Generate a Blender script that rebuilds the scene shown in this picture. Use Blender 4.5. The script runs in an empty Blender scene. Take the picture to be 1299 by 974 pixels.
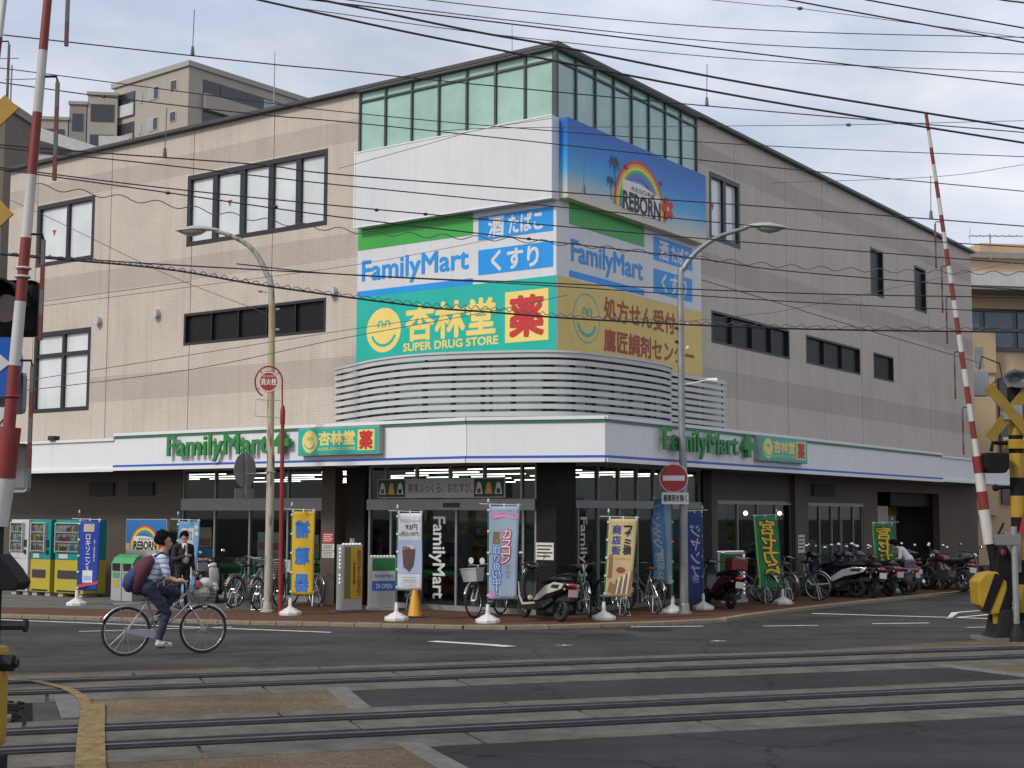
import bpy, bmesh, math, random
import numpy as np
from mathutils import Matrix, Vector, noise
PI = math.pi
random.seed(7)
scene = bpy.context.scene
COL = scene.collection

# ---------------------------------------------------------------- camera
cam_data = bpy.data.cameras.new('camera')
cam = bpy.data.objects.new('camera', cam_data)
COL.objects.link(cam)
cam_data.sensor_width = 36.0
cam_data.lens = 48.89
cam_data.clip_start = 0.05
cam_data.clip_end = 2000
cam.matrix_world = (Matrix.Translation((0, 0, 2.05)) @ Matrix.Rotation(PI / 2 + 0.09214, 4, 'X')
                    @ Matrix.Rotation(0.00306, 4, 'Z'))
scene.camera = cam

# ---------------------------------------------------------------- world, sun, exposure
SUN_AZ = math.radians(232)       # clockwise from +Y, the sun stands behind and left of the camera
SUN_EL = math.radians(38)
world = bpy.data.worlds.new('World')
scene.world = world
world.use_nodes = True
wn, wl = world.node_tree.nodes, world.node_tree.links
wn.clear()
wout = wn.new('ShaderNodeOutputWorld')
wbg = wn.new('ShaderNodeBackground')
wbg.inputs['Strength'].default_value = 0.1
sky = wn.new('ShaderNodeTexSky')
sky.sky_type = 'NISHITA'
sky.sun_disc = False
sky.sun_elevation = SUN_EL
sky.sun_rotation = SUN_AZ
sky.air_density = 1.0
sky.dust_density = 2.0
wtc = wn.new('ShaderNodeTexCoord')
wmap = wn.new('ShaderNodeMapping')
wmap.inputs['Scale'].default_value = (1.0, 1.0, 2.6)
wmap.inputs['Location'].default_value = (0.35, 0.2, 0.1)
wno = wn.new('ShaderNodeTexNoise')
wno.inputs['Scale'].default_value = 2.3
wno.inputs['Detail'].default_value = 7
wno.inputs['Roughness'].default_value = 0.58
wramp = wn.new('ShaderNodeValToRGB')
wramp.color_ramp.elements[0].position = 0.34
wramp.color_ramp.elements[0].color = (0.5, 0.5, 0.5, 1)
wramp.color_ramp.elements[1].position = 0.62
wramp.color_ramp.elements[1].color = (0.97, 0.97, 0.97, 1)
wcl = wn.new('ShaderNodeTexNoise')
wcl.inputs['Scale'].default_value = 3.4
wcl.inputs['Detail'].default_value = 9
wcl.inputs['Roughness'].default_value = 0.6
wcr = wn.new('ShaderNodeValToRGB')
wcr.color_ramp.elements[0].position = 0.36
wcr.color_ramp.elements[0].color = (6.9, 7.6, 9.3, 1)
wcr.color_ramp.elements[1].position = 0.62
wcr.color_ramp.elements[1].color = (9.8, 9.9, 10.2, 1)
wmix = wn.new('ShaderNodeMixRGB')
wl.new(wtc.outputs['Generated'], wmap.inputs['Vector'])
wl.new(wmap.outputs['Vector'], wno.inputs['Vector'])
wl.new(wmap.outputs['Vector'], wcl.inputs['Vector'])
wl.new(wno.outputs['Fac'], wramp.inputs['Fac'])
wl.new(wcl.outputs['Fac'], wcr.inputs['Fac'])
wl.new(wramp.outputs['Color'], wmix.inputs['Fac'])
wl.new(sky.outputs['Color'], wmix.inputs['Color1'])
wl.new(wcr.outputs['Color'], wmix.inputs['Color2'])
wl.new(wmix.outputs['Color'], wbg.inputs['Color'])
wl.new(wbg.outputs['Background'], wout.inputs['Surface'])

sun_data = bpy.data.lights.new('sun', 'SUN')
sun_data.energy = 2.2
sun_data.angle = math.radians(10)
sun_data.color = (1.0, 0.95, 0.88)
sun = bpy.data.objects.new('sun', sun_data)
COL.objects.link(sun)
to_sun = Vector((math.sin(SUN_AZ) * math.cos(SUN_EL), math.cos(SUN_AZ) * math.cos(SUN_EL), math.sin(SUN_EL)))
sun.rotation_euler = to_sun.to_track_quat('Z', 'Y').to_euler()
sun.location = (-20, -20, 40)

vs = scene.view_settings
vs.view_transform = 'Standard'
vs.look = 'None'
vs.exposure = 0.0
vs.gamma = 1.0
vs.use_curve_mapping = False
scene.cycles.max_bounces = 8
scene.cycles.transparent_max_bounces = 12
scene.cycles.use_denoising = True

# ---------------------------------------------------------------- material helpers
MATS = {}
def M(name, col=(0.5, 0.5, 0.5), rough=0.6, metal=0.0, var=0.0, scale=3.0, bump=0.0, bscale=40.0,
      emis=None, estr=1.0, coat=0.0, spec=0.5, grime=0.0):
    if name in MATS:
        return MATS[name]
    m = bpy.data.materials.new(name)
    m.use_nodes = True
    nt = m.node_tree
    b = nt.nodes['Principled BSDF']
    b.inputs['Base Color'].default_value = (*col, 1)
    b.inputs['Roughness'].default_value = rough
    b.inputs['Metallic'].default_value = metal
    b.inputs['Specular IOR Level'].default_value = spec
    b.inputs['Coat Weight'].default_value = coat
    if emis:
        b.inputs['Emission Color'].default_value = (*emis, 1)
        b.inputs['Emission Strength'].default_value = estr
    tc = None
    if var or bump or grime:
        tc = nt.nodes.new('ShaderNodeTexCoord')
    if var or grime:
        n = nt.nodes.new('ShaderNodeTexNoise')
        n.inputs['Scale'].default_value = scale
        n.inputs['Detail'].default_value = 6
        n.inputs['Roughness'].default_value = 0.62
        nt.links.new(tc.outputs['Object'], n.inputs['Vector'])
        r = nt.nodes.new('ShaderNodeMapRange')
        r.inputs['From Min'].default_value = 0.3
        r.inputs['From Max'].default_value = 0.7
        r.inputs['To Min'].default_value = 1 - var
        r.inputs['To Max'].default_value = 1 + var
        nt.links.new(n.outputs['Fac'], r.inputs['Value'])
        mx = nt.nodes.new('ShaderNodeVectorMath')
        mx.operation = 'SCALE'
        mx.inputs[0].default_value = col
        nt.links.new(r.outputs['Result'], mx.inputs['Scale'])
        out = mx.outputs['Vector']
        if grime:                               # streaks of dirt running down
            mp = nt.nodes.new('ShaderNodeMapping')
            mp.inputs['Scale'].default_value = (6, 6, 0.7)
            nt.links.new(tc.outputs['Object'], mp.inputs['Vector'])
            g = nt.nodes.new('ShaderNodeTexNoise')
            g.inputs['Scale'].default_value = 1.6
            g.inputs['Detail'].default_value = 5
            nt.links.new(mp.outputs['Vector'], g.inputs['Vector'])
            gr = nt.nodes.new('ShaderNodeMapRange')
            gr.inputs['From Min'].default_value = 0.5
            gr.inputs['From Max'].default_value = 0.75
            gr.inputs['To Max'].default_value = grime
            nt.links.new(g.outputs['Fac'], gr.inputs['Value'])
            gm = nt.nodes.new('ShaderNodeMixRGB')
            gm.inputs['Color2'].default_value = (col[0] * .45, col[1] * .42, col[2] * .38, 1)
            nt.links.new(gr.outputs['Result'], gm.inputs['Fac'])
            nt.links.new(out, gm.inputs['Color1'])
            out = gm.outputs['Color']
        nt.links.new(out, b.inputs['Base Color'])
        rr = nt.nodes.new('ShaderNodeMapRange')
        rr.inputs['To Min'].default_value = max(0.03, rough - .08)
        rr.inputs['To Max'].default_value = min(1, rough + .1)
        nt.links.new(n.outputs['Fac'], rr.inputs['Value'])
        nt.links.new(rr.outputs['Result'], b.inputs['Roughness'])
    if bump:
        n2 = nt.nodes.new('ShaderNodeTexNoise')
        n2.inputs['Scale'].default_value = bscale
        n2.inputs['Detail'].default_value = 4
        nt.links.new(tc.outputs['Object'], n2.inputs['Vector'])
        bp = nt.nodes.new('ShaderNodeBump')
        bp.inputs['Strength'].default_value = bump
        bp.inputs['Distance'].default_value = 0.02
        nt.links.new(n2.outputs['Fac'], bp.inputs['Height'])
        nt.links.new(bp.outputs['Normal'], b.inputs['Normal'])
    MATS[name] = m
    return m

def glass_mat(name, tint=(0.75, 0.8, 0.8), refl=0.1, opac=0.0):
    if name in MATS:
        return MATS[name]
    m = bpy.data.materials.new(name)
    m.use_nodes = True
    nt = m.node_tree
    nt.nodes.clear()
    o = nt.nodes.new('ShaderNodeOutputMaterial')
    t = nt.nodes.new('ShaderNodeBsdfTransparent')
    t.inputs['Color'].default_value = (*tint, 1)
    g = nt.nodes.new('ShaderNodeBsdfGlossy')
    g.inputs['Roughness'].default_value = 0.02
    g.inputs['Color'].default_value = (0.9, 0.95, 0.95, 1)
    f = nt.nodes.new('ShaderNodeLayerWeight')
    f.inputs['Blend'].default_value = 0.5
    pw = nt.nodes.new('ShaderNodeMath'); pw.operation = 'POWER'; pw.inputs[1].default_value = 4.0
    nt.links.new(f.outputs['Facing'], pw.inputs[0])
    a = nt.nodes.new('ShaderNodeMath'); a.operation = 'MULTIPLY_ADD'
    a.inputs[1].default_value = 0.4; a.inputs[2].default_value = refl
    nt.links.new(pw.outputs['Value'], a.inputs[0])
    mx = nt.nodes.new('ShaderNodeMixShader')
    nt.links.new(a.outputs['Value'], mx.inputs['Fac'])
    nt.links.new(t.outputs['BSDF'], mx.inputs[1])
    nt.links.new(g.outputs['BSDF'], mx.inputs[2])
    nt.links.new(mx.outputs['Shader'], o.inputs['Surface'])
    MATS[name] = m
    return m

def tile_mat(name, c1, c2, mortar, bw, bh, bands=(), off=0.0, ms=0.006, rough=0.55, horiz=False, bandcol=0.82, spec=0.4):
    """small tiles: 'front' mapping uses object X+Y as the run and Z as the height, horiz uses X,Y"""
    if name in MATS:
        return MATS[name]
    m = bpy.data.materials.new(name)
    m.use_nodes = True
    nt = m.node_tree
    L = nt.links
    b = nt.nodes['Principled BSDF']
    tc = nt.nodes.new('ShaderNodeTexCoord')
    sp = nt.nodes.new('ShaderNodeSeparateXYZ')
    L.new(tc.outputs['Object'], sp.inputs['Vector'])
    cb = nt.nodes.new('ShaderNodeCombineXYZ')
    if horiz:
        L.new(sp.outputs['X'], cb.inputs['X'])
        L.new(sp.outputs['Y'], cb.inputs['Y'])
    else:
        ad = nt.nodes.new('ShaderNodeMath')
        ad.operation = 'ADD'
        L.new(sp.outputs['X'], ad.inputs[0])
        L.new(sp.outputs['Y'], ad.inputs[1])
        L.new(ad.outputs['Value'], cb.inputs['X'])
        L.new(sp.outputs['Z'], cb.inputs['Y'])
    br = nt.nodes.new('ShaderNodeTexBrick')
    br.offset = off
    br.squash = 1.0
    br.inputs['Scale'].default_value = 1.0
    br.inputs['Brick Width'].default_value = bw
    br.inputs['Row Height'].default_value = bh
    br.inputs['Mortar Size'].default_value = ms
    br.inputs['Mortar Smooth'].default_value = 0.1
    br.inputs['Color1'].default_value = (*c1, 1)
    br.inputs['Color2'].default_value = (*c2, 1)
    br.inputs['Mortar'].default_value = (*mortar, 1)
    L.new(cb.outputs['Vector'], br.inputs['Vector'])
    n = nt.nodes.new('ShaderNodeTexNoise')
    n.inputs['Scale'].default_value = 0.7
    n.inputs['Detail'].default_value = 6
    L.new(tc.outputs['Object'], n.inputs['Vector'])
    r = nt.nodes.new('ShaderNodeMapRange')
    r.inputs['From Min'].default_value = 0.3
    r.inputs['From Max'].default_value = 0.7
    r.inputs['To Min'].default_value = 0.93
    r.inputs['To Max'].default_value = 1.06
    L.new(n.outputs['Fac'], r.inputs['Value'])
    val = r.outputs['Result']
    for z0, z1 in bands:                       # rows laid in a slightly darker tile
        g = nt.nodes.new('ShaderNodeMath'); g.operation = 'GREATER_THAN'; g.inputs[1].default_value = z0
        l = nt.nodes.new('ShaderNodeMath'); l.operation = 'LESS_THAN'; l.inputs[1].default_value = z1
        L.new(sp.outputs['Z'], g.inputs[0]); L.new(sp.outputs['Z'], l.inputs[0])
        mu = nt.nodes.new('ShaderNodeMath'); mu.operation = 'MULTIPLY'
        L.new(g.outputs['Value'], mu.inputs[0]); L.new(l.outputs['Value'], mu.inputs[1])
        s = nt.nodes.new('ShaderNodeMapRange'); s.inputs['To Min'].default_value = 1.0; s.inputs['To Max'].default_value = bandcol
        L.new(mu.outputs['Value'], s.inputs['Value'])
        k = nt.nodes.new('ShaderNodeMath'); k.operation = 'MULTIPLY'
        L.new(val, k.inputs[0]); L.new(s.outputs['Result'], k.inputs[1])
        val = k.outputs['Value']
    sc = nt.nodes.new('ShaderNodeVectorMath'); sc.operation = 'SCALE'
    L.new(br.outputs['Color'], sc.inputs[0]); L.new(val, sc.inputs['Scale'])
    # thin rain streaks
    mp = nt.nodes.new('ShaderNodeMapping'); mp.inputs['Scale'].default_value = (5, 5, 0.25)
    L.new(tc.outputs['Object'], mp.inputs['Vector'])
    g2 = nt.nodes.new('ShaderNodeTexNoise'); g2.inputs['Scale'].default_value = 1.0; g2.inputs['Detail'].default_value = 4
    L.new(mp.outputs['Vector'], g2.inputs['Vector'])
    gr = nt.nodes.new('ShaderNodeMapRange'); gr.inputs['From Min'].default_value = 0.47; gr.inputs['From Max'].default_value = 0.78
    gr.inputs['To Max'].default_value = 0.0 if horiz else 0.26
    L.new(g2.outputs['Fac'], gr.inputs['Value'])
    gm = nt.nodes.new('ShaderNodeMixRGB'); gm.inputs['Color2'].default_value = (c1[0] * .5, c1[1] * .48, c1[2] * .46, 1)
    L.new(gr.outputs['Result'], gm.inputs['Fac']); L.new(sc.outputs['Vector'], gm.inputs['Color1'])
    L.new(gm.outputs['Color'], b.inputs['Base Color'])
    bp = nt.nodes.new('ShaderNodeBump'); bp.invert = True
    bp.inputs['Strength'].default_value = 0.5; bp.inputs['Distance'].default_value = 0.006
    L.new(br.outputs['Fac'], bp.inputs['Height']); L.new(bp.outputs['Normal'], b.inputs['Normal'])
    b.inputs['Roughness'].default_value = rough
    b.inputs['Specular IOR Level'].default_value = spec
    MATS[name] = m
    return m

# ---------------------------------------------------------------- mesh builder
class MB:
    def __init__(self):
        self.v, self.f = [], []
    def add(self, vs, fs, T=None):
        o = len(self.v)
        self.v += [tuple(T @ Vector(p)) if T else tuple(p) for p in vs]
        self.f += [tuple(i + o for i in q) for q in fs]
        return self
    def box(self, x0, y0, z0, x1, y1, z1, T=None):
        x0, x1 = min(x0, x1), max(x0, x1); y0, y1 = min(y0, y1), max(y0, y1); z0, z1 = min(z0, z1), max(z0, z1)
        return self.add([(x0, y0, z0), (x1, y0, z0), (x1, y1, z0), (x0, y1, z0), (x0, y0, z1), (x1, y0, z1), (x1, y1, z1), (x0, y1, z1)],
                        [(3, 2, 1, 0), (4, 5, 6, 7), (0, 1, 5, 4), (1, 2, 6, 5), (2, 3, 7, 6), (3, 0, 4, 7)], T)
    def rings(self, rs, closed_ends=True, loop=False, T=None):
        n = len(rs[0])
        vs = [p for r in rs for p in r]
        fs = []
        m = len(rs)
        for i in range(m if loop else m - 1):
            a, b = i * n, ((i + 1) % m) * n
            for k in range(n):
                k2 = (k + 1) % n
                fs.append((a + k, a + k2, b + k2, b + k))
        if closed_ends and not loop:
            fs.append(tuple(range(n - 1, -1, -1)))
            fs.append(tuple((m - 1) * n + k for k in range(n)))
        return self.add(vs, fs, T)
    def tube(self, pts, r, n=8, T=None, loop=False, caps=True):
        pts = [Vector(p) for p in pts]
        m = len(pts)
        rad = r if isinstance(r, (list, tuple)) else [r] * m
        rs = []
        up = None
        for i in range(m):
            if loop:
                t = pts[(i + 1) % m] - pts[i - 1]
            else:
                t = pts[min(i + 1, m - 1)] - pts[max(i - 1, 0)]
            t.normalize()
            if up is None:
                up = Vector((0, 0, 1)) if abs(t.z) < .9 else Vector((1, 0, 0))
            x = t.cross(up)
            if x.length < 1e-5:
                x = t.orthogonal()
            x.normalize()
            up = x.cross(t).normalized()
            rs.append([pts[i] + (x * math.cos(2 * PI * k / n) + up * math.sin(2 * PI * k / n)) * rad[i] for k in range(n)])
        return self.rings(rs, caps, loop, T)
    def cyl(self, p0, p1, r0, r1=None, n=12, T=None):
        return self.tube([p0, p1], [r0, r0 if r1 is None else r1], n, T)
    def torus(self, c, ax, R, r, n=24, m=6, T=None, a0=0, a1=2 * PI):
        c = Vector(c); ax = Vector(ax).normalized()
        u = ax.orthogonal().normalized() if abs(ax.y) < .99 else Vector((1, 0, 0))
        w = ax.cross(u)
        full = abs(a1 - a0 - 2 * PI) < 1e-6
        rs = []
        cnt = n if full else n + 1
        for i in range(cnt):
            a = a0 + (a1 - a0) * i / n
            d = u * math.cos(a) + w * math.sin(a)
            rs.append([c + d * (R + r * math.cos(2 * PI * k / m)) + ax * (r * math.sin(2 * PI * k / m)) for k in range(m)])
        return self.rings(rs, True, full, T)
    def ell(self, c, rad, n=14, m=9, T=None):
        rs = []
        for i in range(m + 1):
            a = -PI / 2 + PI * i / m
            cz, rr = math.sin(a), max(math.cos(a), 0.02)
            rs.append([(c[0] + rad[0] * rr * math.cos(2 * PI * k / n), c[1] + rad[1] * rr * math.sin(2 * PI * k / n), c[2] + rad[2] * cz) for k in range(n)])
        return self.rings(rs, True, False, T)
    def lathe(self, prof, n=20, c=(0, 0), T=None):
        rs = [[(c[0] + r * math.cos(2 * PI * k / n), c[1] + r * math.sin(2 * PI * k / n), z) for k in range(n)] for r, z in prof]
        return self.rings(rs, True, False, T)
    def prism(self, poly, y0, y1, T=None):
        """polygon given in the front view (x, z), pushed from y0 (front) to y1 (back)"""
        n = len(poly)
        vs = [(x, y0, z) for x, z in poly] + [(x, y1, z) for x, z in poly]
        fs = [tuple(range(n)), tuple(range(2 * n - 1, n - 1, -1))]
        fs += [((k + 1) % n, k, n + k, n + (k + 1) % n) for k in range(n)]
        return self.add(vs, fs, T)
    def slab(self, poly, z0, z1, T=None):
        n = len(poly)
        vs = [(x, y, z0) for x, y in poly] + [(x, y, z1) for x, y in poly]
        fs = [tuple(range(n - 1, -1, -1)), tuple(range(n, 2 * n))]
        fs += [(k, (k + 1) % n, n + (k + 1) % n, n + k) for k in range(n)]
        return self.add(vs, fs, T)
    def build(self, name, mat, parent=None, T=None, smooth=False, bevel=0.0):
        me = bpy.data.meshes.new(name)
        vs = [tuple(T @ Vector(p)) for p in self.v] if T else self.v
        me.from_pydata(vs, [], self.f)
        bm = bmesh.new(); bm.from_mesh(me)
        bmesh.ops.recalc_face_normals(bm, faces=bm.faces)
        if bevel:
            es = [e for e in bm.edges if len(e.link_faces) == 2 and e.calc_face_angle(0) > 0.5]
            bmesh.ops.bevel(bm, geom=es, offset=bevel, segments=2, profile=0.6, affect='EDGES')
        bm.to_mesh(me); bm.free()
        if smooth:
            for p in me.polygons:
                p.use_smooth = True
            if smooth != 'all':
                try:
                    me.set_sharp_from_angle(angle=math.radians(40))
                except Exception:
                    pass
        if mat:
            for k in (mat if isinstance(mat, (list, tuple)) else [mat]):
                me.materials.append(k)
        ob = bpy.data.objects.new(name, me)
        COL.objects.link(ob)
        if parent:
            ob.parent = parent
        return ob

def tag(o, label=None, cat=None, group=None, kind=None):
    if label: o['label'] = label
    if cat: o['category'] = cat
    if group: o['group'] = group
    if kind: o['kind'] = kind
    return o

def thing(name, label, cat, loc=(0, 0, 0), rz=0.0, group=None):
    o = bpy.data.objects.new(name, None)
    o.empty_display_size = 0.2
    COL.objects.link(o)
    o.location = loc
    o.rotation_euler = (0, 0, rz)
    return tag(o, label, cat, group)

def copy_tree(o, parent=None):
    c = o.copy()
    COL.objects.link(c)
    c.parent = parent
    for ch in o.children:
        copy_tree(ch, c)
    return c

def box(name, mat, parent, a, T=None, bevel=0.0):
    return MB().box(*a).build(name, mat, parent, T, bevel=bevel)

RX = Matrix(((1, 0, 0, 0), (0, 0, -1, 0), (0, 1, 0, 0), (0, 0, 0, 1)))   # text plane XY -> front view XZ

def txt(s, mat, parent, rect, y=0.0, depth=0.0, bold=0.0, T=None, mirror=False, name='lettering',
        deform=None, keep=False, vert=False, shear=0.0, space=1.0, res=3):
    """flat or raised lettering fitted to rect = (x0, z0, x1, z1) of a front view, its face at depth y"""
    cu = bpy.data.curves.new(name, 'FONT')
    cu.body = '\n'.join(s) if vert else s
    cu.size = 1.0
    cu.extrude = 0.0
    cu.resolution_u = res
    cu.shear = shear
    cu.space_character = space
    if vert:
        cu.align_x = 'CENTER'
        cu.space_line = 0.86
    tmp = bpy.data.objects.new(name, cu)
    me = bpy.data.meshes.new_from_object(tmp)
    bpy.data.objects.remove(tmp)
    bpy.data.curves.remove(cu)
    me.name = name
    if not me.vertices:
        return None
    xs = [v.co.x for v in me.vertices]; ys = [v.co.y for v in me.vertices]
    ax, bx, ay, by = min(xs), max(xs), min(ys), max(ys)
    x0, z0, x1, z1 = rect
    kx, kz = (x1 - x0) / (bx - ax), (z1 - z0) / (by - ay)
    if keep:
        kx = kz = min(kx, kz)
    cx, cz = (x0 + x1) / 2, (z0 + z1) / 2
    bm = bmesh.new(); bm.from_mesh(me)
    if depth:
        r = bmesh.ops.extrude_face_region(bm, geom=list(bm.faces))
        for e in r['geom']:
            if isinstance(e, bmesh.types.BMVert):
                e.co.z = 1.0
        bmesh.ops.recalc_face_normals(bm, faces=bm.faces)
    if bold:                                   # heavier strokes: shifted copies of the glyphs, a hair apart
        geo = bm.verts[:] + bm.edges[:] + bm.faces[:]
        for k, (ox, oy) in enumerate(((1, .4), (-1, -.4), (-.4, 1), (.4, -1), (.7, .7), (-.7, -.7), (-.7, .7), (.7, -.7))):
            d = bmesh.ops.duplicate(bm, geom=geo)
            for e in d['geom']:
                if isinstance(e, bmesh.types.BMVert):
                    e.co.x += ox * bold; e.co.y += oy * bold; e.co.z += .00002 * (k + 1) + (.004 * (k + 1) if depth and e.co.z > .5 else 0)
    bm.to_mesh(me); bm.free()
    for v in me.vertices:
        lx = (v.co.x - (ax + bx) / 2) * kx
        if mirror:
            lx = -lx
        off = depth * v.co.z if depth else v.co.z * 12
        p = Vector((cx + lx, y - off, cz + (v.co.y - (ay + by) / 2) * kz))
        if deform:
            p = deform(p)
        v.co = T @ p if T else p
    me.materials.clear()
    me.materials.append(mat)
    ob = bpy.data.objects.new(name, me)
    COL.objects.link(ob)
    ob.parent = parent
    return ob

# ---------------------------------------------------------------- terrain
def smooth01(t):
    t = max(0.0, min(1.0, t))
    return t * t * (3 - 2 * t)
TRK = 0.338                                    # slope of the tracks in plan
def gz(x, y):                                  # the crossing is a little higher than the street
    t = (y - 18.92 - TRK * x) * 0.947
    return -0.16 * smooth01((t - 1.4) / 4.6)
PZ = -0.10                                     # top of the pavement
TH = 0.955344
CX, CY = 0.9229, 29.3                          # street corner of the shop building
UR = Vector((math.cos(TH), math.sin(TH)))      # along the right-hand wall
UL = Vector((-math.sin(TH), math.cos(TH)))     # along the left-hand wall
def B2W(x, y):
    return (CX + UR.x * x + UL.x * y, CY + UR.y * x + UL.y * y)
# ---------------------------------------------------------------- asphalt
def asphalt_mat(name, col, patch=0.34, gs=110, ga=.28, crack=.45):
    m = bpy.data.materials.new(name); m.use_nodes = True
    nt = m.node_tree; L = nt.links
    b = nt.nodes['Principled BSDF']; b.inputs['Roughness'].default_value = 0.85
    b.inputs['Specular IOR Level'].default_value = 0.06
    tc = nt.nodes.new('ShaderNodeTexCoord')
    def nz(s, d, r=.6):
        n = nt.nodes.new('ShaderNodeTexNoise'); n.inputs['Scale'].default_value = s
        n.inputs['Detail'].default_value = d; n.inputs['Roughness'].default_value = r
        L.new(tc.outputs['Object'], n.inputs['Vector']); return n
    def rng(o, a, c, x, y):
        r = nt.nodes.new('ShaderNodeMapRange')
        for k, v in zip(('From Min', 'From Max', 'To Min', 'To Max'), (a, c, x, y)): r.inputs[k].default_value = v
        L.new(o, r.inputs['Value']); return r.outputs['Result']
    def mul(a, c):
        k = nt.nodes.new('ShaderNodeMath'); k.operation = 'MULTIPLY'; L.new(a, k.inputs[0]); L.new(c, k.inputs[1]); return k.outputs['Value']
    grain = rng(nz(gs, 3, .8).outputs['Fac'], .3, .7, 1 - ga, 1 + ga)
    big = rng(nz(.45, 5).outputs['Fac'], .3, .7, 1 - patch, 1 + patch)
    mid = rng(nz(3.0, 5).outputs['Fac'], .3, .7, .9, 1.1)
    # stretched wear along the wheel tracks
    mp = nt.nodes.new('ShaderNodeMapping'); mp.inputs['Rotation'].default_value = (0, 0, -0.35); mp.inputs['Scale'].default_value = (.12, 1.6, 1)
    L.new(tc.outputs['Object'], mp.inputs['Vector'])
    n4 = nt.nodes.new('ShaderNodeTexNoise'); n4.inputs['Scale'].default_value = .8; n4.inputs['Detail'].default_value = 4
    L.new(mp.outputs['Vector'], n4.inputs['Vector'])
    wear = rng(n4.outputs['Fac'], .35, .65, .9, 1.12)
    f = mul(mul(grain, big), mul(mid, wear))
    # fine cracks
    vo = nt.nodes.new('ShaderNodeTexVoronoi'); vo.feature = 'DISTANCE_TO_EDGE'; vo.inputs['Scale'].default_value = .33
    mx = nt.nodes.new('ShaderNodeVectorMath'); mx.operation = 'ADD'
    wv = nz(1.4, 6); sc = nt.nodes.new('ShaderNodeVectorMath'); sc.operation = 'SCALE'; sc.inputs['Scale'].default_value = .9
    L.new(wv.outputs['Color'], sc.inputs[0]); L.new(tc.outputs['Object'], mx.inputs[0]); L.new(sc.outputs['Vector'], mx.inputs[1])
    L.new(mx.outputs['Vector'], vo.inputs['Vector'])
    cr = rng(vo.outputs['Distance'], 0.0, .008, crack, 1.0)
    f = mul(f, cr)
    s = nt.nodes.new('ShaderNodeVectorMath'); s.operation = 'SCALE'; s.inputs[0].default_value = col
    L.new(f, s.inputs['Scale']); L.new(s.outputs['Vector'], b.inputs['Base Color'])
    bp = nt.nodes.new('ShaderNodeBump'); bp.inputs['Strength'].default_value = .5; bp.inputs['Distance'].default_value = .008
    L.new(grain, bp.inputs['Height']); L.new(bp.outputs['Normal'], b.inputs['Normal'])
    MATS[name] = m
    return m
ASPH = asphalt_mat('asphalt', (0.062, 0.061, 0.060))
ASPH2 = asphalt_mat('asphalt_new', (0.043, 0.0435, 0.045), .2)
def agg_mat():
    m = asphalt_mat('aggregate', (0.135, 0.104, 0.074), .3, 38, .6, 1.0)
    nt = m.node_tree
    return m
AGG = agg_mat()

xs = [-400, -200, -100, -60, -40] + [-30 + i for i in range(0, 61)] + [40, 60, 100, 200, 400]
ys = [-60, -30, -10, 0, 5] + [8 + .75 * i for i in range(0, 40)] + [42, 50, 70, 100, 160, 260, 420, 700]
g = MB()
for yy in ys:
    for xx in xs:
        g.v.append((xx, yy, gz(xx, yy)))
nx = len(xs)
for j in range(len(ys) - 1):
    for i in range(nx - 1):
        a = j * nx + i
        g.f.append((a, a + 1, a + nx + 1, a + nx))
ground = tag(g.build('ground', ASPH, smooth='all'), kind='structure')

def drape(poly, dz, name, mat, parent, cell=None):
    """a thin sheet lying on the street; long polygons are cut into strips so that they follow the slope"""
    bm = bmesh.new()
    f = bm.faces.new([bm.verts.new((x, y, 0)) for x, y in poly])
    bx = [p[0] for p in poly]; by = [p[1] for p in poly]
    c = cell or 0.75
    k = math.ceil(min(by) / c) * c
    while k < max(by):
        bmesh.ops.bisect_plane(bm, geom=bm.verts[:] + bm.edges[:] + bm.faces[:], plane_co=(0, k, 0), plane_no=(-TRK, 1, 0)); k += c
    for v in bm.verts:
        v.co.z = gz(v.co.x, v.co.y) + dz
    me = bpy.data.meshes.new(name)
    bmesh.ops.triangulate(bm, faces=bm.faces[:])
    for f in bm.faces:
        if f.normal.z < 0: f.normal_flip()
    bm.to_mesh(me); bm.free()
    me.materials.append(mat)
    o = bpy.data.objects.new(name, me); COL.objects.link(o); o.parent = parent
    return o

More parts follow.
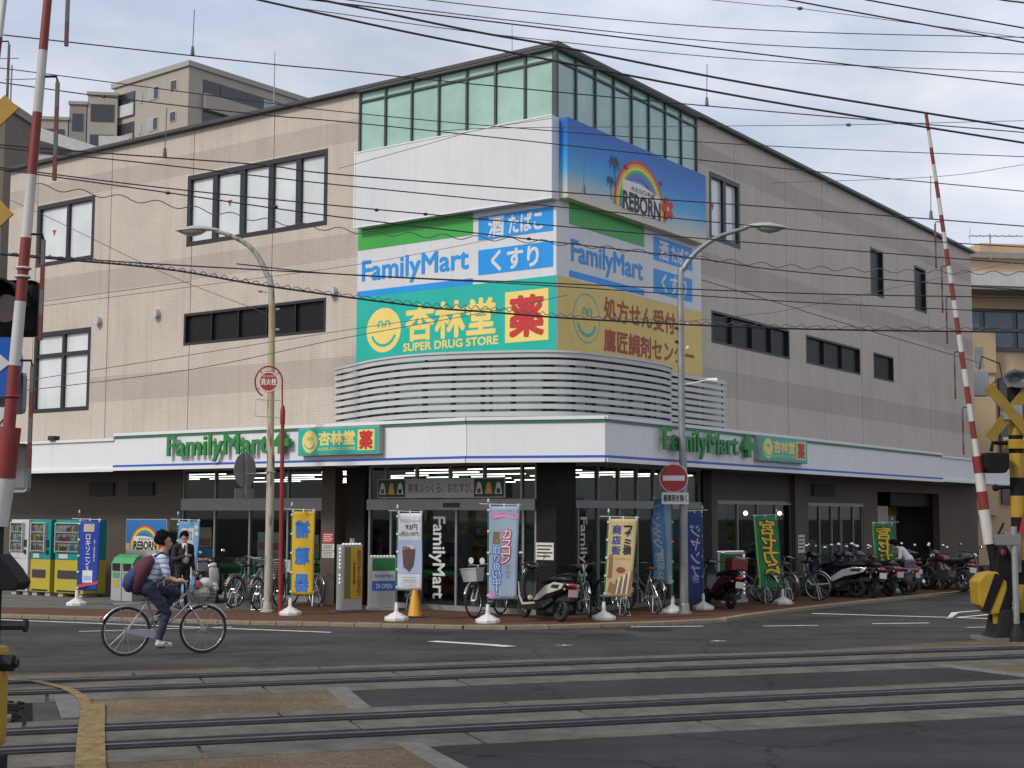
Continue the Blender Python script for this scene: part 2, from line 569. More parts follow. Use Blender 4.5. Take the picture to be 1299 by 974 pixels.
# ---------------------------------------------------------------- railway tracks in the crossing
CONC = M('slab_concrete', (0.125, 0.117, 0.102), .9, var=.3, scale=2.2, bump=.35, bscale=60, grime=.35, spec=.08)
FLANGE = M('flangeway', (0.026, 0.027, 0.037), .8, var=.35, scale=6, spec=.1)
STEEL = M('rail_steel', (0.15, 0.15, 0.165), .35, metal=.85, var=.2, scale=8)
RUST = M('rail_rust', (0.04, 0.032, 0.032), .8, spec=.1, var=.3, scale=9)
YEL = M('worn_yellow_paint', (0.20, 0.135, 0.045), .8, var=.5, scale=11, grime=.9)
TANG = math.atan(TRK)
for nm, lab, c0 in (('railway_track', 'far', 18.36), ('railway_track', 'near', 14.14)):
    t = bpy.data.objects.new('railway_track', None); COL.objects.link(t)
    t.location = (0, c0, 0); t.rotation_euler = (0, 0, TANG)
    tag(t, kind='structure')
    gw = 0.53
    for sgn in (-1, 1):
        MB().box(-60, sgn * gw - .3, .001, 60, sgn * gw + .3, .008).build('flangeway', FLANGE, t)
        MB().box(-60, sgn * gw - .033, .002, 60, sgn * gw + .033, .024).build('rail', STEEL, t)
        MB().box(-60, sgn * gw - .2, .002, 60, sgn * gw - .16, .020).build('guard_rail', RUST, t)
    rows = [(-1.42, -.79), (-.265, .265), (.79, 1.12)]
    for r, (y0, y1) in enumerate(rows):
        x = -20 - .7 * r
        k = 0
        while x < 20:
            w = 2.35 + .1 * random.random()
            dz = random.uniform(-.002, .003)
            sl = MB().box(x + .018, y0, -.02, x + w - .018, y1, .013 + dz).build('concrete_slab', CONC, t, bevel=.006)
            x += w; k += 1
    # rail clips along the flangeways
    for sgn in (-1, 1):
        for i in range(-9, 11):
            xx = i * 1.1 + (.3 if sgn > 0 else 0)
            MB().box(xx - .13, sgn * gw + .06 , .006, xx + .13, sgn * gw + .115, .013).build('rail_clip', RUST, t)

crossing = bpy.data.objects.new('level_crossing_paving', None); COL.objects.link(crossing); tag(crossing, kind='structure')
NEWA = 0.004
def line(c, x): return c + TRK * x
def between(x0, x1, c0, c1): return [(x0, line(c0, x0)), (x1, line(c0, x1)), (x1, line(c1, x1)), (x0, line(c1, x0))]
# darker asphalt of the carriageway between and before the tracks
drape([(-1.52, line(15.22, -1.52)), (22, line(15.22, 22)), (22, line(17.2, 22)), (-2.0, line(17.2, -2.0))], .004, 'asphalt_strip', ASPH2, crossing)
drape([(-.15, 9.0), (22, 9.0 + 4), (22, line(12.95, 22)), (-.9, line(12.95, -.9)), (-.42, 11.4)], .004, 'asphalt_strip', ASPH2, crossing)
# exposed-aggregate footways
drape([(-4.62, 15.62), (-4.1, line(15.24, -4.1)), (-1.62, line(15.24, -1.62)), (-2.12, line(17.24, -2.12)), (-4.95, line(17.24, -4.95))], .008, 'aggregate_footway', AGG, crossing)
drape([(-3.3, 9.0), (-.35, 9.0), (-.55, 11.4), (-1.02, line(12.95, -1.02)), (-3.72, line(12.95, -3.72))], .008, 'aggregate_footway', AGG, crossing)
drape([(-6.2, line(19.47, -6.2)), (-3.2, line(19.47, -3.2)), (-3.5, line(19.78, -3.5)), (-6.4, line(19.85, -6.4))], .008, 'aggregate_footway', AGG, crossing)
drape([(4.6, line(19.46, 4.6)), (14, line(19.46, 14)), (14, line(20.5, 14)), (7.3, line(20.25, 7.3)), (4.7, line(19.6, 4.7))], .008, 'aggregate_footway', AGG, crossing)
drape([(5.75, line(17.2, 5.75)), (14, line(17.2, 14)), (14, line(15.24, 14)), (6.75, line(15.24, 6.75))], .008, 'aggregate_footway', AGG, crossing)
# kerb stones between footway and carriageway
KERBC = M('kerb_concrete', (0.15, 0.147, 0.138), .9, var=.2, scale=5, bump=.3, spec=.08)
def strip(p0, p1, w, n, name, mat, parent, z0, z1, gap=.012):
    p0, p1 = Vector(p0), Vector(p1); d = (p1 - p0); ln = d.length; d.normalize(); a = math.atan2(d.y, d.x)
    for i in range(n):
        s0, s1 = ln * i / n + gap / 2, ln * (i + 1) / n - gap / 2
        mid = p0 + d * ((s0 + s1) / 2)
        ob = MB().box(-(s1 - s0) / 2, -w / 2, z0, (s1 - s0) / 2, w / 2, z1).build(name, mat, parent, bevel=.008)
        ob.location = (mid.x, mid.y, gz(mid.x, mid.y)); ob.rotation_euler = (0, 0, a)
strip((-.32, 11.0), (-.93, 12.62), .22, 2, 'kerb_stone', KERBC, crossing, -.02, .018)
strip((-1.56, line(15.24, -1.56)), (-2.04, line(17.16, -2.04)), .24, 3, 'kerb_stone', KERBC, crossing, -.02, .018)
strip((5.85, line(17.1, 5.85)), (6.7, line(15.3, 6.7)), .22, 3, 'kerb_stone', KERBC, crossing, -.02, .018)
# left edge of the crossing: ballast, sleepers, yellow border
BAL = M('ballast', (0.018, 0.019, 0.016), .95, spec=.05, var=.5, scale=14, bump=1.0, bscale=22)  # flat sheet; the darkness of the pit is painted into the ballast colour
drape([(-9, line(15.24, -9)), (-4.62, line(15.24, -4.62)), (-5.2, line(17.1, -5.2)), (-9, line(17.1, -9))], .006, 'ballast_bed', BAL, crossing)
drape([(-8, 9.5), (-3.9, 9.5), (-4.2, line(12.9, -4.2)), (-8, line(12.9, -8))], .006, 'ballast_bed', BAL, crossing)
rb = MB()
for i in range(900):                           # loose stones of the ballast bed
    x = random.uniform(-8.5, -4.85); c = random.uniform(15.4, 16.95)
    if x > -4.75 - (c - 15.24) * .28: continue
    y = line(c, x); s = random.uniform(.018, .04)
    rb.ell((x, y, .012), (s, s * random.uniform(.7, 1.2), s * .6), 5, 3)
tag(rb.build('ballast_stones', BAL, crossing), kind='stuff')
MB().box(-.75, -.11, 0, .75, .11, .05).build('concrete_sleeper', CONC, crossing, Matrix.Translation((-5.6, 13.62, 0.006)) @ Matrix.Rotation(TANG, 4, 'Z'), bevel=.01)
cur = [(-3.15, 10.2), (-3.52, 11.39), (-3.82, 12.4), (-4.1, 13.35), (-4.3, 14.05), (-4.55, 14.9), (-4.82, 15.55), (-5.18, 16.2), (-5.75, 16.85), (-6.6, 17.15), (-7.6, 17.25)]
def band(pts, w, dz, name, mat, parent, off=0.0):
    m = MB()
    n = len(pts)
    for i, (x, y) in enumerate(pts):
        d = Vector(pts[min(i + 1, n - 1)]) - Vector(pts[max(i - 1, 0)]); d.normalize()
        q = Vector((d.y, -d.x))
        for k in (0, 1):
            px, py = x + q.x * (off + w * k), y + q.y * (off + w * k)
            m.v.append((px, py, gz(px, py) + dz))
        if i: m.f.append((2 * i - 2, 2 * i - 1, 2 * i + 1, 2 * i))
    return m.build(name, mat, parent)
band(cur[:6], .24, .028, 'yellow_edge_line', YEL, crossing, .02)
band(cur[5:], .12, .028, 'yellow_edge_line', YEL, crossing, .02)
strip((-4.28, 14.05), (-4.92, 15.75), .34, 1, 'edge_slab', KERBC, crossing, -.02, .02)
band([(7.1, 22.25), (7.9, 22.45), (9.6, 23.05)], .16, .014, 'yellow_edge_line', YEL, crossing)

# ---------------------------------------------------------------- pavement in front of the shop
kerb_pts = [(-34, 37.1), (-22, 33.2), (-14, 30.5), (-10.68, 29.37), (-8.85, 28.79), (-7.1, 28.23), (-5.1, 27.71), (-3.53, 27.45), (-1.96, 27.1), (-.9, 26.82), (-.1, 26.78), (.7, 26.98),
            (1.71, 27.36), (3.01, 27.98), (4.25, 28.72), (4.75, 29.6), (6.26, 31.76), (8.85, 34.96), (11.92, 38.49), (12.96, 39.7), (17, 44.6), (30, 60.5)]
RED = tile_mat('red_pavers', (0.15, 0.073, 0.047), (0.12, 0.06, 0.04), (0.07, 0.045, 0.033), .2, .1, horiz=True, off=.5, ms=.006, rough=.85, spec=.1)
inner = [(31.5, 59), B2W(29, .3), B2W(.3, .3), B2W(.3, 19), B2W(.3, 40)]
bm = bmesh.new()
fv = [bm.verts.new((x, y, PZ)) for x, y in kerb_pts[:] + inner]
fc = bm.faces.new(fv)
if fc.normal.z < 0: fc.normal_flip()
bm.normal_update()
if bm.faces[0:1] and fc.normal.z < 0: bmesh.ops.reverse_faces(bm, faces=[fc])
me = bpy.data.meshes.new('pavement'); bm.to_mesh(me); bm.free(); me.materials.append(RED)
pavement = tag(bpy.data.objects.new('pavement', me), kind='structure'); COL.objects.link(pavement)
# grey concrete forecourt before the vending machines
GREYP = M('forecourt_concrete', (0.14, 0.135, 0.12), .9, spec=.1, var=.25, scale=1.5, bump=.3, grime=.3)
fp = [(-18.6, 33.4), (-11.6, 31.5), (-9.2, 30.95), (-7.0, 30.5), (-5.6, 30.9), B2W(-.02, 7.0), B2W(-.02, 26)]
MB().add([(x, y, PZ + .004) for x, y in fp], [tuple(range(len(fp)))]).build('forecourt', GREYP, pavement)
# kerb stones
KST = M('kerb_stone', (0.25, 0.21, 0.15), .9, spec=.1, var=.25, scale=4, bump=.4, grime=.35)
cum = 0.0
samples = []
for i in range(len(kerb_pts) - 1):
    a, b_ = Vector(kerb_pts[i]), Vector(kerb_pts[i + 1]); ln = (b_ - a).length
    n = max(1, round(ln / .62))
    for k in range(n):
        samples.append((a + (b_ - a) * (k / n), a + (b_ - a) * ((k + 1) / n)))
for a, b_ in samples:
    d = b_ - a; ln = d.length; ang = math.atan2(d.y, d.x); mid = (a + b_) / 2
    ob = MB().box(-ln / 2 + .006, -.13, -.20, ln / 2 - .006, .05, PZ + .012 + random.uniform(-.004, .004)).build('kerb_stone', KST, pavement, bevel=.012)
    ob.location = (mid.x, mid.y, 0); ob.rotation_euler = (0, 0, ang + random.uniform(-.01, .01))

# ---------------------------------------------------------------- painted road markings
WHITE = M('road_paint', (0.62, 0.62, 0.60), .7, var=.25, scale=9, grime=.45)
markings = bpy.data.objects.new('road_markings', None); COL.objects.link(markings); tag(markings, kind='structure')
def pline(pts, w, mat=WHITE):
    band(pts, w, .006, 'painted_line', mat, markings, -w / 2)
k = 1.075
pline([(-1.36, 24.1), (-1.15, 23.9), (-.9, 23.6), (-.62, 23.2), (-.3, 22.65), (-.02, 22.05)], .24)
pline([(-9.17 * k - 6, 26.45 * k + 2.3), (-9.17 * k, 26.45 * k), (-3.08 * k, 24.08 * k)], .13)
pline([(-7.4 * k, 24.1 * k), (-5.0 * k, 25.15 * k)], .1)
pline([(6.19 * k, 28.95 * k), (9.21 * k, 27.78 * k), (11.5, 29.2)], .17)
pline([(6.76 * k, 26.32 * k), (7.88 * k, 26.55 * k)], .13)
pline([(4.6 * k, 25.69 * k), (5.65 * k, 25.91 * k)], .1)
pline([(2.16 * k, 25.43 * k), (3.5 * k, 25.65 * k)], .12)
pline([(8.8, 27.2), (10.2, 27.7)], .13)
pline([(.68 * 1.05, 21.17 * 1.05), (.92 * 1.05, 21.18 * 1.05)], .1); pline([(.8 * 1.05, 21.08 * 1.05), (.8 * 1.05, 21.3 * 1.05)], .06)
pline([(3.13 * 1.04, 22.13 * 1.04), (3.38 * 1.04, 22.14 * 1.04)], .1); pline([(3.25 * 1.04, 22.05 * 1.04), (3.25 * 1.04, 22.3 * 1.04)], .06)
for i in range(3):                              # row of diamonds and an arrow further up the side street
    c = Vector((10.3 + 2.1 * i, 31.3 + 2.9 * i)); d = Vector((.577, .8165)); q = Vector((-d.y, d.x))
    o_ = [c + d * 1.9, c + q * .5, c - d * 1.9, c - q * .5]; i_ = [c + d * 1.55, c + q * .34, c - d * 1.55, c - q * .34]
    for e in range(4):
        drape([tuple(o_[e]), tuple(o_[(e + 1) % 4]), tuple(i_[(e + 1) % 4]), tuple(i_[e])], .006, 'painted_line', WHITE, markings)
for x, y, r in ((1.72, 25.2, .55), (-3.2, 23.6, .3), (-.7, 24.6, .3), (2.6, 26.7, .45)):     # manhole covers and asphalt patches
    MB().lathe([(r, -.02), (r, .005), (r * .97, .007)], 28).build('manhole_cover', M('manhole_iron', (.03, .03, .032), .6, metal=.4, var=.3, bump=.5, bscale=60), ground, Matrix.Translation((x, y, gz(x, y))))
# ================================================================ the corner shop building
bld = thing('shop_building', 'three storey beige tiled corner building with convenience store and drug store signs', 'building', (CX, CY, 0), TH)
TL = Matrix.Rotation(-PI / 2, 4, 'Z')          # front view of the left-hand face: x = -(distance from the corner)
TR = Matrix.Identity(4)
BANDS = [(5.02, 5.72), (8.07, 8.68), (10.9, 11.45)]
TILE = tile_mat('beige_tiles', (0.51, 0.437, 0.372), (0.475, 0.407, 0.345), (0.59, 0.52, 0.455), .105, .066, BANDS)
TILE_SHADED = tile_mat('shaded_beige_tiles', (0.105, 0.084, 0.062), (0.09, 0.073, 0.055), (0.06, 0.048, 0.038), .105, .066)  # the beige wall tile again, with the canopy's shade put into its colour
TILEB = tile_mat('black_tiles', (0.014, 0.012, 0.011), (0.02, 0.017, 0.015), (0.010, 0.009, 0.009), .105, .105, rough=.5, spec=.15)
COPE = M('dark_coping', (0.055, 0.055, 0.06), .45, metal=.3, var=.15)
FRAME = M('black_frame', (0.012, 0.013, 0.016), .4)
FILM = M('white_film_pane', (0.60, 0.635, 0.635), .14, var=.13, scale=.9, coat=.7)
DARKG = M('dark_pane', (0.010, 0.012, 0.013), .35, coat=.03, spec=.15)
TEALG = M('teal_frosted_pane', (0.30, 0.47, 0.40), .16, var=.2, scale=.7, coat=.6)
SEAM = M('sheet_seam', (.54, .54, .56), .6)
MULL = M('curtain_mullion', (0.05, 0.065, 0.065), .4, metal=.3)
ALU = M('aluminium_frame', (0.26, 0.26, 0.25), .4, metal=.3, var=.1)
SOFF = M('soffit', (0.36, 0.33, 0.28), .8, var=.12, scale=1.2)
JOINT = M('joint_sealant', (0.17, 0.14, 0.12), .8)
PAINTW = M('white_panel', (0.71, 0.71, 0.725), .45, var=.03, scale=.7, grime=.08)
SIGNW = M('sign_white', (0.62, 0.625, 0.645), .4, var=.05, scale=.5, grime=.12)
SGREEN = M('sign_green', (0.03, 0.36, 0.045), .4, var=.08, scale=.9, grime=.16)
SBLUE = M('sign_blue', (0.0, 0.27, 0.72), .4, var=.07, scale=.9, grime=.16)
STEAL = M('sign_teal', (0.0, 0.42, 0.34), .4, var=.07, scale=.9, grime=.16)
SYEL = M('sign_yellow', (0.80, 0.62, 0.17), .45, var=.04)
SYEL2 = M('sign_ochre', (0.68, 0.50, 0.15), .5, var=.08, scale=.9, grime=.16)
SRED = M('sign_red', (0.50, 0.025, 0.02), .45)
SBROWN = M('sign_brown_red', (0.33, 0.05, 0.025), .5)

def rects_minus(x0, x1, z0, z1, holes):
    hs = [h for h in holes if h[0] < x1 - 1e-4 and h[1] > x0 + 1e-4 and h[2] < z1 - 1e-4 and h[3] > z0 + 1e-4]
    zs = sorted({z0, z1} | {min(max(z, z0), z1) for h in hs for z in h[2:]})
    out = []
    for a, b_ in zip(zs, zs[1:]):
        zc = (a + b_) / 2
        x = x0
        for h in sorted(h for h in hs if h[2] < zc < h[3]):
            if h[0] > x: out.append((x, h[0], a, b_))
            x = max(x, h[1])
        if x < x1: out.append((x, x1, a, b_))
    return out

def wall_face(T, xs, z0, z1, holes, mat):
    for a, b_ in zip(xs, xs[1:]):
        m, top = MB(), None
        for r in rects_minus(a + .012, b_ - .012, z0, z1, holes):
            if top is not None and r[2] > top + .01:
                m.build('wall_panel', mat, bld, T); m = MB()
            m.box(r[0], 0, r[2], r[1], .24, r[3]); top = r[3]
        m.build('wall_panel', mat, bld, T)
    for x in xs[1:-1]:
        m = MB()
        for r in rects_minus(x - .012, x + .012, z0, z1, holes):
            m.box(r[0], .012, r[2], r[1], .2, r[3])
        if m.v: m.build('expansion_joint', JOINT, bld, T)

def window(T, x0, x1, z0, z1, cuts, zcuts, fmat, pmat, d=.07, fw=.09, mw=.09, thick=.1, flags=()):
    f = MB()
    f.box(x0 - .03, d - .075, z0 - .03, x0 + fw, d + thick, z1 + .03); f.box(x1 - fw, d - .075, z0 - .03, x1 + .03, d + thick, z1 + .03)
    f.box(x0 + fw, d - .075, z1 - fw, x1 - fw, d + thick, z1 + .03); f.box(x0 + fw, d - .075, z0 - .03, x1 - fw, d + thick, z0 + fw)
    for c in cuts: f.box(c - mw / 2, d - .06, z0 + fw, c + mw / 2, d + thick, z1 - fw)
    for c in zcuts: f.box(x0 + fw, d - .055, c - mw / 2, x1 - fw, d + thick - .002, c + mw / 2)
    w = f.build('window', fmat, bld, T)
    ex = [x0 + fw - .01] + [v for c in cuts for v in (c - mw / 2 + .01, c + mw / 2 - .01)] + [x1 - fw + .01]
    ez = [z0 + fw - .01] + [v for c in zcuts for v in (c - mw / 2 + .01, c + mw / 2 - .01)] + [z1 - fw + .01]
    for i in range(0, len(ex), 2):
        for j in range(0, len(ez), 2):
            MB().box(ex[i], d + .02, ez[j], ex[i + 1], d + .03, ez[j + 1]).build('pane', pmat, w, T)
    for (fx, fz, s) in flags:                   # red fire-access triangle stuck on the pane
        MB().prism([(fx - s, fz + s), (fx + s, fz + s), (fx, fz - s)], d + .012, d + .018).build('access_mark', SRED, w, T)
    return w

LH = [(-11.58, -6.65, 8.99, 10.82), (-11.6, -6.64, 6.38, 7.16), (-17.95, -15.43, 9.07, 10.82), (-17.9, -15.43, 4.85, 7.1)]
RH = [(7.18, 8.9, 9.08, 10.8), (18.44, 19.56, 9.12, 10.62), (22.6, 23.75, 9.11, 10.64), (7.23, 11.97, 6.41, 7.19), (13.19, 17.34, 6.41, 7.19), (18.55, 20.3, 6.41, 7.19)]
wall_face(TL, [-19.35, -18.0, -14.7, -11.4, -8.46, -5.6], 3.1, 12.06, LH + [(-19.36, -11.39, 8.02, 8.04)], TILE)
MB().box(-19.34, .013, 8.015, -11.4, .2, 8.045).build('expansion_joint', JOINT, bld, TL)
wall_face(TR, [6.46, 8.63, 11.87, 14.53, 17.49, 20.91, 23.94, 29.05], 3.1, 12.06, RH, TILE)
window(TL, *LH[0], [-10.58, -9.57, -8.56, -7.61], [], FRAME, FILM, mw=.17, flags=[(-10.1, 9.95, .085)])
window(TL, *LH[1], [-10.6, -9.62, -8.62, -7.64], [], FRAME, DARKG, fw=.04, mw=.025)
window(TL, *LH[2], [-16.6], [], FRAME, FILM, mw=.11, flags=[(-17.3, 10.0, .085)])
window(TL, *LH[3], [-16.62], [6.45], FRAME, FILM, mw=.11)
window(TR, *RH[0], [8.05], [], FRAME, FILM, mw=.16, flags=[(7.5, 9.95, .085)])
window(TR, *RH[1], [], [], FRAME, DARKG, fw=.05)
window(TR, *RH[2], [], [], FRAME, DARKG, fw=.05)
window(TR, *RH[3], [8.4, 9.6, 10.8], [], FRAME, DARKG, fw=.03, mw=.015)
window(TR, *RH[4], [14.5, 15.9], [], FRAME, DARKG, fw=.03, mw=.015)
window(TR, *RH[5], [], [], FRAME, DARKG, fw=.03, mw=.015)
# back of the block, floors and roof
box('rear_wall', TILE, bld, (28.8, .25, -.1, 29.04, 19.3, 12.05))
box('rear_wall', TILE, bld, (.26, 19.1, -.1, 28.8, 19.34, 12.05))
box('roof', COPE, bld, (.25, .25, 11.95, 28.8, 19.1, 12.08))
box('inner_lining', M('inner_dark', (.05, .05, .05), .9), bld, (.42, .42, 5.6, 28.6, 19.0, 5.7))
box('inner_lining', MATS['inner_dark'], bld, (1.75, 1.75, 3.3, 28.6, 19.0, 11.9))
# coping along both eaves
MB().slab([(-.16, -.16), (29.15, -.16), (29.15, .3), (.3, .3), (.3, 19.45), (-.16, 19.45)], 12.062, 12.16).build('coping', COPE, bld, bevel=.015)
MB().slab([(-.14, -.14), (6.46, -.14), (6.46, .1), (.1, .1), (.1, 5.6), (-.14, 5.6)], 12.045, 12.06).build('eave_soffit', SOFF, bld)

# frosted glass band under the eaves
for T, x0, x1, n in ((TL, -5.6, 0.0, 7), (TR, 0.0, 6.46, 8)):
    m = MB()
    for i in range(n + 1):
        x = x0 + (x1 - x0) * i / n
        m.box(x - .025, -.03, 10.4, x + .025, .08, 12.045)
    m.box(x0, -.02, 11.79, x1, .08, 11.84); m.box(x0, -.021, 12.02, x1, .08, 12.046)
    cw = m.build('curtain_wall', MULL, bld, T)
    for i in range(n):
        a, b_ = x0 + (x1 - x0) * i / n, x0 + (x1 - x0) * (i + 1) / n
        MB().box(a + .02, .02, 10.4, b_ - .02, .035, 11.8).build('pane', TEALG, cw, T)
        MB().box(a + .02, .02, 11.83, b_ - .02, .035, 12.03).build('pane', TEALG, cw, T)
box('corner_post', MULL, bld, (-.045, -.045, 10.4, .03, .03, 12.046))
# plain walls behind the sign boards
box('sign_backing', PAINTW, bld, (0.0, 0.002, 5.5, .2, 5.6, 10.42)); box('sign_backing', PAINTW, bld, (.2, 0.002, 5.5, 6.46, .2, 10.42))

# blank white board and the blue board above the signs
wb = MB().box(-5.48, -.3, 8.70, .1, -.006, 10.5).build('blank_sign_board', SIGNW, bld, TL, bevel=.01)
MB().box(-5.5, -.312, 8.69, .11, -.3, 8.72).add([], []).box(-5.5, -.312, 10.48, .11, -.3, 10.51).box(-5.5, -.312, 8.72, -5.46, -.3, 10.48).build('board_edge', PAINTW, wb, TL)
# blue board: printed with a sky-to-sand gradient
gm = bpy.data.materials.new('beach_print'); gm.use_nodes = True
nt = gm.node_tree; b = nt.nodes['Principled BSDF']; b.inputs['Roughness'].default_value = .4
tc = nt.nodes.new('ShaderNodeTexCoord'); sp = nt.nodes.new('ShaderNodeSeparateXYZ'); nt.links.new(tc.outputs['Object'], sp.inputs['Vector'])
mr = nt.nodes.new('ShaderNodeMapRange'); mr.inputs['From Min'].default_value = 8.74; mr.inputs['From Max'].default_value = 10.5
nt.links.new(sp.outputs['Z'], mr.inputs['Value'])
nn = nt.nodes.new('ShaderNodeTexNoise'); nn.inputs['Scale'].default_value = .8; nt.links.new(tc.outputs['Object'], nn.inputs['Vector'])
ad = nt.nodes.new('ShaderNodeMath'); ad.operation = 'MULTIPLY_ADD'; ad.inputs[1].default_value = .18; nt.links.new(nn.outputs['Fac'], ad.inputs[0]); nt.links.new(mr.outputs['Result'], ad.inputs[2])
rp = nt.nodes.new('ShaderNodeValToRGB'); e = rp.color_ramp.elements
e[0].position = .08; e[0].color = (.62, .55, .40, 1); e[1].position = 1.0; e[1].color = (.0, .115, .46, 1)
for ps, cl in ((.27, (.36, .47, .50, 1)), (.45, (.05, .36, .66, 1)), (.7, (.005, .21, .60, 1))):
    q = e.new(ps); q.color = cl
nt.links.new(ad.outputs['Value'], rp.inputs['Fac']); nt.links.new(rp.outputs['Color'], b.inputs['Base Color'])
bb = MB().box(0.0, -.3, 8.74, 6.39, -.003, 10.5).build('resort_sign_board', gm, bld, TR, bevel=.008)
def arc(cx, cz, r0, r1, y, a0=0.0, a1=PI, n=28):
    p = [(cx + r1 * math.cos(a0 + (a1 - a0) * i / n), cz + r1 * math.sin(a0 + (a1 - a0) * i / n)) for i in range(n + 1)]
    q = [(cx + r0 * math.cos(a0 + (a1 - a0) * i / n), cz + r0 * math.sin(a0 + (a1 - a0) * i / n)) for i in range(n + 1)]
    m = MB(); m.v = [(x, y, z) for x, z in p + q]; k = n + 1
    m.f = [(i, i + 1, k + i + 1, k + i) for i in range(n)]
    return m
def disc(cx, cz, rx, rz, y, n=32):
    m = MB(); m.v = [(cx + rx * math.cos(2 * PI * i / n), y, cz + rz * math.sin(2 * PI * i / n)) for i in range(n)]
    m.f = [tuple(range(n))]
    return m
def star(cx, cz, r, y, k, depth=.5, rot=0):
    m = MB(); n = 8 * k
    for i in range(n):
        a = 2 * PI * i / n + rot; rr = r * (1 - depth * (.5 + .5 * math.cos(k * a)) ** 2)
        m.v.append((cx + rr * math.cos(a), y, cz + rr * math.sin(a)))
    m.f = [tuple(range(n))]
    return m
def resort_print(parent, T, cx, cz, s, y):
    cols = [(.55, .05, .03), (.72, .33, .03), (.75, .62, .08), (.10, .40, .14), (.03, .22, .5), (.2, .12, .38)]
    for i, c in enumerate(cols):
        arc(cx, cz, s * (1.18 - .075 * (i + 1)), s * (1.18 - .075 * i), y - .001 * i, -.05, PI + .02).build('rainbow_stripe', M('rainbow_%d' % i, c, .5), parent, T)
    cl = M('cloud_print', (.72, .70, .64), .5)
    m = MB(); m.v = [(cx - .82 * s, y - .008, cz + .28 * s), (cx - .82 * s, y - .008, cz + .62 * s), (cx + .0 * s, y - .008, cz + .64 * s), (cx + .92 * s, y - .008, cz + .5 * s), (cx + .95 * s, y - .008, cz - .02 * s), (cx + .2 * s, y - .008, cz - .08 * s), (cx - .8 * s, y - .008, cz - .05 * s)]
    m.f = [tuple(range(7))]; m.build('cloud_banner', cl, parent, T)
    txt('REBORN', M('ink_black', (.02, .02, .02), .5), parent, (cx - .78 * s, cz - .04 * s, cx + .93 * s, cz + .36 * s), y - .012, 0, .035, T)
    txt('RESORT', MATS['ink_black'], parent, (cx - .4 * s, cz + .42 * s, cx + .7 * s, cz + .52 * s), y - .012, 0, .0, T)
    star(cx + 1.3 * s, cz + .3 * s, .29 * s, y - .014, 5, .45).build('hibiscus_flower', M('hibiscus_red', (.55, .02, .015), .5), parent, T)
    disc(cx + 1.3 * s, cz + .3 * s, .06 * s, .06 * s, y - .017, 12).build('flower_centre', M('flower_pink', (.8, .45, .3), .5), parent, T)
resort_print(bb, TR, 3.08, 8.98, 1.0, -.306)
PALM = M('palm_print', (.02, .07, .13), .5)
for px, pz, s in ((1.93, 9.95, 1.0), (1.76, 9.48, .75)):
    m = MB()
    for i in range(9):
        a = 2 * PI * i / 9 + .3
        pts = [(px + s * .27 * t * math.cos(a), pz + s * (.2 * t * math.sin(a) - .12 * t * t)) for t in (0, .5, 1)]
        w = .05 * s
        m.prism([(pts[0][0], pts[0][1]), (pts[1][0], pts[1][1] + w), pts[2], (pts[1][0], pts[1][1] - w)], -.3075, -.3072)
    m.prism([(px - .012, pz), (px + .012, pz), (px + .06, pz - .62 * s), (px + .03, pz - .62 * s)], -.3079, -.3076)
    m.build('palm_print', PALM, bb, TR)
for fx, fz in ((2.45, 9.9), (4.1, 9.85), (3.65, 9.42)):
    star(fx, fz, .07, -.3305, 5, .5).build('small_flower', MATS['hibiscus_red'], bb, TR)

# ---- the double sign board
def field(x0, z0, x1, z1, y, mat, parent, T, name='colour_field'):
    return MB().box(x0, y, z0, x1, y + .006, z1).build(name, mat, parent, T)
def smiley(parent, T, cx, cz, rx, rz, y, face, ink, ring=False, ringmat=None):
    if ring: arc(cx, cz, rx * .95, rx, y, 0, 2 * PI, 40).build('smiley_face', ringmat, parent, T)
    else: disc(cx, cz, rx, rz, y).build('smiley_face', face, parent, T)
    for sx in (-1, 1):
        arc(cx + sx * .2 * rx + (.02 * rx), cz + .28 * rz, .09 * rx, .16 * rx, y - .004, 0, PI, 12).build('smiley_eye', ink, parent, T)
    for sx in (-1, 1):
        for q in (-1, 1):
            xx = cx + sx * .2 * rx + .02 * rx + q * .125 * rx
            MB().box(xx - .036 * rx, y - .005, cz + .13 * rz, xx + .036 * rx, y - .004, cz + .285 * rz).build('smiley_eye', ink, parent, T)
    arc(cx, cz + .02 * rz, .65 * rx, .765 * rx, y - .004, PI * 1.12, PI * 1.88, 20).build('smiley_mouth', ink, parent, T)
sl = MB().box(-5.57, -.06, 5.45, .06, -.002, 8.76).build('sign_board', SIGNW, bld, TL)
sr = MB().box(0.004, -.06, 5.45, 6.55, -.002, 8.76).build('sign_board', SIGNW, bld, TR)
YY = -.066
for k in range(1, 4):                        # joints between the sheets of the boards
    x = -5.57 + 5.63 * k / 4; MB().box(x - .004, -.0615, 7.09, x + .004, -.0602, 8.75).build('sheet_joint', SEAM, sl, TL)
    x = 6.55 * k / 4; MB().box(x - .004, -.0615, 7.09, x + .004, -.0602, 8.75).build('sheet_joint', SEAM, sr, TR)
for k in range(1, 6):
    x = -5.48 + 5.58 * k / 6; MB().box(x - .004, -.3015, 8.73, x + .004, -.3002, 10.47).build('sheet_joint', SEAM, wb, TL)
field(-5.56, 8.2, -2.16, 8.755, YY, SGREEN, sl, TL)
txt('FamilyMart', SBLUE, sl, (-5.41, 7.31, -2.29, 7.93), YY - .002, 0, .022, TL)
field(-5.56, 7.085, -2.16, 7.225, YY, SBLUE, sl, TL)
field(-2.01, 8.05, -.02, 8.58, YY, SBLUE, sl, TL); field(-2.01, 7.27, -.02, 7.83, YY, SBLUE, sl, TL)
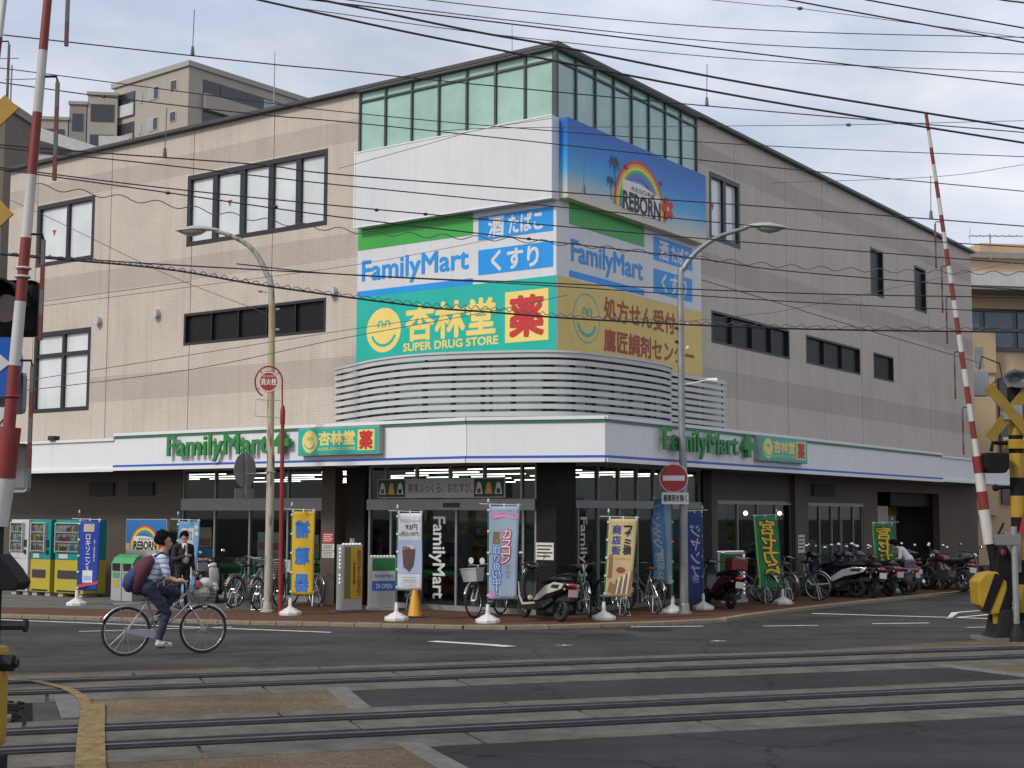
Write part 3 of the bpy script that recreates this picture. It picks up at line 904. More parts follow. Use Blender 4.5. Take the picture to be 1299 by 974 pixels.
txt('酒', SIGNW, sl, (-1.73, 8.1, -1.32, 8.54), YY - .002, 0, .035, TL); txt('たばこ', SIGNW, sl, (-1.18, 8.12, -.3, 8.52), YY - .002, 0, .035, TL)
txt('くすり', SIGNW, sl, (-1.64, 7.33, -.4, 7.77), YY - .002, 0, .035, TL)
field(-5.57, 5.452, .06, 7.08, YY, STEAL, sl, TL)
smiley(sl, TL, -4.73, 6.25, .52, .52, YY - .003, SYEL, STEAL)
txt('杏林堂', SYEL, sl, (-4.05, 5.95, -1.55, 6.74), YY - .003, 0, .035, TL)
txt('SUPER DRUG STORE', SYEL, sl, (-4.13, 5.71, -1.46, 5.89), YY - .003, 0, .03, TL)
field(-1.27, 5.71, -.14, 6.82, YY - .004, SYEL, sl, TL)
txt('薬', SRED, sl, (-1.13, 5.84, -.28, 6.69), YY - .008, 0, .04, TL)
field(.44, 8.27, 3.68, 8.755, YY, SGREEN, sr, TR)
txt('FamilyMart', SBLUE, sr, (.53, 7.33, 3.6, 7.95), YY - .002, 0, .022, TR)
field(.44, 7.12, 3.67, 7.26, YY, SBLUE, sr, TR)
field(4.13, 8.05, 6.07, 8.62, YY, SBLUE, sr, TR); field(4.12, 7.26, 6.06, 7.84, YY, SBLUE, sr, TR)
txt('酒', SIGNW, sr, (4.4, 8.11, 4.85, 8.56), YY - .002, 0, .035, TR); txt('たばこ', SIGNW, sr, (5.0, 8.13, 5.88, 8.53), YY - .002, 0, .035, TR)
txt('くすり', SIGNW, sr, (4.5, 7.33, 5.75, 7.77), YY - .002, 0, .035, TR)
field(0.01, 5.452, 6.55, 7.08, YY, SYEL2, sr, TR)
smiley(sr, TR, 1.14, 6.29, .55, .55, YY - .003, SYEL2, STEAL, True, STEAL)
txt('処方せん受付', SBROWN, sr, (1.86, 6.36, 5.15, 6.86), YY - .003, 0, .03, TR)
txt('鷹匠調剤センター', SBROWN, sr, (1.86, 5.66, 6.1, 6.15), YY - .003, 0, .03, TR)

# ---- round louvre screen on the canopy roof, glazed recess behind
def catmull(P, n=7):
    out = []
    Q = [P[0]] + list(P) + [P[-1]]
    for i in range(1, len(Q) - 2):
        a, b_, c, d = (Vector(Q[i + k]) for k in (-1, 0, 1, 2))
        for k in range(n):
            t = k / n
            out.append(.5 * ((2 * b_) + (c - a) * t + (2 * a - 5 * b_ + 4 * c - d) * t * t + (3 * b_ - a - 3 * c + d) * t ** 3))
    out.append(Vector(P[-1]))
    return out
LOUV = M('louvre_white', (0.50, 0.51, 0.50), .4, var=.05, scale=2, grime=.1)
crv = catmull([(-.02, 6.25), (-.40, 5.45), (-1.06, 4.0), (-1.3, 2.5), (-.8, .85), (-.1, -.28), (1.0, -.62), (2.67, -.75), (3.9, -.6), (4.66, -.08)])
def ribbon(pts, z, h, w):
    m = MB()
    n = len(pts)
    rs = []
    for i, p in enumerate(pts):
        d = (pts[min(i + 1, n - 1)] - pts[max(i - 1, 0)]).normalized(); q = Vector((d.y, -d.x))
        rs.append([(p.x + q.x * w / 2, p.y + q.y * w / 2, z), (p.x + q.x * w / 2, p.y + q.y * w / 2, z + h), (p.x - q.x * w / 2, p.y - q.y * w / 2, z + h), (p.x - q.x * w / 2, p.y - q.y * w / 2, z)])
    return m.rings(rs)
screen = bpy.data.objects.new('louvre_screen', None); COL.objects.link(screen); screen.parent = bld
for i in range(9):
    ribbon(crv, 4.06 + i * .155, .1, .05).build('slat', LOUV, screen)
    ribbon([Vector((4.45, -.26)), Vector((6.0, -.26)), Vector((7.42, -.26))], 4.06 + i * .155, .1, .05).build('slat', LOUV, screen)
ribbon(crv, 5.40, .045, .11).build('top_rail', LOUV, screen)
for i in range(3, len(crv) - 2, 6):
    p = crv[i]; d = (crv[i + 1] - crv[i - 1]).normalized(); q = Vector((-d.y, d.x)) * .06
    MB().box(p.x + q.x - .025, p.y + q.y - .025, 3.9, p.x + q.x + .025, p.y + q.y + .025, 5.40).build('post', FRAME, screen)
for x in (5.2, 6.3, 7.35):
    MB().box(x - .015, -.22, 3.9, x + .015, -.19, 5.35).build('post', FRAME, screen)
RECG = M('recess_glass', (.11, .19, .175), .1, var=.3, scale=1.2, coat=.6)
for T, x0, x1, n in ((TL, -5.6, -.6, 6), (TR, .6, 6.46, 7)):
    m = MB()
    for i in range(n + 1):
        x = x0 + (x1 - x0) * i / n; m.box(x - .03, .42, 4.0, x + .03, .56, 5.52)
    cw = m.build('curtain_wall', FRAME, bld, T)
    for i in range(n):
        MB().box(x0 + (x1 - x0) * i / n + .03, .5, 4.0, x0 + (x1 - x0) * (i + 1) / n - .03, .52, 5.52).build('pane', RECG, cw, T)
box('recess_soffit', SOFF, bld, (.2, .2, 5.46, 6.4, 6.0, 5.52))
box('recess_cheek', TILE, bld, (.26, 5.6, 3.9, 1.7, 5.75, 5.6)); box('recess_cheek', TILE, bld, (6.46, .26, 3.9, 6.6, 1.7, 5.6))

# ---- canopy with fascia
MB().slab([(-1.44, 19.3), (-1.44, 1.23), (-.42, -1.44), (29.0, -1.44), (29.0, .2), (.2, .2), (.2, 19.3)], 3.13, 3.82).build('canopy', SOFF, bld)
MB().slab([(-1.42, 19.3), (-1.42, 1.24), (-.41, -1.42), (29.0, -1.42), (29.0, .24), (6.5, .24), (6.5, 1.7), (1.7, 1.7), (1.7, 5.7), (.24, 5.7), (.24, 19.3)], 3.822, 3.90).build('canopy_roof', M('canopy_roof', (.30, .31, .31), .6, var=.15), bld)
FBLUE = M('fascia_blue', (.03, .09, .40), .4); FGREEN = M('fascia_green', (.03, .16, .07), .4)
def fascia(p0, p1, z0, z1, off=0.0, trim=True, joints=()):
    p0, p1 = Vector(p0), Vector(p1); d = p1 - p0; ln = d.length
    T = Matrix.Translation((p0.x, p0.y, 0)) @ Matrix.Rotation(math.atan2(d.y, d.x), 4, 'Z')
    ed = [0.0] + list(joints) + [ln]
    for a, b_ in zip(ed, ed[1:]):
        MB().box(a + .004, off, z0, b_ - .004, off + .055, z1).build('fascia_panel', PAINTW, bld, T)
    MB().box(0, off - .05, z1 - .06, ln, off - .001, z1 + .01).build('fascia_cap', PAINTW, bld, T)
    MB().box(0, off - .05, z0 - .03, ln, off - .001, z0 + .055).build('fascia_foot', PAINTW, bld, T)
    if trim:
        MB().box(0, off - .03, z1 - .115, ln, off - .001, z1 - .062).build('fascia_trim', FGREEN, bld, T)
        MB().box(0, off - .035, z0 + .058, ln, off - .001, z0 + .11).build('fascia_trim', FBLUE, bld, T)
    return T
FL = fascia((-1.5, 12.4), (-1.5, 1.22), 3.10, 4.0, joints=(2.2, 5.6, 8.9))
FC = fascia((-1.5, 1.21), (-.45, -1.5), 3.10, 4.0)
FR = fascia((-.44, -1.5), (20.4, -1.5), 3.10, 4.0, joints=(2.0, 9.9, 13.4, 17.0))
fascia((-1.47, 19.35), (-1.47, 12.42), 3.08, 3.89, trim=False, joints=(1.7, 4.4))
fascia((20.42, -1.47), (29.1, -1.47), 3.12, 3.93, trim=False, joints=(3.6, 6.2))
LGREEN = M('letter_green', (.018, .21, .045), .4, var=.06)
LGREY = M('letter_return', (.25, .33, .28), .5)
def plus_shape(cx, cz, r, y0, y1):
    w = r * .34
    return MB().prism([(cx - w, cz - r), (cx + w, cz - r), (cx + w, cz - w), (cx + r, cz - w), (cx + r, cz + w), (cx + w, cz + w), (cx + w, cz + r), (cx, cz + r), (cx - r, cz), (cx - r, cz - w), (cx - w, cz - w)], y0, y1)
def drug_box(T, x0, x1, z0, z1):
    o = MB().box(x0 + .002, -.17, z0, x1, 0, z1).build('drug_store_sign', LGREY, bld, T, bevel=.008)
    field(x0 + .03, z0 + .03, x1 - .03, z1 - .03, -.178, STEAL, o, T)
    w = x1 - x0; h = z1 - z0
    smiley(o, T, x0 + .155 * w, (z0 + z1) / 2, .095 * w, .4 * h, -.182, SYEL, STEAL)
    txt('杏林堂', SYEL, o, (x0 + .27 * w, z0 + .36 * h, x0 + .71 * w, z0 + .84 * h), -.181, 0, .04, T)
    txt('SUPER DRUG STORE', SYEL, o, (x0 + .26 * w, z0 + .17 * h, x0 + .72 * w, z0 + .27 * h), -.181, 0, .02, T)
    field(x0 + .75 * w, z0 + .14 * h, x0 + .95 * w, z0 + .87 * h, -.184, SYEL, o, T)
    txt('薬', SRED, o, (x0 + .775 * w, z0 + .2 * h, x0 + .925 * w, z0 + .81 * h), -.188, 0, .045, T)
# fascia frames: x runs from p0, so on the left x = 12.4 - a, on the right x = s + .44
txt('FamilyMart', LGREEN, bld, (12.4 - 10.25, 3.24, 12.4 - 6.82, 3.86), -.10, .05, .018, FL, name='shop_name_letters')
plus_shape(12.4 - 6.4, 3.62, .255, -.17, -.06).build('plus_mark', LGREEN, bld, FL)
drug_box(FL, 12.4 - 5.85, 12.4 - 3.45, 3.30, 3.92)
txt('FamilyMart', LGREEN, bld, (2.18, 3.26, 5.74, 3.88), -.10, .05, .018, FR, name='shop_name_letters')
plus_shape(6.3, 3.64, .27, -.17, -.06).build('plus_mark', LGREEN, bld, FR)
drug_box(FR, 6.86, 9.69, 3.32, 3.94)
MB().box(1.0 - 3.6, -.09, 3.905, 1.25 - 3.6, .1, 4.02).box(-2.53, -.03, 3.88, -2.47, .03, 3.91).build('flood_lamp', FRAME, bld, FL)

# ---- ground floor
def gwall(T, x0, x1, mat, z0=-.12, z1=3.13, d0=0.0, d1=.24, name='ground_wall'):
    return MB().box(x0, d0, z0, x1, d1, z1).build(name, mat, bld, T)
gwall(TL, -19.35, -11.55, TILE_SHADED)
gwall(TL, -6.63, -6.2, TILE_SHADED, d0=-.03)
gwall(TL, -6.2, -5.2, TILEB, d0=.5, d1=.8)
gwall(TL, -6.03, -5.45, TILEB, d0=.16, d1=.5)
MB().box(0.0, 0.0, -.12, .77, .5, 3.125).build('corner_pillar', TILEB, bld, Matrix.Translation((-.03, -.03, 0)))
gwall(TR, 6.57, 7.02, TILEB, d0=-.05)
gwall(TR, 7.02, 7.43, TILE_SHADED); gwall(TR, 7.43, 12.02, TILE_SHADED, z0=2.38); gwall(TR, 12.02, 13.12, TILE_SHADED)
gwall(TR, 11.95, 12.7, TILE_SHADED, d0=-.12, d1=0)
gwall(TR, 7.43, 12.02, TILE_SHADED, z1=.12); gwall(TR, 13.12, 17.37, TILE_SHADED, z1=.35)
gwall(TR, 13.12, 17.37, TILE_SHADED, z0=2.36); gwall(TR, 17.37, 18.6, TILE_SHADED); gwall(TR, 24.6, 29.05, TILE_SHADED)
gwall(TR, 18.6, 24.6, TILE_SHADED, d0=1.6, d1=1.8); gwall(TR, 18.6, 24.6, TILE_SHADED, z0=2.75)
gwall(TR, 18.72, 20.6, M('beige_panel', (.42, .37, .30), .7, var=.1), z1=2.3, d0=.4, d1=.5, name='service_panel')
gwall(TR, 20.6, 24.6, TILEB, z0=2.3, z1=2.75, d0=.3, d1=.5, name='lintel')
gl = glass_mat('shop_glass', (.58, .64, .62), .02)
GREENB = M('green_stripe', (.01, .20, .06), .5)
def glazing(T, x0, x1, cuts, z0, zsplit, z1, head=.2, sill=.1, mw=.05, tops=None, head_d=-.02):
    """storefront: posts, header beam, door-high panes, top lights"""
    m = MB(); d0, d1 = .02, .12
    for c in [x0 + mw / 2] + list(cuts) + [x1 - mw / 2]:
        m.box(c - mw / 2, d0, z0, c + mw / 2, d1, zsplit)
    for c in [x0 + mw / 2] + list(tops or cuts) + [x1 - mw / 2]:
        m.box(c - mw / 2, d0 + .003, zsplit + head, c + mw / 2, d1, z1)
    m.box(x0, head_d, zsplit, x1, d1 + .02, zsplit + head)
    m.box(x0, d0 - .01, z0 - .04, x1, d1 + .01, z0 + sill)
    m.box(x0, d0 - .004, z1 - .05, x1, d1 + .01, z1 + .02)
    w = m.build('shop_window', ALU, bld, T)
    es = [x0] + list(cuts) + [x1]
    for a, b_ in zip(es, es[1:]):
        MB().box(a + .02, .06, z0 + sill - .01, b_ - .02, .068, zsplit + .01).build('pane', gl, w, T)
    es = [x0] + list(tops or cuts) + [x1]
    for a, b_ in zip(es, es[1:]):
        MB().box(a + .02, .06, zsplit + head - .01, b_ - .02, .068, z1).build('pane', gl, w, T)
    MB().box(x0 + .03, .07, .66, x1 - .03, .076, .76).build('stripe', GREENB, w, T)
    return w
gwL = glazing(TL, -11.55, -6.63, (-10.34, -9.09, -7.79), -.05, 2.08, 3.12, head=.3)
gwE = glazing(TL, -5.2, -.5, (-4.53, -3.65, -2.65, -1.74, -.85), -.09, 2.10, 3.12, head=.24, sill=.1, tops=(-4.7, -3.8, -2.85, -1.9, -.9), head_d=-.05)
gwR = glazing(TR, .77, 6.57, (.93, 1.75, 2.65, 3.46, 4.24, 5.04, 5.83, 6.4), -.09, 2.15, 3.12, head=.17, sill=.1, tops=(1.75, 2.65, 3.46, 4.24, 5.2))
glazing(TR, 7.43, 12.02, (8.64, 9.83, 10.98), .12, 2.28, 2.36, head=.05, sill=.05)
glazing(TR, 13.12, 17.37, (14.0, 14.9, 15.6, 16.6), .35, 2.26, 2.34, head=.05, sill=.05)
MB().box(-2.95, -.07, 2.16, -2.5, -.05, 2.26).build('door_sensor', FRAME, gwE, TL)
# lettering and marks on the glass
GLW = M('glass_lettering', (.55, .57, .56), .5)
rotm = Matrix.Rotation(PI / 2, 4, 'Y')
def vtxt(s, mat, parent, x0, x1, z0, z1, y, T, bold=.02):
    """a word turned a quarter to read downwards"""
    R = Matrix.Translation(((x0 + x1) / 2, 0, (z0 + z1) / 2)) @ Matrix.Rotation(PI / 2, 4, 'Y')
    w, h = z1 - z0, x1 - x0
    return txt(s, mat, parent, (-w / 2, -h / 2, w / 2, h / 2), y, 0, bold, T @ R)
vtxt('FamilyMart', GLW, gwE, -3.42, -2.98, .15, 1.95, .055, TL)
vtxt('FamilyMart', GLW, gwR, .98, 1.32, .2, 1.95, .055, TR)
for x in (-2.25, -1.95): disc(x, 1.0, .07, .07, .055, 20).build('door_mark', GLW, gwE, TL)
txt('自動ドア', GLW, gwE, (-1.7, 1.12, -1.35, 1.18), .055, 0, .01, TL)
BANR = M('banner_cloth', (.46, .46, .43), .7, var=.05)
bn = MB().box(-4.85, -.075, 2.37, -1.25, -.055, 2.80).build('banner', BANR, bld, TL)
txt('美味ふっくら、おむすび。', MATS['ink_black'], bn, (-3.95, 2.48, -2.12, 2.7), -.078, 0, .0, TL)
for x0 in (-4.83, -2.08):
    field(x0, 2.39, x0 + .8, 2.78, -.081, M('banner_green', (.015, .07, .025), .6), bn, TL)
    for i, (c, q) in enumerate(((.14, (.6, .6, .57)), (.40, (.62, .33, .05)), (.66, (.62, .62, .58)))):
        MB().prism([(x0 + c - .1, 2.45), (x0 + c + .1, 2.45), (x0 + c + .05, 2.68), (x0 + c, 2.72), (x0 + c - .05, 2.68)], -.086, -.083).build('rice_ball_print', M('rice_%d' % i, q, .6), bn, TL)
        MB().box(x0 + c - .045, -.09, 2.47, x0 + c + .045, -.088, 2.57).build('rice_ball_print', M('nori_%d' % i, ((.3, .02, .02), (.6, .45, .1), (.03, .02, .02))[i], .6), bn, TL)
# notices on the pillars
NOT = M('notice_paper', (.62, .60, .55), .6)
def notice(T, x0, z0, x1, z1, y, red=False, name='notice'):
    o = MB().box(x0, y, z0, x1, y + .008, z1).build(name, M('notice_red', (.45, .04, .04), .6) if red else NOT, bld, T)
    h = z1 - z0
    for i in range(4):
        MB().box(x0 + .03, y - .003, z1 - h * (.22 + .2 * i), x1 - .03 - .05 * (i % 2), y - .001, z1 - h * (.14 + .2 * i)).build('print_line', NOT if red else MATS['ink_black'], o, T)
notice(TL, -6.57, 1.32, -6.22, 1.56, -.04, True); notice(TL, -6.58, 1.15, -6.2, 1.30, -.04); notice(TL, -6.58, .98, -6.2, 1.13, -.04)
notice(TL, -.47, 1.06, -.02, 1.42, -.045); notice(TR, 12.1, .95, 12.55, 1.45, -.13)
for x, z in ((-15.2, 2.62), (-13.6, 2.62)):
    MB().box(x, -.06, z - .15, x + 1.0, -.002, z + .2).build('vent_grille', M('vent_dark', (.03, .03, .03), .7), bld, TL)
MB().box(13.4, -.06, 2.55, 15.0, -.002, 2.9).build('vent_grille', MATS['vent_dark'], bld, TR)
for a, z in ((15.06, 7.28), (12.66, 7.29), (6.35, 7.31)):   # hooded vent caps
    MB().rings([[(-a + .11 * math.cos(2 * PI * k / 12), 0 - dd, z + .13 * math.sin(2 * PI * k / 12) - .02 * (dd > 0)) for k in range(12)] for dd in (0.0, .14)]).build('vent_cap', M('vent_metal', (.5, .51, .52), .4, metal=.4), bld, TL, smooth=True)
# posters inside the windows
def poster(T, x0, z0, x1, z1, cols, y=.085):
    o = MB().box(x0, y, z0, x1, y + .004, z1).build('window_poster', M('poster_%d' % int(1000 * cols[0][0] + 97 * cols[0][1] * 10), cols[0], .6), bld, T)
    for i, c in enumerate(cols[1:]):
        h = (z1 - z0) / len(cols)
        MB().box(x0 + .04, y - .004, z0 + h * (i + .15), x1 - .04, y - .002, z0 + h * (i + .9)).build('poster_print', M('pprint_%d_%d' % (int(100 * c[0]), int(100 * c[2])), c, .6), o, T)
poster(TL, -11.45, 1.15, -10.5, 1.65, [(.55, .40, .36), (.5, .12, .1)]); poster(TL, -11.45, .80, -10.45, 1.13, [(.06, .30, .62), (.5, .5, .1)])
poster(TL, -8.85, .85, -8.05, 1.55, [(.42, .42, .46), (.4, .3, .5), (.5, .1, .12)])
poster(TL, -7.1, .95, -6.8, 1.5, [(.4, .38, .4), (.1, .3, .12), (.5, .1, .12)]); poster(TL, -7.2, .12, -6.75, .6, [(.6, .6, .6), (.55, .2, .45), (.3, .3, .34)])
poster(TR, 4.5, 1.2, 5.6, 1.7, [(.12, .22, .45), (.5, .12, .1)]); poster(TR, 13.3, .5, 13.9, 1.3, [(.55, .33, .08), (.6, .5, .2)])
poster(TR, 14.2, .4, 16.3, 1.15, [(.5, .5, .52), (.25, .3, .42), (.45, .2, .2)])
poster(TR, 15.75, 1.2, 15.95, 1.9, [(.55, .42, .08), (.5, .35, .05)])
# side entrance and notices of the right-hand wing
o = MB().box(23.0, 1.5, .1, 24.4, 1.59, 2.2).build('notice_board', M('board_grey', (.34, .34, .33), .6), bld, TR)
MB().box(22.95, 1.46, 2.0, 24.45, 1.5, 2.3).build('board_head', M('board_yellow', (.26, .17, .015), .6), o, TR)
MB().box(20.7, 1.52, .9, 22.4, 1.59, 1.35).build('yellow_panel', M('panel_olive', (.2, .15, .02), .6), bld, TR)
# interior: floor, ceiling, back walls, tubes
INT = M('interior_wall', (.22, .21, .19), .8, var=.1, scale=1)
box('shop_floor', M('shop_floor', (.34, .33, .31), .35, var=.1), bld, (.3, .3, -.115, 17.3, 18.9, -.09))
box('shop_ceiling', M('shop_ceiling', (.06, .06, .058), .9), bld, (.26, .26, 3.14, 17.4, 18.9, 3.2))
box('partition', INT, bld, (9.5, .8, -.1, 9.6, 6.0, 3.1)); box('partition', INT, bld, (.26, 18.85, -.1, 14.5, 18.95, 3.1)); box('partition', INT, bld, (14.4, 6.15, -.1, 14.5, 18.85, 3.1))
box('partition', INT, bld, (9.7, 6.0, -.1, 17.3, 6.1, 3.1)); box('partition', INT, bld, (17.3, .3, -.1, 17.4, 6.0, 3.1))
TUBE = M('lamp_tube', (.9, .9, .88), .4, emis=(1.0, .95, .84), estr=8.0)
for i, x in enumerate((1.4, 3.2, 5.0, 6.8, 8.6, 10.6, 12.8)):
    y = (1.0 if x < 9 else 7.0) + .35 * (i % 2)
    while y < 16.5:
        ln = random.choice((1.2, 2.4, 2.4))
        fx = MB().box(x - .06, y, 3.07, x + .06, y + ln, 3.13).build('light_fitting', M('fitting_grey', (.12, .12, .12), .7), bld)
        MB().cyl((x, y + .03, 3.045), (x, y + ln - .03, 3.045), .012, n=8).build('lamp_tube', TUBE, fx)
        y += ln + random.choice((.4, .8, 1.8))
for x in (11, 13.4, 15.8):
    fx = MB().box(x - .1, 2.0, 3.0, x + .1, 2.2, 3.14).build('light_fitting', PAINTW, bld)
    MB().ell((x, 2.1, 2.6 - .55), (.07, .07, .07), 10, 6).build('lamp_bulb', M('warm_bulb', (.9, .8, .6), .4, emis=(1.0, .72, .4), estr=9), fx)
    MB().cyl((x, 2.1, 2.1), (x, 2.1, 3.0), .008, n=6).build('lamp_cord', FRAME, fx)
GOODS = [M('goods_%d' % i, c, .5) for i, c in enumerate(((.5, .08, .06), (.55, .42, .08), (.1, .2, .45), (.55, .55, .52), (.08, .3, .12), (.4, .2, .1)))]
def shelf(loc, rz, w, h, label):
    t = thing('display_shelf', label, 'shelf', (*B2W(*loc), -.09), TH + rz, 'display shelves inside the shop')
    MB().box(-w / 2, .18, 0, w / 2, .22, h).box(-w / 2, -.22, 0, -w / 2 + .03, .22, h).box(w / 2 - .03, -.22, 0, w / 2, .22, h).build('frame', M('shelf_frame', (.35, .35, .34), .5), t)
    n = int(h / .34)
    for i in range(n):
        z = .12 + i * .34
        MB().box(-w / 2 + .03, -.2, z, w / 2 - .03, .18, z + .025).build('shelf_board', MATS['shelf_frame'], t)
    ms = [MB() for _ in GOODS]
    for i in range(n):
        z = .145 + i * .34; x = -w / 2 + .06
        while x < w / 2 - .2:
            ww = random.uniform(.07, .16); hh = random.uniform(.12, .27)
            ms[random.randrange(len(ms))].box(x, -.17, z, x + ww, .1, z + hh); x += ww + .015
    g_ = MB(); idx = []
    for k, m_ in enumerate(ms):
        g_.add(m_.v, m_.f); idx += [k] * len(m_.f)
    o = g_.build('goods', GOODS, t); tag(o, kind='stuff')
    for p, k in zip(o.data.polygons, idx): p.material_index = k
    return t
shelf((1.7, 9.2), -PI / 2, 2.6, 1.35, 'low display shelf of goods behind the left shop window, farthest from the corner')
shelf((3.3, 6.2), -PI / 2, 2.8, 1.6, 'goods shelf standing behind the black recess left of the entrance')
shelf((4.6, 3.4), -PI / 2, 3.2, 1.7, 'goods shelf facing the sliding entrance doors inside the shop')
shelf((8.9, 8.0), -PI / 2, 4.0, 2.0, 'tall goods shelf along the back wall seen through the left window')
shelf((4.0, 2.6), 0, 2.6, 1.4, 'goods shelf behind the right-hand glass doors beside the black corner pillar')
shelf((11.0, 4.4), 0, 2.6, 1.5, 'goods shelf behind the window right of the black post')
shelf((15.0, 3.6), 0, 2.8, 1.3, 'goods shelf behind the farthest shop window on the right')
ct = thing('checkout_counter', 'long white checkout counter with green front behind the left shop window', 'counter', (*B2W(1.1, 8.6), -.09), TH)
MB().box(-.3, -2.2, 0, .3, 2.2, .72).build('counter_base', M('counter_green', (.02, .22, .07), .5), ct); MB().box(-.35, -2.25, .72, .35, 2.25, .95).build('counter_top', M('counter_white', (.5, .5, .49), .5), ct)
# ================================================================ street lamps and road signs
def street_lamp(label, pts, base, paint, headm, side):
    """pts: pole axis from the ground to the tip of the curved arm, in the plane of the lamp"""
    t = thing('street_lamp', label, 'street lamp', (base[0], base[1], PZ), 0)
    P = [Vector((x - base[0], 0, z - PZ)) for x, z in pts]
    c = catmull([(p.x, p.z) for p in P], 6)
    path = [Vector((q.x, 0, q.y)) for q in c]
    path = [Vector((P[0].x, 0, 0)), Vector((P[0].x, 0, 3.3))] + [p for p in path if p.z > 3.6]
    n = len(path)
    rad = [.095, .085] + [max(.042, .078 - .036 * i / (n - 3)) for i in range(n - 2)]
    MB().tube(path, rad, 14).build('pole', paint, t, smooth=True)
    MB().lathe([(.17, 0), (.17, .03), (.12, .05), (.11, .2), (.1, .22)], 16).build('base_plate', paint, t, smooth=True)
    tip = path[-1]
    s = side
    rs = []
    for x, zc, hw, hh in ((-.1, 0, .05, .045), (.05, .015, .08, .06), (.25, .02, .145, .09), (.48, .015, .165, .095), (.72, -.005, .12, .06), (.86, -.01, .03, .02)):
        rs.append([(tip.x + s * x, hw * math.cos(2 * PI * k / 14), tip.z + zc + hh * max(-.15, math.sin(2 * PI * k / 14))) for k in range(14)])
    MB().rings(rs).build('lamp_head', headm, t, smooth=True)
    rs = []
    for x, hw, hh in ((.2, .06, .03), (.3, .13, .09), (.48, .145, .13), (.66, .11, .09), (.8, .04, .03)):
        rs.append([(tip.x + s * x, hw * math.cos(PI + PI * k / 8), tip.z - .003 + hh * math.sin(PI + PI * k / 8)) for k in range(9)])
    MB().rings(rs).build('lamp_glass', M('lamp_glass', (.30, .28, .22), .25, coat=.3), t, smooth=True)
    return t
GALV = M('galvanised', (.27, .28, .28), .45, metal=.45, var=.2, scale=4, grime=.25)
# cream paint, rusted through in the middle of the pole
cp = bpy.data.materials.new('cream_rusty_paint'); cp.use_nodes = True; nt = cp.node_tree; b = nt.nodes['Principled BSDF']; b.inputs['Roughness'].default_value = .6
tc = nt.nodes.new('ShaderNodeTexCoord'); n1 = nt.nodes.new('ShaderNodeTexNoise'); n1.inputs['Scale'].default_value = 5; n1.inputs['Detail'].default_value = 8
mp = nt.nodes.new('ShaderNodeMapping'); mp.inputs['Scale'].default_value = (2, 2, .35)
nt.links.new(tc.outputs['Object'], mp.inputs['Vector']); nt.links.new(mp.outputs['Vector'], n1.inputs['Vector'])
sp = nt.nodes.new('ShaderNodeSeparateXYZ'); nt.links.new(tc.outputs['Object'], sp.inputs['Vector'])
rz_ = nt.nodes.new('ShaderNodeValToRGB'); rz_.color_ramp.elements[0].color = (.34, .34, .30, 1); rz_.color_ramp.elements[0].position = 0
rz_.color_ramp.elements[1].color = (.30, .31, .30, 1); rz_.color_ramp.elements[1].position = 1
for ps, cl in ((.25, (.42, .40, .32, 1)), (.45, (.46, .40, .26, 1)), (.70, (.42, .33, .19, 1)), (.79, (.36, .24, .11, 1)), (.80, (.34, .34, .29, 1))):
    q = rz_.color_ramp.elements.new(ps); q.color = cl
mr = nt.nodes.new('ShaderNodeMapRange'); mr.inputs['From Max'].default_value = 8.4; nt.links.new(sp.outputs['Z'], mr.inputs['Value']); nt.links.new(mr.outputs['Result'], rz_.inputs['Fac'])
r2 = nt.nodes.new('ShaderNodeMapRange'); r2.inputs['From Min'].default_value = .53; r2.inputs['From Max'].default_value = .66; nt.links.new(n1.outputs['Fac'], r2.inputs['Value'])
mx = nt.nodes.new('ShaderNodeMixRGB'); mx.inputs['Color2'].default_value = (.19, .09, .035, 1)
nt.links.new(rz_.outputs['Color'], mx.inputs['Color1']); nt.links.new(r2.outputs['Result'], mx.inputs['Fac']); nt.links.new(mx.outputs['Color'], b.inputs['Base Color'])
HEADM = M('lamp_head_grey', (.36, .37, .36), .45, var=.1)
lampL = street_lamp('cream rust-stained street lamp with curved arm in front of the left shop window', [(-5.25, PZ), (-5.27, 3.58), (-5.30, 6.7), (-5.44, 7.32), (-5.76, 7.84), (-6.19, 8.11), (-6.6, 8.24)], (-5.25, 30.33), cp, HEADM, -1)
lampR = street_lamp('grey street lamp with curved arm carrying the no entry sign', [(3.72, PZ), (3.70, 3.6), (3.70, 7.0), (3.78, 7.42), (4.08, 7.8), (4.55, 8.12), (5.2, 8.33)], (3.72, 30.24), GALV, HEADM, 1)
# small spotlight arm on the grey lamp
MB().tube([(.0, 0, 4.93), (.35, -.02, 5.0), (.55, -.03, 5.05)], .015, 6).build('spot_arm', PAINTW, lampR); MB().rings([[(.52, -.03 + .03 * math.cos(a * PI / 4), 5.05 + .03 * math.sin(a * PI / 4)) for a in range(8)], [(.75, -.05 + .06 * math.cos(a * PI / 4), 5.03 + .06 * math.sin(a * PI / 4)) for a in range(8)]]).build('spot_head', PAINTW, lampR)
for z, c in ((6.15, -.13), (6.25, .12), (5.85, -.13), (5.72, .12)):
    MB().tube([(0, 0, z), (c, -.05, z + .02)], .012, 6).ell((c, -.05, z + .03), (.035, .035, .04), 8, 5).build('insulator', PAINTW if c > 0 else FRAME, lampR)
for z, c in ((6.95, -.3), (6.55, .1), (6.1, .1)):
    MB().tube([(0, 0, z), (c, -.05, z + .02)], .01, 6).ell((c, -.05, z + .03), (.05, .03, .03), 8, 5).build('insulator', GALV, lampL)
MB().box(-.1, -.1, 3.0, .1, .1, 3.04).build('clamp', GALV, lampL)

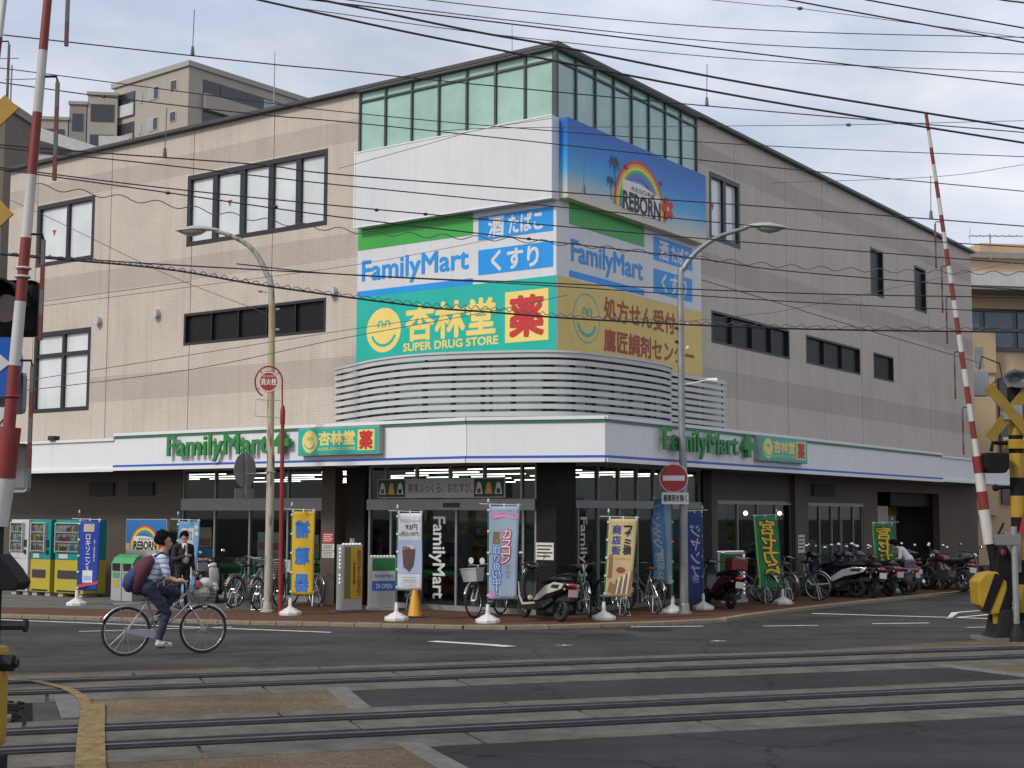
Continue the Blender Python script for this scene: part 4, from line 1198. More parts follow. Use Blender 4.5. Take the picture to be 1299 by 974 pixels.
REDP = M('sign_enamel_red', (.36, .02, .02), .4, var=.08, grime=.15)
WHP = M('sign_enamel_white', (.66, .66, .64), .4, var=.04, grime=.15)
ne = thing('no_entry_sign', 'round red no entry sign with a white bar on the grey lamp pole', 'road sign', (3.5, 30.10, 2.8), -.08)
MB().rings([[(r * math.cos(2 * PI * k / 40), y, r * math.sin(2 * PI * k / 40)) for k in range(40)] for r, y in ((.31, .012), (.31, 0))]).build('rim', WHP, ne)
disc(0, 0, .295, .295, -.004, 40).build('face', REDP, ne); MB().box(-.235, -.009, -.055, .235, -.006, .055).build('bar', WHP, ne)
MB().box(-.03, .013, -.2, .03, .1, -.15).box(-.03, .013, .15, .03, .1, .2).build('bracket', GALV, ne)
ex = thing('exemption_plate', 'small white plate of black lettering below the no entry sign', 'sign plate', (3.53, 30.10, 2.37), -.08)
MB().box(-.29, 0, -.13, .29, .012, .13).build('plate', WHP, ex, bevel=.03)
txt('軽車両を除く', MATS['ink_black'], ex, (-.25, -.075, .25, .075), -.004, 0, .03)
MB().box(-.03, .013, -.05, .03, .1, .0).build('bracket', GALV, ex)
rs_ = thing('rear_facing_sign', 'grey back of a round road sign clamped to the cream lamp pole', 'road sign', (-5.78, 30.2, 2.95), .95)
MB().rings([[(.32 * math.cos(2 * PI * k / 36), y, .38 * math.sin(2 * PI * k / 36)) for k in range(36)] for y in (.0, .015)]).build('disc', M('sign_back_grey', (.2, .205, .21), .5, metal=.3, var=.15), rs_)
MB().box(-.28, 0, -.62, .28, .012, -.4).build('plate', MATS['sign_back_grey'], rs_)
MB().box(-.03, -.05, -.68, .03, -.002, .36).build('stiffener', GALV, rs_)
MB().tube([(0, -.03, -.08), (.25, -.22, -.08), (.36, -.32, -.08)], .018, 6).build('bracket', GALV, rs_)
hy = thing('fire_hydrant_sign', 'red fire hydrant sign disc in a hooped red pole beside the cream lamp', 'hydrant sign', (-4.84, 29.42, PZ), 0)
RPOLE = M('red_pole_paint', (.27, .018, .018), .45, var=.15, grime=.3)
hp = [(-.03, 0, 4.3), (-.04, 0, 4.8)] + [(-.33 + .29 * math.cos(a), 0, 4.9 + .33 * math.sin(a)) for a in [PI * i / 14 for i in range(0, 20)]]
MB().tube([(0, 0, 0), (-.01, 0, 2.6), (-.02, 0, 4.25)], [.045, .045, .04], 10).tube(hp, .018, 8).lathe([(.05, 4.0), (.055, 4.05), (.055, 4.3), (.03, 4.4)], 10, c=(-.02, 0)).build('hooped_pole', RPOLE, hy, smooth=True)
dk = MB().rings([[(-.33 + .2 * math.cos(2 * PI * k / 32), y, 4.9 + .2 * 1.15 * math.sin(2 * PI * k / 32)) for k in range(32)] for y in (-.012, .012)]).build('disc', REDP, hy)
arc(-.33, 4.9, .195, .215, -.014, 0, 2 * PI, 32).build('disc_rim', WHP, hy)
txt('消火栓', WHP, hy, (-.5, 4.83, -.16, 4.97), -.016, 0, .03); txt('FIRE HYDRANT', WHP, hy, (-.46, 5.0, -.2, 5.035), -.016, 0, .01)
for a in (.7, 2.3, 3.7):
    MB().tube([(-.33 + .2 * math.cos(a), 0, 4.9 + .22 * math.sin(a)), (-.33 + .29 * math.cos(a), 0, 4.9 + .33 * math.sin(a))], .01, 6).build('spoke', RPOLE, hy)
MB().tube([(-.02, 0, 4.5), (-.6, 0, 4.52), (-.6, 0, 4.17), (-.02, 0, 4.13)], .008, 6).build('plate_frame', GALV, hy)

# ================================================================ nobori banners
BANW = M('banner_base_white', (.62, .62, .61), .5, var=.08, grime=.2)
PGREEN = M('banner_pole_green', (.02, .16, .09), .4); PWHITE = M('banner_fitting', (.62, .62, .6), .4)
def wavef(w, amp, ph):
    def f(p):
        t = p.x / w
        return Vector((p.x, p.y + amp * math.sin(3.1 * t + 2.2 * p.z + ph) * min(1, abs(t) * 1.6) + amp * .5 * math.sin(5 * p.z + ph * 2 + 2 * t) * abs(t), p.z))
    return f
def cloth(w, z0, z1, f, thick=.004, nx=10, nz=22, taper=0.0, skew=0.0):
    m = MB()
    for side in (0, 1):
        for j in range(nz + 1):
            for i in range(nx + 1):
                z = z0 + (z1 - z0) * j / nz
                k = 1 - taper * (1 - j / nz)
                x = w * i / nx * k + skew * (1 - j / nz)
                m.v.append(tuple(f(Vector((x, side * thick, z)))))
    q = (nx + 1) * (nz + 1)
    for j in range(nz):
        for i in range(nx):
            a = j * (nx + 1) + i
            m.f += [(a, a + 1, a + nx + 2, a + nx + 1), (q + a, q + a + nx + 1, q + a + nx + 2, q + a + 1)]
    ed = [i for i in range(nx + 1)] + [j * (nx + 1) + nx for j in range(1, nz + 1)] + [nz * (nx + 1) + i for i in range(nx - 1, -1, -1)] + [j * (nx + 1) for j in range(nz - 1, 0, -1)]
    for a, b_ in zip(ed, ed[1:] + ed[:1]):
        m.f.append((b_, a, q + a, q + b_))
    return m
def nobori(label, xy, ht, w, z0, z1, mat, rz=0.0, sgn=1, amp=.045, ph=0.0, lean=0.0, taper=0.0):
    t = thing('nobori_banner', label, 'banner', (xy[0], xy[1], PZ), rz, 'advertising banners along the pavement')
    MB().lathe([(.24, 0), (.245, .05), (.235, .075), (.17, .1), (.12, .135), (.06, .16), (.055, .18)], 8).build('base', BANW, t, bevel=.008)
    MB().lathe([(.04, .18), (.04, .30), (.032, .31), (.032, .36)], 10).build('socket', BANW, t, smooth=True)
    L_ = lambda z: lean * (z - .3) / ht
    MB().tube([(0, 0, .3), (L_(ht), 0, ht)], .012, 8).build('pole', PGREEN, t, smooth=True)
    f0 = wavef(sgn * w, amp, ph)
    f = lambda p: f0(p) + Vector((L_(p.z), 0, 0))
    MB().tube([(L_(ht) - sgn * .18, 0, z1 + .05), (L_(ht), 0, z1 + .045), (L_(ht) + sgn * (w + .02), 0, z1 + .025)], .008, 6).lathe([(.018, ht - .02), (.02, ht + .03), (.01, ht + .05)], 8, c=(L_(ht), 0)).build('crossbar', PWHITE, t)
    fl = cloth(sgn * w, z0, z1, f, taper=taper).build('flag', mat, t, smooth='all')
    n = 5
    for i in range(n):
        z = z0 + (z1 - z0) * (.04 + .92 * i / (n - 1))
        MB().box(L_(z) - .02, -.012, z - .02, L_(z) + .035 * sgn, .012, z + .02).build('clip', PWHITE, t)
    for i in range(3):
        x = sgn * w * (.05 + .45 * i)
        MB().box(L_(z1) + x - .015, -.008, z1 - .02, L_(z1) + x + .015, .012, z1 + .055).build('clip', PWHITE, t)
    return t, fl, f
def fb(mat, fl, f, x0, z0, x1, z1, y=-.006, nx=5, nz=5, name='printed_field'):
    m = MB()
    for j in range(nz + 1):
        for i in range(nx + 1):
            m.v.append(tuple(f(Vector((x0 + (x1 - x0) * i / nx, y, z0 + (z1 - z0) * j / nz)))))
    for j in range(nz):
        for i in range(nx):
            a = j * (nx + 1) + i; m.f.append((a, a + 1, a + nx + 2, a + nx + 1))
    return m.build(name, mat, fl)
def fp_(mat, fl, f, poly, y=-.008, name='printed_shape'):
    m = MB(); m.v = [tuple(f(Vector((x, y, z)))) for x, z in poly]; m.f = [tuple(range(len(poly)))]
    return m.build(name, mat, fl)
def C(name, c, r=.75): return M('cloth_' + name, c, r, var=.06, scale=3)
INKW = M('print_white', (.66, .66, .66), .7); INKB = M('print_blue', (.03, .17, .55), .7); INKK = M('print_black', (.03, .025, .025), .7)
INKN = M('print_navy', (.03, .05, .25), .7); INKR = M('print_red', (.48, .05, .07), .7); INKY = M('print_yellow', (.75, .50, .04), .7)
# royal blue banner
t, fl, f = nobori('royal blue banner with white vertical lettering before the yellow vending machines', (-9.95, 32.16), 2.13, .52, .34, 1.93, C('royal', (.015, .045, .34)), rz=-.15, ph=.5)
txt('ロキソニンS', INKW, fl, (.19, .78, .31, 1.62), -.008, 0, .02, None, vert=True, deform=f)
fb(M('print_beige', (.5, .42, .33), .7), fl, f, .13, 1.68, .38, 1.86); fb(INKW, fl, f, .12, .52, .38, .80); fb(M('print_skyblue', (.3, .45, .62), .7), fl, f, .15, .58, .35, .68, -.009)
fp_(INKR, fl, f, [(0.0, .40), (.52, .50), (.52, .57), (0.0, .47)])
txt('第1類医薬品', INKW, fl, (.38, 1.0, .42, 1.5), -.008, 0, 0, None, vert=True, deform=f)
# pale blue banner
t, fl, f = nobori('pale blue banner with outlined white characters behind the man in the suit', (-7.85, 32.9), 2.1, .52, .25, 1.92, C('pale_blue', (.16, .36, .62)), rz=-.1, ph=2.0, amp=.05, taper=.15)
for i, ch in enumerate('血液検査'):
    z = 1.48 - .3 * i
    fb(M('print_cream', (.62, .60, .45), .7), fl, f, .09, z - .02, .37, z + .28); fb(INKW, fl, f, .105, z - .005, .355, z + .265, -.009)
    txt(ch, M('print_slate', (.20, .22, .30), .7), fl, (.12, z + .01, .34, z + .25), -.012, 0, .01, None, deform=f)
for z in (1.78, 1.63): fp_(MATS['print_cream'], fl, f, [(.43 + .05 * math.cos(a), z + .055 * math.sin(a)) for a in [2 * PI * i / 14 for i in range(14)]])
# yellow hearing-aid banner, seen from behind
t, fl, f = nobori('yellow banner with three big blue mirrored characters beside the red pole', (-4.63, 29.43), 2.3, .48, .42, 2.16, C('yellow', (.62, .40, .02)), rz=.0, ph=1.0, amp=.05)
for i, ch in enumerate('補聴器'):
    txt(ch, INKB, fl, (.09, 1.62 - .56 * i, .37, 1.96 - .56 * i), -.006, 0, .045, None, mirror=True, deform=f)
# iced coffee banner
t, fl, f = nobori('white iced coffee banner with a printed cup beside the orange cone', (-2.29, 28.03), 2.25, .50, .60, 2.13, C('white', (.60, .60, .63)), rz=-.03, ph=3.0, amp=.04)
fb(M('print_icy', (.36, .44, .62), .7), fl, f, .005, .93, .495, 1.60, nz=10)
for (s, x0, z0, x1, z1, bo) in (('アイスコーヒーS', .05, 1.94, .45, 2.01, .0), ('93円', .16, 1.80, .40, 1.91, .008), ('(税込100円)', .06, 1.66, .44, 1.77, .0), ('FAMIMA CAFÉ', .13, .785, .37, .815, 0), ('ファミマカフェ', .12, .68, .38, .71, 0)):
    txt(s, INKK, fl, (x0, z0, x1, z1), -.009, 0, bo, None, deform=f)
for z in (.75, .85): fb(M('print_grey', (.3, .3, .32), .7), fl, f, .1, z, .4, z + .006, nz=1)
fp_(M('print_coffee', (.12, .06, .045), .6), fl, f, [(.10, 1.42), (.36, 1.42), (.33, 1.08), (.30, 1.03), (.25, .96), (.17, 1.03), (.135, 1.05)], -.010)
fp_(M('print_brown', (.22, .13, .10), .6), fl, f, [(.11, 1.33), (.35, 1.33), (.338, 1.2), (.12, 1.2)], -.012)
fp_(M('print_rim', (.55, .5, .48), .6), fl, f, [(.23 + .145 * math.cos(a), 1.44 + .05 * math.sin(a)) for a in [2 * PI * i / 20 for i in range(20)]], -.014)
fp_(MATS['print_coffee'], fl, f, [(.23 + .125 * math.cos(a), 1.44 + .04 * math.sin(a)) for a in [2 * PI * i / 20 for i in range(20)]], -.016)
for i in range(6):
    x, z = .15 + .03 * i, 1.43 + .02 * (i % 2); fp_(M('print_ice', (.42, .33, .27), .5), fl, f, [(x - .018, z - .01), (x + .012, z - .014), (x + .018, z + .01), (x - .01, z + .016)], -.018)
# contact lens banner
t, fl, f = nobori('grey blue and pink lettered banner directly left of the white and black scooter', (-.46, 27.51), 2.37, .62, .46, 2.27, C('greyblue', (.29, .37, .47)), rz=-.05, ph=4.0, amp=.045, taper=.1)
fp_(M('print_pink', (.66, .2, .42), .7), fl, f, [(.02, 2.06), (.12, 2.02), (.31, 2.07), (.5, 2.02), (.6, 2.05), (.6, 2.12), (.5, 2.11), (.31, 2.16), (.12, 2.11), (.02, 2.12)])
txt('スマートフィット', INKW, fl, (.12, 2.05, .5, 2.09), -.012, 0, 0, None, deform=f)
txt('1DAY 2WEEK', MATS['print_grey'], fl, (.17, 2.18, .47, 2.21), -.010, 0, 0, None, deform=f)
for i, ch in enumerate('カラコン'):
    r_ = (.28 - .01 * i, 1.66 - .17 * i, .45 - .01 * i, 1.83 - .17 * i)
    txt(ch, INKR, fl, r_, -.008, 0, .09, None, deform=f); txt(ch, INKW, fl, r_, -.012, 0, .012, None, deform=f)
for i, ch in enumerate('取り扱い中!'):
    r_ = (.08, 1.33 - .155 * i, .26, 1.48 - .155 * i)
    txt(ch, INKB, fl, r_, -.008, 0, .10, None, deform=f, keep=True); txt(ch, INKW, fl, r_, -.012, 0, .0, None, deform=f, keep=True)
for i, ch in enumerate('即日'): txt(ch, M('print_gold', (.28, .15, .03), .7), fl, (.1, 1.66 - .12 * i, .22, 1.77 - .12 * i), -.008, 0, .04, None, deform=f)
txt('Color Contact', MATS['print_grey'], fl, (.31, .86, .46, 1.13), -.008, 0, 0, None, vert=True, deform=f)
fp_(MATS['print_pink'], fl, f, [(.02, .48), (.13, .48), (.1, .56), (.02, .66)])
# beige noodle-street banner
t, fl, f = nobori('beige banner with black brush lettering and food prints right of the corner pillar', (1.87, 28.4), 2.18, .60, .46, 2.03, C('beige', (.50, .40, .20)), rz=-.12, ph=5.0, amp=.045, lean=.12, taper=.1)
for i, ch in enumerate('ファミ横'):
    txt(ch, INKK, fl, (.33 + (.05 if i == 1 else 0), 1.72 - .15 * i + (.1 if i > 0 else 0) - (.06 if i > 1 else 0), .49 + (.0 if i != 1 else -.02), 1.90 - .15 * i + (.02 if i > 0 else 0)), -.008, 0, .04, None, keep=True, deform=f)
for i, ch in enumerate('商店街'):
    txt(ch, INKN, fl, (.10, 1.72 - .21 * i, .27, 1.91 - .21 * i), -.008, 0, .03, None, keep=True, deform=f)
BRN = M('print_toast', (.30, .14, .05), .7)
for i in range(7): fp_(INKW if i % 2 else BRN, fl, f, [(.17 + .05 * i, .52), (.20 + .05 * i, .52), (.25 + .05 * i, .80 + .03 * i), (.22 + .05 * i, .82 + .03 * i)], -.009)
fp_(BRN, fl, f, [(.06, 1.28), (.1, 1.33), (.13, 1.27), (.12, .85), (.05, .83)], -.010); fp_(BRN, fl, f, [(.05, .56), (.18, .52), (.22, .68), (.1, .78)], -.011)
fp_(M('print_maroon', (.3, .06, .06), .7), fl, f, [(.30 + .09 * math.cos(a), 1.0 + .06 * math.sin(a)) for a in [2 * PI * i / 14 for i in range(14)]], -.012)
txt('たっぷりおいしい', INKR, fl, (.18, 1.2, .5, 1.25), -.012, 0, 0, None, deform=f)
# light blue banner seen from behind, turned edge-on
t, fl, f = nobori('light blue banner with white mirrored lettering close left of the no entry pole', (3.50, 30.45), 2.58, .62, .60, 2.46, C('light_blue', (.14, .36, .68)), rz=2.2, sgn=1, ph=1.4, amp=.06, taper=.0)
fb(M('print_softblue', (.45, .58, .72), .7), fl, f, .02, .62, .2, 2.48, .010, nz=14)
for i, ch in enumerate('コンタクト'): txt(ch, INKW, fl, (.32, 2.1 - .24 * i, .54, 2.32 - .24 * i), .012, 0, .03, None, deform=f)
for i, ch in enumerate('直販店'): txt(ch, INKW, fl, (.28, 1.1 - .2 * i, .5, 1.27 - .2 * i), .012, 0, .02, None, deform=f)
# dark blue banner
t, fl, f = nobori('dark navy banner with pale lettering close right of the no entry pole', (4.3, 31.49), 2.27, .56, .20, 2.17, C('navy', (.015, .025, .14)), rz=.75, sgn=-1, ph=.3, amp=.04)
for i, ch in enumerate('ジャンプ'): txt(ch, M('print_paleblue', (.33, .35, .52), .7), fl, (-.44, 1.62 - .3 * i, -.12, 1.88 - .3 * i), -.008, 0, .02, None, mirror=True, deform=f)
txt('紳', MATS['print_paleblue'], fl, (-.42, .58, -.15, .8), -.008, 0, 0, None, mirror=True, deform=f)
# the two green banners
def green_banner(label, xy, ht, lean, ph):
    t, fl, f = nobori(label, xy, ht, .58, .35, ht - .13, C('green', (.02, .20, .07)), rz=.12, sgn=-1, ph=ph, amp=.045, lean=lean)
    fb(M('print_limegreen', (.2, .42, .1), .7), fl, f, -.578, .36, -.54, ht - .14, nz=12)
    for i, ch in enumerate('宮セカら'):
        z = ht - .55 - .34 * i; r_ = (-.45 + .02 * i, z, -.1 + .02 * i, z + .33)
        txt(ch, INKK, fl, r_, -.008, 0, .085, None, mirror=True, deform=f); txt(ch, INKY, fl, r_, -.013, 0, .03, None, mirror=True, deform=f)
green_banner('green banner with yellow black-edged lettering behind the row of silver bicycles', (6.47, 33.48), 2.2, -.14, .0)
green_banner('farther green banner with yellow lettering beside the person in white', (10.6, 38.6), 2.0, -.1, 2.0)

# ================================================================ vending machines, bins, boards
VTEAL = M('vending_teal', (.0, .22, .21), .4, var=.06); VYEL = M('vending_yellow', (.42, .34, .03), .4, var=.06); VWH = M('vending_white', (.5, .5, .5), .4, var=.05)
CAN = [M('can_%d' % i, c, .35) for i, c in enumerate(((.45, .06, .04), (.5, .4, .1), (.12, .25, .4), (.5, .48, .44), (.1, .28, .12), (.14, .09, .06), (.4, .22, .08)))]
BLOCK = M('concrete_block', (.36, .35, .33), .9, var=.15)
def vending(label, x, y, w, top, bot, rzo=0.0, h=1.83, rows=3):
    t = thing('vending_machine', label, 'vending machine', (*B2W(x, y), PZ), TH - PI / 2 + rzo, 'drink vending machines by the wall')
    for sx in (-1, 1):
        MB().box(sx * w * .33 - .1, .05, 0, sx * w * .33 + .1, .5, .1).build('foot_block', BLOCK, t)
    z0 = .1
    MB().box(-w / 2, 0, z0, w / 2, .68, z0 + h * .45).build('lower_body', bot, t, bevel=.01)
    MB().box(-w / 2, 0, z0 + h * .452, w / 2, .68, z0 + h).build('upper_body', top, t, bevel=.01)
    bx = -w / 2 + .07; ex_ = w / 2 - (.2 if w < .95 else .08); zb = z0 + h * .56; zt = z0 + h * .95
    MB().box(bx, -.012, zb, ex_, .0, zt).build('display_back', M('display_grey', (.35, .37, .37), .5), t)
    for r in range(rows):
        zz = zb + (zt - zb) * r / rows
        MB().box(bx, -.06, zz, ex_, -.012, zz + .03).build('display_shelf', VWH, t)
        ms = MB(); idx = []
        n = int((ex_ - bx) / .075)
        for i in range(n):
            xx = bx + (ex_ - bx) * (i + .5) / n; hh = random.choice((.11, .13, .16))
            k0 = len(ms.f); ms.lathe([(.026, zz + .03), (.026, zz + .03 + hh * .8), (.014, zz + .03 + hh)], 7, c=(xx, -.036)); idx += [random.randrange(7)] * (len(ms.f) - k0)
        o = ms.build('drinks', CAN, t); tag(o, kind='stuff')
        for p, k in zip(o.data.polygons, idx): p.material_index = k
    MB().box(bx - .02, -.075, zb - .02, bx, 0, zt + .02).box(ex_, -.075, zb - .02, ex_ + .02, 0, zt + .02).box(bx, -.075, zt, ex_, 0, zt + .02).build('display_frame', VWH, t)
    MB().box(bx, -.065, zb, ex_, -.062, zt).build('display_glass', glass_mat('display_glass', (.85, .88, .88), .02), t)
    MB().box(-w * .38, -.02, z0 + h * .2, w * .38 - .08, .0, z0 + h * .31).build('pickup_flap', M('flap_dark', (.04, .04, .04), .3), t)
    MB().box(-w * .4, -.012, z0 + .03, w * .4, 0, z0 + .07).build('kick_slot', FRAME, t)
    MB().box(w / 2 - .15, -.02, z0 + h * .62, w / 2 - .07, 0, z0 + h * .72).box(w / 2 - .14, -.03, z0 + h * .52, w / 2 - .08, 0, z0 + h * .58).build('coin_panel', FRAME, t)
    MB().box(-w * .36, -.012, z0 + h * .47, -w * .05, 0, z0 + h * .53).build('price_label', VWH, t)
    return t
vending('white drink vending machine with an orange flash, leftmost beside the barrier', -2.25, 15.12, .74, VWH, VWH)
v2 = vending('narrow teal and yellow vending machine between the white one and the wide one', -2.2, 14.3, .80, VTEAL, VYEL)
v3 = vending('wide teal and yellow vending machine partly behind the royal blue banner', -2.15, 13.2, 1.15, VTEAL, VYEL)
MB().box(.582, .15, 1.25, .586, .45, 1.6).build('paper_notice', NOT, v3)
rb_ = thing('resort_board', 'blue rainbow board lettered REBORN leaning by the wall near the bins', 'sign board', (*B2W(-.45, 12.35), PZ), TH - PI / 2)
MB().box(-.78, 0, .9, .78, .08, 1.95).build('panel', gm, rb_, Matrix.Identity(4)); MB().box(-.75, .01, .72, .1, .07, .9).build('red_strip', M('strip_red', (.35, .02, .02), .5), rb_); MB().box(.1, .01, .72, .75, .07, .9).build('black_strip', FRAME, rb_)
for sx in (-.7, .7): MB().box(sx - .03, .02, 0, sx + .03, .06, .9).build('leg', GALV, rb_)
resort_print(rb_, None, -.05, 1.2, .5, -.006)
MB().box(-.77, -.003, .92, .77, -.001, 1.32).build('sand_print', M('sand_print', (.40, .39, .36), .6), rb_)
MB().box(-.77, -.003, 1.32, .77, -.001, 1.94).build('sky_print', M('skyblue_print', (.02, .17, .45), .5), rb_)
BING = M('bin_grey', (.33, .34, .34), .5, var=.1); BINGR = M('bin_green', (.05, .30, .1), .5)
for i, yy in enumerate((11.2, 10.8)):
    bn_ = thing('recycling_bin', ('grey recycling bin with green hood beside the blue banner, left of the pair', 'grey recycling bin with green hood half hidden by the cyclist, right of the pair')[i], 'bin', (*B2W(-2.3, yy), PZ), TH - PI / 2, 'recycling bins')
    MB().prism([(0, 0), (.36, 0), (.36, 1.0), (.25, 1.08), (.08, 1.0), (0, .85)], -.19, .19, Matrix.Rotation(PI / 2, 4, 'Z')).build('body', BING, bn_, bevel=.02)
    MB().box(-.14, -.012, .72, .14, .06, .9).build('opening', M('hole_black', (.008, .008, .008), .8), bn_)
    MB().prism([(-.01, .87), (.09, 1.03), (.25, 1.11), (.25, 1.06), (.1, .985), (.01, .85)], -.195, .195, Matrix.Rotation(PI / 2, 4, 'Z')).build('hood', BINGR, bn_)
    MB().box(-.12, -.008, .55, .12, 0, .68).build('label', BINGR, bn_); MB().box(-.1, -.008, .33, .1, 0, .5).build('label', VYEL, bn_)
# tall slim lit sign
s1 = thing('pharmacy_sign_stand', 'tall slim grey sign stand with a yellow side reading prescriptions accepted', 'sign stand', (-3.5, 30.3, PZ), .62)
MB().box(-.24, -.14, .05, .24, .14, 1.45).build('cabinet', M('cabinet_grey', (.42, .42, .40), .45, var=.08), s1, bevel=.01)
MB().box(-.32, -.24, 0, .32, .24, .05).build('base', M('base_dark', (.1, .1, .1), .6), s1)
MB().box(-.2, -.146, .3, .22, -.141, 1.4).build('face', M('face_olive', (.18, .17, .05), .6), s1); MB().box(-.05, -.15, .3, .22, -.147, 1.4).build('face_yellow', M('face_yellow', (.55, .36, .02), .5), s1)
txt('処方せん受付', SBROWN, s1, (.10, .36, .2, 1.34), -.153, 0, .03, None, vert=True); txt('全店共通', INKK, s1, (.0, .6, .06, 1.1), -.153, 0, .01, None, vert=True)
LED = M('led_square', (.7, .7, .7), .4, emis=(1, 1, 1), estr=.6)
for i in range(9):
    MB().box(-.244, -.03, .62 + .08 * i + (.08 if i > 2 else 0) , -.241, .03, .66 + .08 * i + (.08 if i > 2 else 0)).build('light', LED, s1)
for i in range(6): MB().box(-.22 + .08 * i, -.1, 1.452, -.18 + .08 * i, -.06, 1.48).build('light', LED, s1)
MB().box(.02, -.03, 1.47, .1, .03, 1.58).build('beacon', BING, s1)
s2 = thing('store_sign_stand', 'store sign stand with green, white and blue stripes right of the yellow stand', 'sign stand', (-2.86, 31.0, PZ), .12)
MB().box(-.3, -.12, .06, .3, .12, 1.18).build('cabinet', MATS['cabinet_grey'], s2, bevel=.012); MB().box(-.34, -.22, 0, .36, .22, .06).build('base', MATS['cabinet_grey'], s2, bevel=.01)
MB().box(-.22, -.126, .86, .28, -.122, 1.14).build('stripe', M('stand_green', (.01, .13, .03), .5), s2); MB().box(-.22, -.126, .64, .28, -.122, .86).build('stripe', M('stripe_white', (.5, .5, .46), .5), s2); MB().box(-.22, -.126, .43, .28, -.122, .64).build('stripe', M('stripe_blue', (.02, .13, .45), .5), s2)
txt('FamilyMart', INKB, s2, (-.16, .70, .24, .79), -.129, 0, .02); txt('24 OPEN', INKW, s2, (-.13, .48, .22, .58), -.129, 0, .02)
for i in range(8): MB().box(-.26 + .07 * i, -.1, 1.182, -.22 + .07 * i, -.06, 1.2).build('light', LED, s2)
s3 = thing('store_sign_stand', 'green topped store sign stand with lit edge behind the red scooter', 'sign stand', (5.3, 34.1, PZ), .5)
MB().box(-.42, -.1, .1, .42, .1, 1.22).build('cabinet', MATS['cabinet_grey'], s3, bevel=.012); MB().box(-.36, -.106, .75, .32, -.102, 1.16).build('stripe', M('stripe_green', (.015, .13, .03), .5), s3); MB().box(-.4, -.2, 0, .4, .2, .1).build('base', MATS['cabinet_grey'], s3)
for i in range(10): MB().box(-.4 + .08 * i, -.1, 1.222, -.36 + .08 * i, -.06, 1.24).build('light', LED, s3); MB().box(.35, -.108, .2 + .1 * i, .39, -.104, .24 + .1 * i).build('light', LED, s3)
cn = thing('traffic_cone', 'tall orange yellow traffic cone beside the coffee banner', 'traffic cone', (-1.98, 28.9, PZ), .2)
MB().lathe([(.15, .035), (.145, .05), (.035, .70), (.03, .71)], 20).build('cone', M('cone_orange', (.62, .30, .02), .5, var=.06), cn, smooth=True); MB().box(-.19, -.19, 0, .19, .19, .035).build('foot', M('cone_foot', (.03, .03, .03), .7), cn, bevel=.012)
